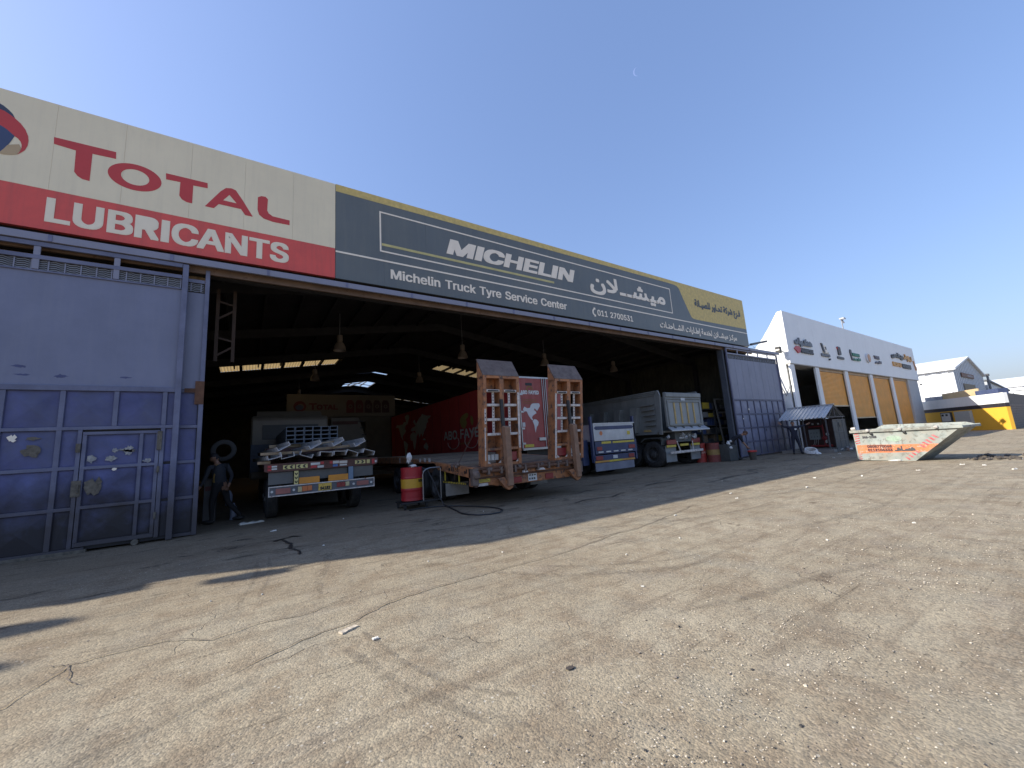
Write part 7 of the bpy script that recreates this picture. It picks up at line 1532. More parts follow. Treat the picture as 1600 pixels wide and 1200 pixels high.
fpoly([(.02, .64), (2.46, .62), (2.12, .345), (.02, .30)], 0, 'orange_band', SKO)
def skt(s, x0, z0, w, h, m, bold, ar=False, sl=0.0):
    b = B(); u = Vector((1, 0, 0)); 
    text(b, s, (x0, fl_(.003), z0), u, Z, w, h, bold=bold, ar=ar)
    b.v = [Vector((p.x, fl_(.003)+(p.y-fl_(.003))*1.0*(1), p.z+(p.x-x0)*sl)) for p in b.v]
    return b
SKL = mat('skip_stencil', (0.10, 0.04, 0.035), rough=0.7, var=0.3, scale=10)
flipx = sgn
b = skt('0505770068', .36, .515, .78, .115, SKL, .010, sl=-.01); bs(b, 'lettering', SKL, sideA, fix=False)
b = skt('0112104333', .36, .375, .78, .115, SKL, .010, sl=-.01); bs(b, 'lettering', SKL, sideA, fix=False)
b = skt('هسـاهـ', 1.20, .37, .60, .20, SKL, .016, ar=True); bs(b, 'lettering', CHAR, sideA, fix=False)
b = skt('246-1733', .26, .90, .46, .10, SKL, .010); bs(b, 'lettering', CHAR, sideA, fix=False)
b = B(); n = 26; b.add([(1.24+.24*math.cos(6.283*i/n), fl_(.001), .86+.12*math.sin(6.283*i/n)) for i in range(n)], [tuple(range(n))])
bs(b, 'faded_green_logo', mat('faded_green', (0.26, 0.36, 0.26), rough=0.7, var=0.3, scale=9, dirt=(0.42, 0.44, 0.42), damt=0.8, dscale=8), sideA, fix=False)
for i in range(5):
    z = .68+i*.095; fpoly([(.0, z), (.16, z+.03), (.16, z+.075), (.0, z+.045)], .001, 'red_stripe', SKR)
for i in range(3):
    z = .05+i*.085; fpoly([(.02, z), (.13, z+.02), (.13, z+.055), (.02, z+.035)], .001, 'red_stripe', SKR)
sx = (LT_-LB)/H1_
for i in range(5):
    z = .58+i*.085; x = LB+z*sx-.50; fpoly([(x, z+.02), (x+.075, z+.035), (x+.21, z-.08), (x+.14, z-.10)], .002, 'red_stripe', SKR)
for i in range(4):
    z = .12+i*.085; x = LB+z*sx-.42; fpoly([(x, z+.02), (x+.06, z+.03), (x+.16, z-.06), (x+.10, z-.08)], .002, 'red_stripe', SKR)
b = B(); b.blob((1.25, yy_(-.25), .03), (.22, .12, .03), 9, 5, .25); o = b.build('paper_litter', LITR); o.matrix_world = Matrix.Translation(sk.location) @ Matrix.Rotation(sk.rotation_euler.z, 4, 'Z'); tag(o, 'crumpled white paper against the foot of the skip', 'paper')
b = B()
for i in range(60):
    a = random.uniform(-.2, 3.2); c = random.uniform(.3, 2.2); s = random.uniform(.03, .09)
    b.blob((21.15+eu.x*(3.0+a*.5)+.99*c*1.3, 6.05+eu.y*(3.0+a*.5)-.10*c*1.3, s*.4), (s*1.4, s, s*.8), 6, 4, .3)
o = b.build('dirt_clods', mat('dark_clods', (0.09, 0.075, 0.06), var=0.4)); tag(o, 'dark clods and sweepings on the ground behind the skip', 'rubble', kind='stuff')

# ------------------------------------------------------------------ YELLOW WALL AND FAR BUILDINGS
YW = mat('yellow_render', (0.78, 0.44, 0.045), rough=0.75, var=0.05, scale=0.6, dirt=(0.52, 0.29, 0.04), damt=0.3, bump=0.06)
kw = 1.06
P0 = Vector((56.2*kw, 5.0*kw, 0)); P1 = Vector((65.5*kw, 14.3*kw, 0)); du = (P1-P0).normalized(); dn_ = Vector((-du.y, du.x, 0))
yw = thing('yellow_wall', 'yellow yard wall with black stripe and white parapet', 'wall', P0)
def wallslab(z0, z1, m, name, off=0, t0=0, t1=None, th=.3):
    b = B(); L_ = (P1-P0).length if t1 is None else t1
    a = P0+du*t0+dn_*off; c = P0+du*L_+dn_*off
    b.beam(a+Z*(z0+z1)/2-dn_*th/2+dn_*0, c+Z*(z0+z1)/2-dn_*th/2, th, z1-z0); return b.build(name, m, yw)
wallslab(0, 2.15, YW, 'yellow_face'); wallslab(2.155, 2.52, mat('black_band', (0.025, 0.022, 0.03), rough=0.6), 'black_stripe', off=.012); wallslab(2.525, 3.50, WHB, 'parapet')
def onwall(t0, t1, z0, z1, m, cat_name, label, cat, th=.15, z=None):
    a = P0+du*t0+dn_*(.01+th/2); c = P0+du*t1+dn_*(.01+th/2); b = B(); b.beam(a+Z*(z0+z1)/2, c+Z*(z0+z1)/2, th, z1-z0)
    r = thing(cat_name, label, cat, a); b.build('housing', m, r); return r, a, c
r, a, c = onwall(5.9, 7.2, .95, 2.05, mat('dark_frame', (0.06, 0.06, 0.06), rough=0.6), 'twin_meter', 'white faced twin meter box in a dark frame on the yellow wall', 'meter')
b = B(); n_ = dn_*.085; b.beam(a+du*.1+Z*1.5+n_, c-du*.1+Z*1.5+n_, .02, .9); b.build('face', PLW, r)
b = B(); n_ = dn_*.10
for s in (.35, .85): b.beam(a+du*s+Z*1.75+n_, a+du*(s+.28)+Z*1.75+n_, .02, .22)
b.build('dial', BLK, r)
r, a, c = onwall(3.55, 5.35, .65, 2.05, mat('pale_grey_box', (0.40, 0.42, 0.40), rough=0.5, var=0.05), 'wall_cabinet', 'plain pale grey cabinet on the yellow wall right of the twin meter', 'cabinet', th=.25)
b = B()
for s in (.5, .7, 1.0, 1.3): b.path([a+du*s+Z*.64, a+du*(s+.1)+Z*.45, a+du*(s+.05)+Z*.05], .02, 5)
b.build('cable', mat('rust_cable', (0.2, 0.1, 0.05), rough=0.7), r)
# roof items behind parapet
rb_ = thing('rooftop_board', 'weathered tan board with rust stain lying above the yellow wall', 'board', P0+du*6)
b = B(); a = P0+du*3.8-dn_*1.2; c = P0+du*8.2-dn_*1.2; b.beam(a+Z*3.85, c+Z*3.75, .1, .85); b.build('board', mat('tan_board', (0.56, 0.42, 0.24), rough=0.7, var=0.15, scale=0.8, rust=(0.45, 0.18, 0.05), rth=0.64, rscale=0.8), rb_)
bb_ = thing('rooftop_tank', 'dark blue box behind the parapet right of the tan board', 'tank', P0+du*2.5)
b = B(); b.beam(P0+du*1.6-dn_*1.4+Z*3.7, P0+du*4.0-dn_*1.4+Z*3.7, .8, .6); b.build('body', mat('navy_tank', (0.06, 0.08, 0.16), rough=0.5), bb_)
gb_ = thing('rooftop_duct', 'grey duct box on the roof behind the left end of the parapet', 'duct', P0+du*12)
b = B(); b.beam(P0+du*8.4-dn_*1.0+Z*3.65, P0+du*9.9-dn_*1.0+Z*3.65, .8, .6); b.build('body', mat('duct_grey', (0.28, 0.30, 0.35), rough=0.6), gb_)
BW = mat('grey_block', (0.23, 0.195, 0.165), rough=0.9, var=0.15, scale=1.5)
bw = thing('block_wall', 'grey concrete block wall running right from the yellow wall corner', 'wall', (66, 5.3, 0))
b = B(); b.box(P0.x+.25, 95, P0.y+.05, P0.y+.25, 0, 3.55); b.build('mortar_core', mat('mortar', (0.17, 0.15, 0.13), rough=0.9), bw)
row = 0; z = .02
proto_b = {}
nb = 0
while z < 3.5 and nb < 290:
    x = P0.x+.26+(.2 if row % 2 else 0)
    while x < 83:
        w = .78
        if nb < 290:
            if 'm' not in proto_b:
                q_ = B(); q_.box(0, w, 0, .06, 0, .22); o = q_.build('block', BW, bw, bevel=.01); proto_b['m'] = o
            else: o = proto_b['m'].copy(); COL.objects.link(o)
            o.location = Vector((x, P0.y-.012+random.uniform(-.01, .005), z))
        nb += 1; x += w+.02
    z += .24; row += 1
WHC = mat('white_ribbed_sheet', (0.76, 0.77, 0.78), rough=0.5, var=0.04, scale=0.3, bump=0)
GRC = mat('grey_ribbed_sheet', (0.50, 0.53, 0.56), rough=0.55, var=0.05, scale=0.3, bump=0)
def warehouse(x0, x1, y0, y1, eave, ridge, label, seg=1.1):
    w = thing('warehouse', label, 'warehouse', (x0, y0, 0))
    b = B(); corr(b, (x0, y1), (x0, y0), 0, eave, seg, .10); b.build('side_wall', WHC, w, fix=False)
    b = B(); m_ = (x0+x1)/2
    b.prism([(x0+.11, 0), (x1, 0), (x1, eave), (m_, ridge), (x0+.11, eave)], 'xz', y0+.02, y0+.2); b.build('gable_wall', GRC, w)
    b = B()
    k = int((x1-x0)/1.2)
    for i in range(1, k):
        x = x0+i*(x1-x0)/k; h = eave+(ridge-eave)*(1-abs(x-m_)/(m_-x0)); b.box(x-.05, x+.05, y0-.03, y0+.019, 0, h-.1)
    b.build('gable_ribs', GRC, w)
    b = B()
    b.add([(x0-.4, y0-.3, eave-.1), (m_, y0-.3, ridge+.1), (m_, y1, ridge+.1), (x0-.4, y1, eave-.1), (x0-.4, y0-.3, eave-.35), (m_, y0-.3, ridge-.1), (m_, y1, ridge-.1), (x0-.4, y1, eave-.35)], [(0,1,2,3),(7,6,5,4),(0,4,5,1),(1,5,6,2),(2,6,7,3),(3,7,4,0)])
    b.add([(x1+.4, y0-.3, eave-.1), (m_, y0-.3, ridge+.1), (m_, y1, ridge+.1), (x1+.4, y1, eave-.1), (x1+.4, y0-.3, eave-.35), (m_, y0-.3, ridge-.1), (m_, y1, ridge-.1), (x1+.4, y1, eave-.35)], [(3,2,1,0),(4,5,6,7),(0,1,5,4),(1,2,6,5),(2,3,7,6),(3,0,4,7)])
    b.build('roof', WHC, w, fix=True)
    return w
w1 = warehouse(78, 101, 10.6, 60, 8.05, 10.2, 'big white warehouse with grey gable behind the yellow wall')
b = B(); b.box(82.7, 91.0, 10.5, 10.56, 0, 6.0); b.build('loading_door', mat('tan_door', (0.22, 0.18, 0.12), rough=0.7, var=0.15), w1)
b = B(); b.box(82.5, 91.5, 10.48, 10.56, 6.95, 7.55); fs_ = b.build('gable_sign', mat('rust_sign', (0.20, 0.12, 0.09), rough=0.7), w1)
b = B(); text(b, 'AMEN', (86.5, 10.475, 7.1), X, Z, 4.0, .3); b.build('lettering', GRC, fs_, fix=False)
b = B(); b.tube((101.5, 10.2, 0), (101.5, 10.2, 8), .12); b.tube((102.4, 10.2, 0), (102.4, 10.2, 8), .08); b.build('downpipe', GRY, w1)
b = B()
for x in (101.2,): b.box(x, x+1.2, 10.0, 10.4, 7.85, 8.15)
b.build('gutter_box', CHAR, w1)
w2 = thing('lean_to', 'low grey lean-to shed beside the big white warehouse', 'shed', (110, 10, 0))
b = B(); b.prism([(103.5, 0), (128, 0), (128, 5.9), (103.5, 7.1)], 'xz', 10.6, 22); b.build('wall', GRC, w2)
b = B(); b.prism([(103.3, 7.15), (129, 5.85), (129, 6.05), (103.3, 7.35)], 'xz', 10.3, 22.3); b.build('roof', GRY, w2)
w3 = warehouse(158, 196, 10.6, 90, 8.2, 11.0, 'distant white roofed warehouse at the right edge', 1.6)
w4 = thing('far_low_building', 'far low white flat building right of the lean-to', 'building', (125, 6, 0))
b = B(); b.box(120, 170, 7.6, 9.5, 0, 5.6); b.build('wall', WHB, w4)
b = B(); b.box(119.8, 170.2, 7.4, 9.7, 5.605, 5.9); b.build('roof', WHC, w4)

# ------------------------------------------------------------------ CRESCENT MOON
md = (Matrix(((0.83302, 0.03093, 0.55237), (-0.54926, 0.16571, 0.81906), (-0.0662, -0.98569, 0.15502))) @ Vector((995-800, 112-600, 618))).normalized()
moon = B(); mc = EYE+md*9000; ua = md.cross(Z).normalized(); ub = ua.cross(md).normalized(); rm = 62
pts = []
for i in range(13):
    t = math.radians(80+i*200/12); pts.append(mc+(ua*math.cos(t)+ub*math.sin(t))*rm)
for i in range(13):
    t = math.radians(280-i*200/12); pts.append(mc+(ua*(math.cos(t)*.72+.10)+ub*math.sin(t)*.98)*rm)
moon.add(pts, [(i, i+1, 24-i, 25-i) for i in range(12)])
o = moon.build('crescent_moon', emis('moonlight', (0.23, 0.32, 0.60), .68), fix=False); tag(o, 'faint pale crescent moon high in the clear blue sky', 'moon', kind='thing')
# ================================================================== BARRELS, RACK, BIN
RB = mat('barrel_red', (0.36, 0.018, 0.022), rough=0.45, var=0.15, scale=5, dirt=(0.16, 0.015, 0.018), damt=0.5)
RB2 = mat('barrel_rusty_red', (0.20, 0.045, 0.035), rough=0.65, var=0.3, scale=6, dirt=(0.12, 0.04, 0.03), damt=0.6, rust=(0.12, 0.07, 0.05), rth=0.6)
YB = mat('barrel_yellow', (0.58, 0.31, 0.022), rough=0.45, var=0.12, scale=5, dirt=(0.35, 0.2, 0.05), damt=0.5)
YB2 = mat('barrel_dull_yellow', (0.27, 0.17, 0.05), rough=0.6, var=0.2, scale=5)
def barrel(t, c, r, h, mr, my, band=True):
    x, y, z = c; b = B()
    pr = [(r*.98, 0)]
    for i in range(1, 28):
        u = i/28; rib = .012 if abs(u-.34) < .02 or abs(u-.67) < .02 else 0
        cor = .004*math.sin(u*95) if (.08 < u < .32 or .70 < u < .93) else 0
        pr.append((r*.965+rib+cor, u*h))
    pr += [(r*.98, h), (r*.9, h), (r*.9, h-.015), (.001, h-.015)]
    b.lathe(pr, (x, y, z), 28, cap=False); sh_ = b.build('shell', mr, t, smooth=True)
    if band: b = B(); b.lathe([(r*.968+.004, h*.355), (r*.968+.004, h*.655)], (x, y, z), 28, cap=False); b.build('yellow_band', my, sh_, smooth=True, fix=False)
    b = B(); b.lathe([(.03, h-.014), (.03, h+.02), (0.001, h+.02)], (x+r*.5, y, z), 10, cap=False); b.build('bung', BLK, sh_)
    return sh_
bd = thing('oil_barrel', 'red oil barrel with yellow band on a wheeled dolly beside the orange trailer', 'barrel', (4.02, 11.3, .0))
s_ = barrel(bd, (4.00, 11.45, .22), .315, .92, RB, YB)
b = B(); text(b, 'TOTAL', (4.08, 11.45-.325, .22+.50), X, Z, .17, .075, bold=.004); 
b.v = [Vector((p.x+.0, 11.45-math.sqrt(max(0, .318**2-(p.x-4.0)**2))-.004, p.z)) for p in b.v]; b.build('lettering', BLK, s_, fix=False)
dl = thing('barrel_dolly', 'low black wheeled dolly with curved handle under the red barrel', 'dolly', (4.02, 11.4, 0))
b = B(); b.box(3.62, 4.42, 11.08, 11.82, .15, .19); b.box(3.55, 4.75, 11.05, 11.11, .155, .20); b.build('platform', BLK, dl, bevel=.01)
for x, y in ((3.68, 11.14), (4.3, 11.14), (3.68, 11.74), (4.3, 11.74)): b = B(); b.lathe([(.0, -.02), (.07, -.02), (.07, .02), (0, .02)], (x, y, .07), 14, 'x'); b.box(x-.03, x+.03, y-.03, y+.03, .08, .149); b.build('castor', RUB, dl)
HM = mat('chromed_bar', (0.34, 0.34, 0.34), rough=0.35, metal=0.7)
b = B(); b.path([(4.20, 11.09, .2), (4.20, 11.09, .90), (4.22, 11.09, 1.0), (4.30, 11.09, 1.06), (4.42, 11.09, 1.09), (4.72, 11.09, 1.09)], .018, 8); b.path([(4.74, 11.09, .2), (4.74, 11.09, 1.07)], .014, 8); b.build('handle', HM, dl, smooth=True)
ob = thing('air_pump', 'white wrapped pump head standing on the red barrel', 'pump', (3.95, 11.45, 1.14))
b = B(); b.tube((3.95, 11.42, 1.145), (3.95, 11.42, 1.25), .07, 10); b.box(3.85, 4.02, 11.38, 11.48, 1.25, 1.29); b.build('pump_body', BLK, ob)
b = B(); b.blob((3.92, 11.40, 1.40), (.08, .07, .14), 9, 7, .25); b.blob((4.02, 11.3, 1.18), (.11, .07, .04), 8, 5, .3); b.build('white_wrap', LITR, ob)
hs = thing('air_hose', 'black air hose looping over the floor before the orange trailer', 'hose', (4.6, 9.5, 0))
b = B(); b.path([(4.05,11.35,1.18),(4.38,11.2,1.05),(4.50,11.05,.7),(4.60,10.9,.30),(4.66,10.75,.06),(4.64,10.3,.022),(4.50,9.6,.022),(4.40,9.1,.022),(4.43,8.75,.022),(4.55,8.48,.022),(4.78,8.33,.022),(5.05,8.36,.022),(5.28,8.62,.022),(5.36,8.95,.022),(5.32,9.35,.022),(5.15,9.85,.022),(4.95,10.3,.022),(4.72,10.55,.03),(4.45,10.85,.022),(4.1,10.95,.022),(3.7,10.85,.022)], .018, 6); b.build('hose_pipe', HOSE, hs, smooth=True)
b1 = thing('oil_drum', 'plain bright red drum directly beside the tipper', 'barrel', (20.75, 12.75, 0)); barrel(b1, (20.75, 12.75, 0), .31, 1.02, mat('drum_red', (0.36, 0.04, 0.03), rough=0.5, var=0.2, scale=5), YB, False)
b = B(); b.lathe([(.308, .47), (.308, .58)], (20.75, 12.75, 0), 24, cap=False); b.build('white_print', mat('faded_print', (0.45, 0.2, 0.17), rough=0.5, var=0.4, scale=25), b1, fix=False)
b2 = thing('oil_drum', 'rusty red drum with dull yellow band between plain red drum and grey bin', 'barrel', (21.0, 12.1, 0)); barrel(b2, (21.0, 12.15, 0), .33, 1.0, RB2, YB2)
bn = thing('rag_bin', 'dark grey box bin topped with white rags beside the bending man', 'bin', (21.5, 11.65, 0))
GBN = mat('bin_grey', (0.055, 0.058, 0.055), rough=0.7, var=0.2, scale=4)
b = B(); b.prism([(21.15, 0), (21.95, 0), (22.0, .80), (21.6, .84), (21.1, .90)], 'xz', 11.35, 12.0); b.build('body', GBN, bn, bevel=.02)
b = B()
for p, r in (((21.25, 11.4, .93), .08), ((21.35, 11.45, .99), .07), ((21.5, 11.4, 1.04), .06), ((21.28, 11.32, .70), .07)): b.blob(p, (r*1.2, r, r), 8, 6, .3)
b.build('rag', LITR, bn)
# rack
rk = thing('storage_rack', 'tall steel shelving crowded with boxes and tyres by the right wall', 'rack', (24.5, 14, 0))
RKM = mat('rack_steel', (0.06, 0.058, 0.055), rough=0.7, var=0.2)
b = B()
for x in (22.6, 24.2, 25.8):
    for y in (13.6, 14.4): b.box(x-.04, x+.04, y-.04, y+.04, 0, 3.4)
b.build('upright', RKM, rk)
for z in (.5, 1.0, 1.5, 2.0, 2.5, 3.0):
    b = B(); b.box(22.6, 25.8, 13.55, 14.45, z-.03, z+.02); b.build('shelf', RKM, rk)
boxm = [mat('box_yellow', (0.36, 0.26, 0.03), rough=0.6), mat('box_blue', (0.03, 0.05, 0.12), rough=0.6), mat('box_brown', (0.13, 0.09, 0.055), rough=0.8), mat('box_dark', (0.03, 0.03, 0.03), rough=0.7), mat('box_grey', (0.16, 0.16, 0.155), rough=0.7)]
i = 0
for z in (1.02, 1.52, 2.02, 2.52, 3.02):
    x = 22.7
    while x < 25.5:
        w = random.uniform(.3, .6); h = random.uniform(.18, .42)
        b = B(); b.box(x, x+w, 13.65, 14.3, z+.001, z+h); mi = 0 if (z > 2.9 and i == 33) or i in (3, 21) else random.choice((1, 2, 3, 3, 4))
        o = b.build('storage_box', boxm[mi], bevel=.01)
        tag(o, ('yellow', 'blue', 'brown', 'blackish', 'grey')[mi]+' storage box on the '+{1.02: 'second', 1.52: 'third', 2.02: 'fourth', 2.52: 'fifth', 3.02: 'top'}[z]+' shelf '+('near the tipper end' if x < 24.0 else 'behind the ladder frame'), 'box', 'storage boxes on the shelving'); x += w+.06; i += 1
b = B(); b.box(22.9, 23.6, 13.50, 13.549, 3.03, 3.4); o = b.build('yellow_bin', boxm[0]); tag(o, 'yellow bin front on the top shelf just right of the tipper body', 'bin')
lf = thing('steel_ladder_frame', 'grey steel ladder frame leaning beside the shelving', 'ladder', (24.4, 13.2, 0))
b = B()
for x in (24.0, 25.1): b.beam((x+.1, 13.1, 0), (x, 13.35, 3.62), .09, .07, up=(0, 1, 0))
for z in (.9, 1.8, 2.75, 3.58): b.box(24.0, 25.2, 13.18+.05*z/3.6, 13.26+.05*z/3.6, z-.04, z+.04)
b.build('ladder_frame', mat('ladder_grey', (0.17, 0.16, 0.145), rough=0.6, var=0.2), lf)
# tyre hanging behind the walking man
ht = B(); ht.lathe([(.20, -.08), (.28, -.10), (.33, -.08), (.34, 0), (.33, .08), (.28, .10), (.20, .08)], (-.62, 15.6, 2.02), 26, 'y', cap=False)
o = ht.build('hanging_tyre', mat('grey_tyre', (0.06, 0.055, 0.05), rough=0.8, var=0.2), smooth=True); tag(o, 'grey ring shaped tyre hanging behind the head of the walking man', 'tyre')
bx = thing('tool_cabinet', 'dim white cabinet just inside the blue door behind the walking man', 'cabinet', (-.85, 14.8, 0))
b = B(); b.box(-.98, -.70, 14.3, 14.9, .0, 1.2); b.build('body', mat('dim_white', (0.13, 0.13, 0.135), rough=0.5, var=0.2), bx, bevel=.01)
b = B(); b.box(-.95, -.70, 14.28, 14.299, .88, 1.0); b.build('drawer', mat('drawer_red', (0.15, 0.05, 0.05), rough=0.5), bx)
wb_ = thing('water_bottle', 'clear pale bottle standing on the floor behind the walking man', 'bottle', (-.28, 14.3, 0))
b = B(); b.lathe([(.08, 0), (.085, .3), (.08, .34), (.03, .42), (.03, .46), (.001, .46)], (-.28, 14.4, 0), 14, cap=False); b.lathe([(.08, .0), (.085, .3), (.03, .42)], (-.40, 14.45, 0.4), 12, cap=False); b.build('bottle_body', mat('pale_bottle', (0.32, 0.35, 0.45), rough=0.3, var=0.2), wb_, smooth=True)

# ================================================================== PEOPLE
def person(label, J, base, rotz, mats, hair, facedir=(0, -1, 0), scale=1.0, colmap=None, short=False, patch=None):
    """J: joint positions in metres in the figure's own axes, facing -Y. One continuous skinned body; materials by body region."""
    root = bpy.data.objects.new('person', None); COL.objects.link(root); root.location = base; root.rotation_euler = (0, 0, rotz); root.scale = (scale,)*3
    tag(root, label, 'person')
    chains = [('pelvis','waist'),('waist','chest'),('chest','neck'),('neck','head'),
              ('chest','shL'),('shL','elL'),('elL','wrL'),('wrL','haL'),('chest','shR'),('shR','elR'),('elR','wrR'),('wrR','haR'),
              ('pelvis','hiL'),('hiL','knL'),('knL','anL'),('anL','toL'),('pelvis','hiR'),('hiR','knR'),('knR','anR'),('anR','toR')]
    rad = dict(pelvis=(.155,.12), waist=(.145,.115), chest=(.165,.12), neck=(.058,.06), head=(.055,.055), shL=(.072,.072), shR=(.072,.072), elL=(.05,.05), elR=(.05,.05),
               wrL=(.032,.032), wrR=(.032,.032), haL=(.036,.026), haR=(.036,.026), hiL=(.10,.105), hiR=(.10,.105), knL=(.068,.068), knR=(.068,.068), anL=(.05,.05), anR=(.05,.05), toL=(.045,.035), toR=(.045,.035))
    names = list(rad); idx = {n: i for i, n in enumerate(names)}
    me = bpy.data.meshes.new('body'); me.from_pydata([J[n] for n in names], [(idx[a], idx[c]) for a, c in chains], []); me.update()
    o = bpy.data.objects.new('body', me); COL.objects.link(o)
    sk_ = o.modifiers.new('skin', 'SKIN'); sk_.use_smooth_shade = True
    for n in names: v = me.skin_vertices[0].data[idx[n]]; v.radius = rad[n]; v.use_root = (n == 'pelvis')
    ss = o.modifiers.new('sub', 'SUBSURF'); ss.levels = 2; ss.render_levels = 2
    bpy.context.view_layer.update()
    em = bpy.data.meshes.new_from_object(o.evaluated_get(bpy.context.evaluated_depsgraph_get()))
    bpy.data.objects.remove(o)
    import bmesh
    bm = bmesh.new(); bm.from_mesh(em)
    # head: an egg with brow, nose, chin and ears, joined into the same mesh
    F = Vector(facedir).normalized(); up = (Vector(J['head'])-Vector(J['neck'])).normalized(); rt_ = F.cross(up).normalized(); F = up.cross(rt_).normalized()
    hc = Vector(J['head'])+up*.035
    hb = B(); n, m = 18, 14; vs = []
    for k in range(m+1):
        ph = math.pi*k/m; zc = math.cos(ph)
        for i in range(n):
            t = 2*math.pi*i/n; fx_ = math.cos(t); fy = math.sin(t)
            rx = .078*math.sin(ph); ry = .098*math.sin(ph)
            taper = 1-.22*max(0, -zc)
            d = 0
            if fy > .93 and -.45 < zc < .15: d = .020*(1-abs(zc+.2)/.4)      # nose
            if abs(fx_) > .93 and abs(zc) < .25: d = max(d, .006)
            if .35 < fy < .95 and .02 < zc < .25: d -= .008                      # eye sockets
            if fy > .8 and -.62 < zc < -.48: d += .004
            vs.append(hc+rt_*fx_*(rx*taper+ (d if abs(fx_) > .93 else 0))+F*(fy*ry*taper+(d if fy > .3 else 0))+up*(zc*.122))
    hb.add(vs, [(k*n+i, (k+1)*n+i, (k+1)*n+(i+1) % n, k*n+(i+1) % n) for k in range(m) for i in range(n)])
    for s in (-1, 1):
        e = hc+rt_*s*.082-F*.005; hb.blob(e, (.012, .02, .032), 8, 6)
    # fingers and thumb
    for side in 'LR':
        w = Vector(J['wr'+side]); h = Vector(J['ha'+side]); d = (h-w).normalized(); a = d.cross(Vector(J.get('palm'+side, (0, 1, .3)))).normalized(); q_ = a.cross(d).normalized()
        for f, (off, ln) in enumerate(((-.027, .068), (-.009, .078), (.009, .074), (.027, .058))):
            p0 = h+a*off+d*.005; p1 = p0+d*ln*.55+q_*.006; p2 = p1+(d*.7+q_*.7).normalized()*ln*.45
            hb.tube(p0, p1, .0095, 6, .0085); hb.tube(p1, p2, .0085, 6, .006)
        p0 = w+d*.03-a*.025; p1 = p0+(d*.5-a*.85).normalized()*.035; hb.tube(p0, p1, .011, 6, .0095); hb.tube(p1, p1+(d*.9-a*.2).normalized()*.03, .0095, 6, .007)
    for s in 'LR':      # shoes
        an = Vector(J['an'+s]); to = Vector(J['to'+s]); d = (to-an); d.z = 0; d.normalize()
        c = an*.45+to*.55; ang = math.atan2(d.y, d.x); q2 = B(); q2.blob((0, 0, 0), (.145, .055, .052), 14, 8)
        M_ = Matrix.Translation(Vector((c.x, c.y, max(.05, c.z-.01)))) @ Matrix.Rotation(ang, 4, 'Z')
        hb.add([M_ @ p for p in q2.v], q2.f)
    tm = bpy.data.meshes.new('tmp'); tm.from_pydata(hb.v, [], hb.f); bm.from_mesh(tm); bpy.data.meshes.remove(tm)
    bmesh.ops.recalc_face_normals(bm, faces=bm.faces)
    bm.to_mesh(em); bm.free()
    seg = {}
    def dist(p, a, c):
        a = Vector(J[a]); c = Vector(J[c]); t = max(0, min(1, (p-a).dot(c-a)/max(1e-6, (c-a).length_squared))); return (p-a-(c-a)*t).length, t
    for m_ in mats: em.materials.append(m_)       # skin, shirt, trousers, shoes, front
    nskin = None
    for poly in em.polygons:
        p = poly.center; best = min(((dist(p, a, c)[0], a, c, dist(p, a, c)[1]) for a, c in chains), key=lambda q_: q_[0])
        _, a, c, t = best
        mi = 1
        if c == 'head' or (c == 'neck' and t > .8) or (p-hc).length < .135: mi = 0
        elif c in ('haL', 'haR') or (c in ('wrL', 'wrR') and (short or t > .85)): mi = 0
        elif c in ('toL', 'toR') or p.z < .09: mi = 3
        elif c in ('hiL', 'hiR', 'knL', 'knR', 'anL', 'anR') or (a == 'pelvis' and t < .35): mi = 2
        if patch and mi == 1 and a in ('pelvis', 'waist', 'chest') and c in ('waist', 'chest', 'neck') and (p-Vector(J['chest'])).dot(Vector(patch)) > .04 and abs((p-Vector(J['chest'])).dot(Vector(patch).cross(Z))) < .055: mi = 4
        poly.material_index = mi; poly.use_smooth = True
    ob_ = bpy.data.objects.new('body', em); COL.objects.link(ob_); ob_.parent = root
    hr = B(); vs = []; n, m = 16, 7
    for k in range(m+1):
        ph = math.pi*.60*k/m
        for i in range(n):
            t = 2*math.pi*i/n; fy = math.sin(t); lim = .92 if fy > .3 else 1.0
            ph2 = ph*(.62 if fy > .35 else 1.0)
            j_ = 1+random.uniform(-.02, .03)
            vs.append(hc+rt_*math.cos(t)*.088*math.sin(ph2)*j_+F*(fy*.108*math.sin(ph2)*j_-.003)+up*(math.cos(ph2)*.132*j_))
    hr.add(vs, [(k*n+i, (k+1)*n+i, (k+1)*n+(i+1) % n, k*n+(i+1) % n) for k in range(m) for i in range(n)])
    h_ = hr.build('hair', hair, fix=True, smooth=True); h_.parent = root
    ey = B()
    for s in (-1, 1): ey.blob(hc+rt_*s*.030+F*.083+up*.018, (.010, .010, .007), 8, 5)
    e_ = ey.build('eyes', BLK, fix=True); e_.parent = root
    return root
SKIN = mat('skin', (0.30, 0.16, 0.10), rough=0.55, var=0.06, bump=0.03)
HAIR = mat('black_hair', (0.015, 0.012, 0.011), rough=0.7, var=0.2); HAIRB = mat('brown_hair', (0.075, 0.035, 0.02), rough=0.7, var=0.2)
NAVY = mat('navy_cloth', (0.014, 0.016, 0.030), rough=0.85, var=0.15); BLKC = mat('black_cloth', (0.014, 0.015, 0.022), rough=0.85, var=0.2)
GRYC = mat('charcoal_cloth', (0.022, 0.020, 0.021), rough=0.9, var=0.2); JK = mat('grey_jacket', (0.036, 0.037, 0.042), rough=0.85, var=0.15, scale=8)
MUST = mat('mustard_shirt', (0.36, 0.22, 0.055), rough=0.8, var=0.15); SHOE = mat('dark_shoe', (0.02, 0.018, 0.016), rough=0.6)
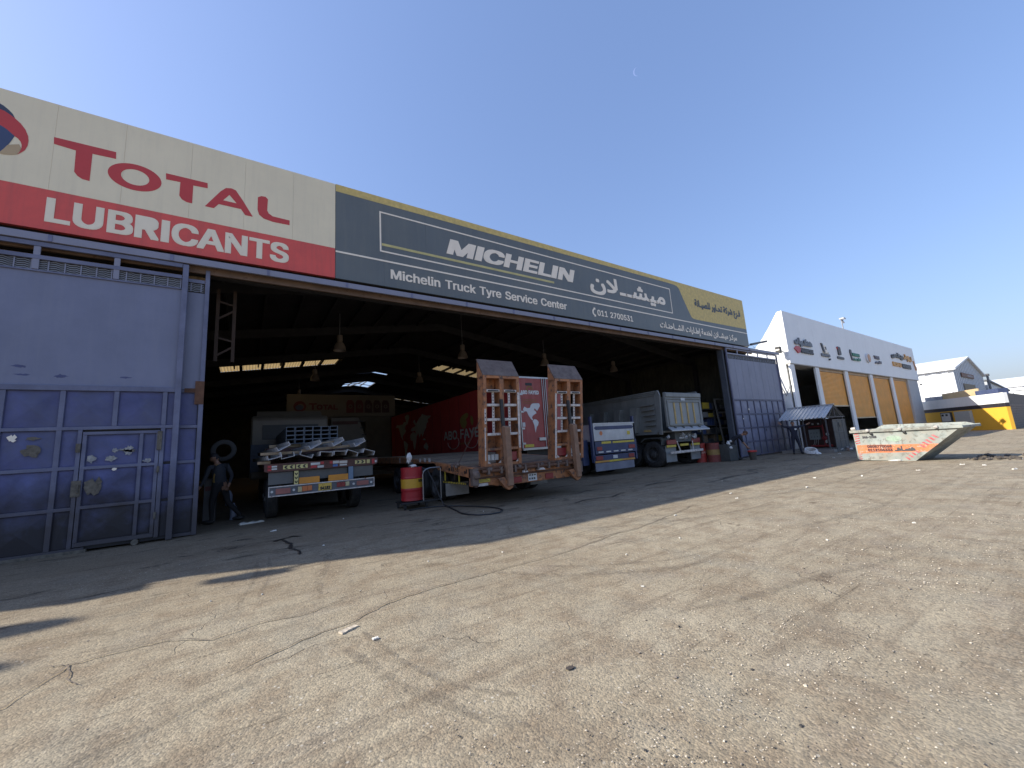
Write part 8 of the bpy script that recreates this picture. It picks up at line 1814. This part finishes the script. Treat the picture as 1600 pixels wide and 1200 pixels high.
# 1: man striding left out of the dark, looking down
J = dict(pelvis=(0, .0, .95), waist=(-.03, 0, 1.10), chest=(-.06, 0, 1.33), neck=(-.09, 0, 1.50), head=(-.13, -.02, 1.61),
         shL=(-.20, -.15, 1.42), elL=(-.27, -.20, 1.14), wrL=(-.36, -.22, .93), haL=(-.41, -.22, .86), shR=(.10, .12, 1.43), elR=(.22, .12, 1.16), wrR=(.20, .0, .94), haR=(.18, -.04, .86),
         hiL=(-.07, -.07, .88), knL=(-.14, -.08, .48), anL=(-.12, -.08, .09), toL=(-.27, -.08, .05), hiR=(.07, .07, .88), knR=(.16, .08, .50), anR=(.46, .10, .12), toR=(.36, .10, .05))
person('man in grey jacket and mustard shirt striding out of the dark beside the blue door', J, (-.60, 13.95, 0), -.25, [SKIN, JK, GRYC, SHOE, MUST], HAIR, (-.85, -.45, -.35), 1.08, patch=(-.45, -.89, 0))
# 2: man bending down to a red rimmed bucket
J = dict(pelvis=(-.30, .10, .92), waist=(-.20, .08, 1.06), chest=(.02, .03, 1.17), neck=(.20, .0, 1.19), head=(.29, -.02, 1.24),
         shL=(.10, .17, 1.13), elL=(.20, .12, .85), wrL=(.33, .04, .63), haL=(.38, .02, .56), shR=(.08, -.15, 1.12), elR=(.16, -.12, .86), wrR=(.30, -.04, .64), haR=(.36, -.02, .57),
         hiL=(-.28, .18, .86), knL=(-.17, .18, .46), anL=(-.12, .20, .09), toL=(.02, .18, .05), hiR=(-.30, .0, .86), knR=(-.36, -.02, .46), anR=(-.38, -.02, .09), toR=(-.24, -.04, .05))
person('man in dark shirt and trousers bending down to a red rimmed bucket', J, (22.0, 11.25, 0), -.95, [SKIN, BLKC, GRYC, SHOE], HAIRB, (.8, -.2, -.6), 1.12, short=True)
bk = thing('bucket', 'dark bucket with bright red rim at the bending man hands', 'bucket', (22.35, 10.75, 0))
b = B(); b.lathe([(.15, 0), (.20, .42), (.185, .42), (.14, .02), (.001, .02)], (22.32, 10.78, 0), 20, cap=False); b.build('shell', mat('dark_bucket', (0.07, 0.06, 0.05), rough=0.6, var=0.2), bk, smooth=True, fix=False)
b = B(); b.lathe([(.20, .40), (.225, .42), (.225, .48), (.19, .49), (.18, .43)], (22.32, 10.78, 0), 20, cap=False); b.build('rim', mat('bucket_red', (0.50, 0.04, 0.035), rough=0.5), bk, smooth=True, fix=False)
# 3: man with both arms raised under the shelter eave
J = dict(pelvis=(0, 0, .97), waist=(0, 0, 1.12), chest=(0, 0, 1.36), neck=(0, 0, 1.53), head=(.0, -.01, 1.65),
         shL=(.18, 0, 1.46), elL=(.44, .0, 1.50), wrL=(.64, -.03, 1.58), haL=(.73, -.03, 1.62), shR=(-.18, 0, 1.46), elR=(-.42, 0, 1.52), wrR=(-.56, -.03, 1.66), haR=(-.62, -.04, 1.73),
         hiL=(.09, 0, .89), knL=(.15, -.02, .49), anL=(.20, .0, .09), toL=(.22, -.15, .05), hiR=(-.09, 0, .89), knR=(-.13, -.02, .49), anR=(-.16, .0, .09), toR=(-.18, -.15, .05))
p3 = person('man in navy overalls holding both arms raised by the zinc roofed shelter', J, (26.7, 10.4, 0), -.98, [SKIN, NAVY, NAVY, SHOE], HAIR, (0, -1, -.05), 1.06)
b = B(); b.lathe([(.055, -.148), (.055, -.153), (.001, -.153)], (.07, 0, 1.36), 12, 'y', cap=False); o = b.build('chest_badge', PLW); o.parent = p3
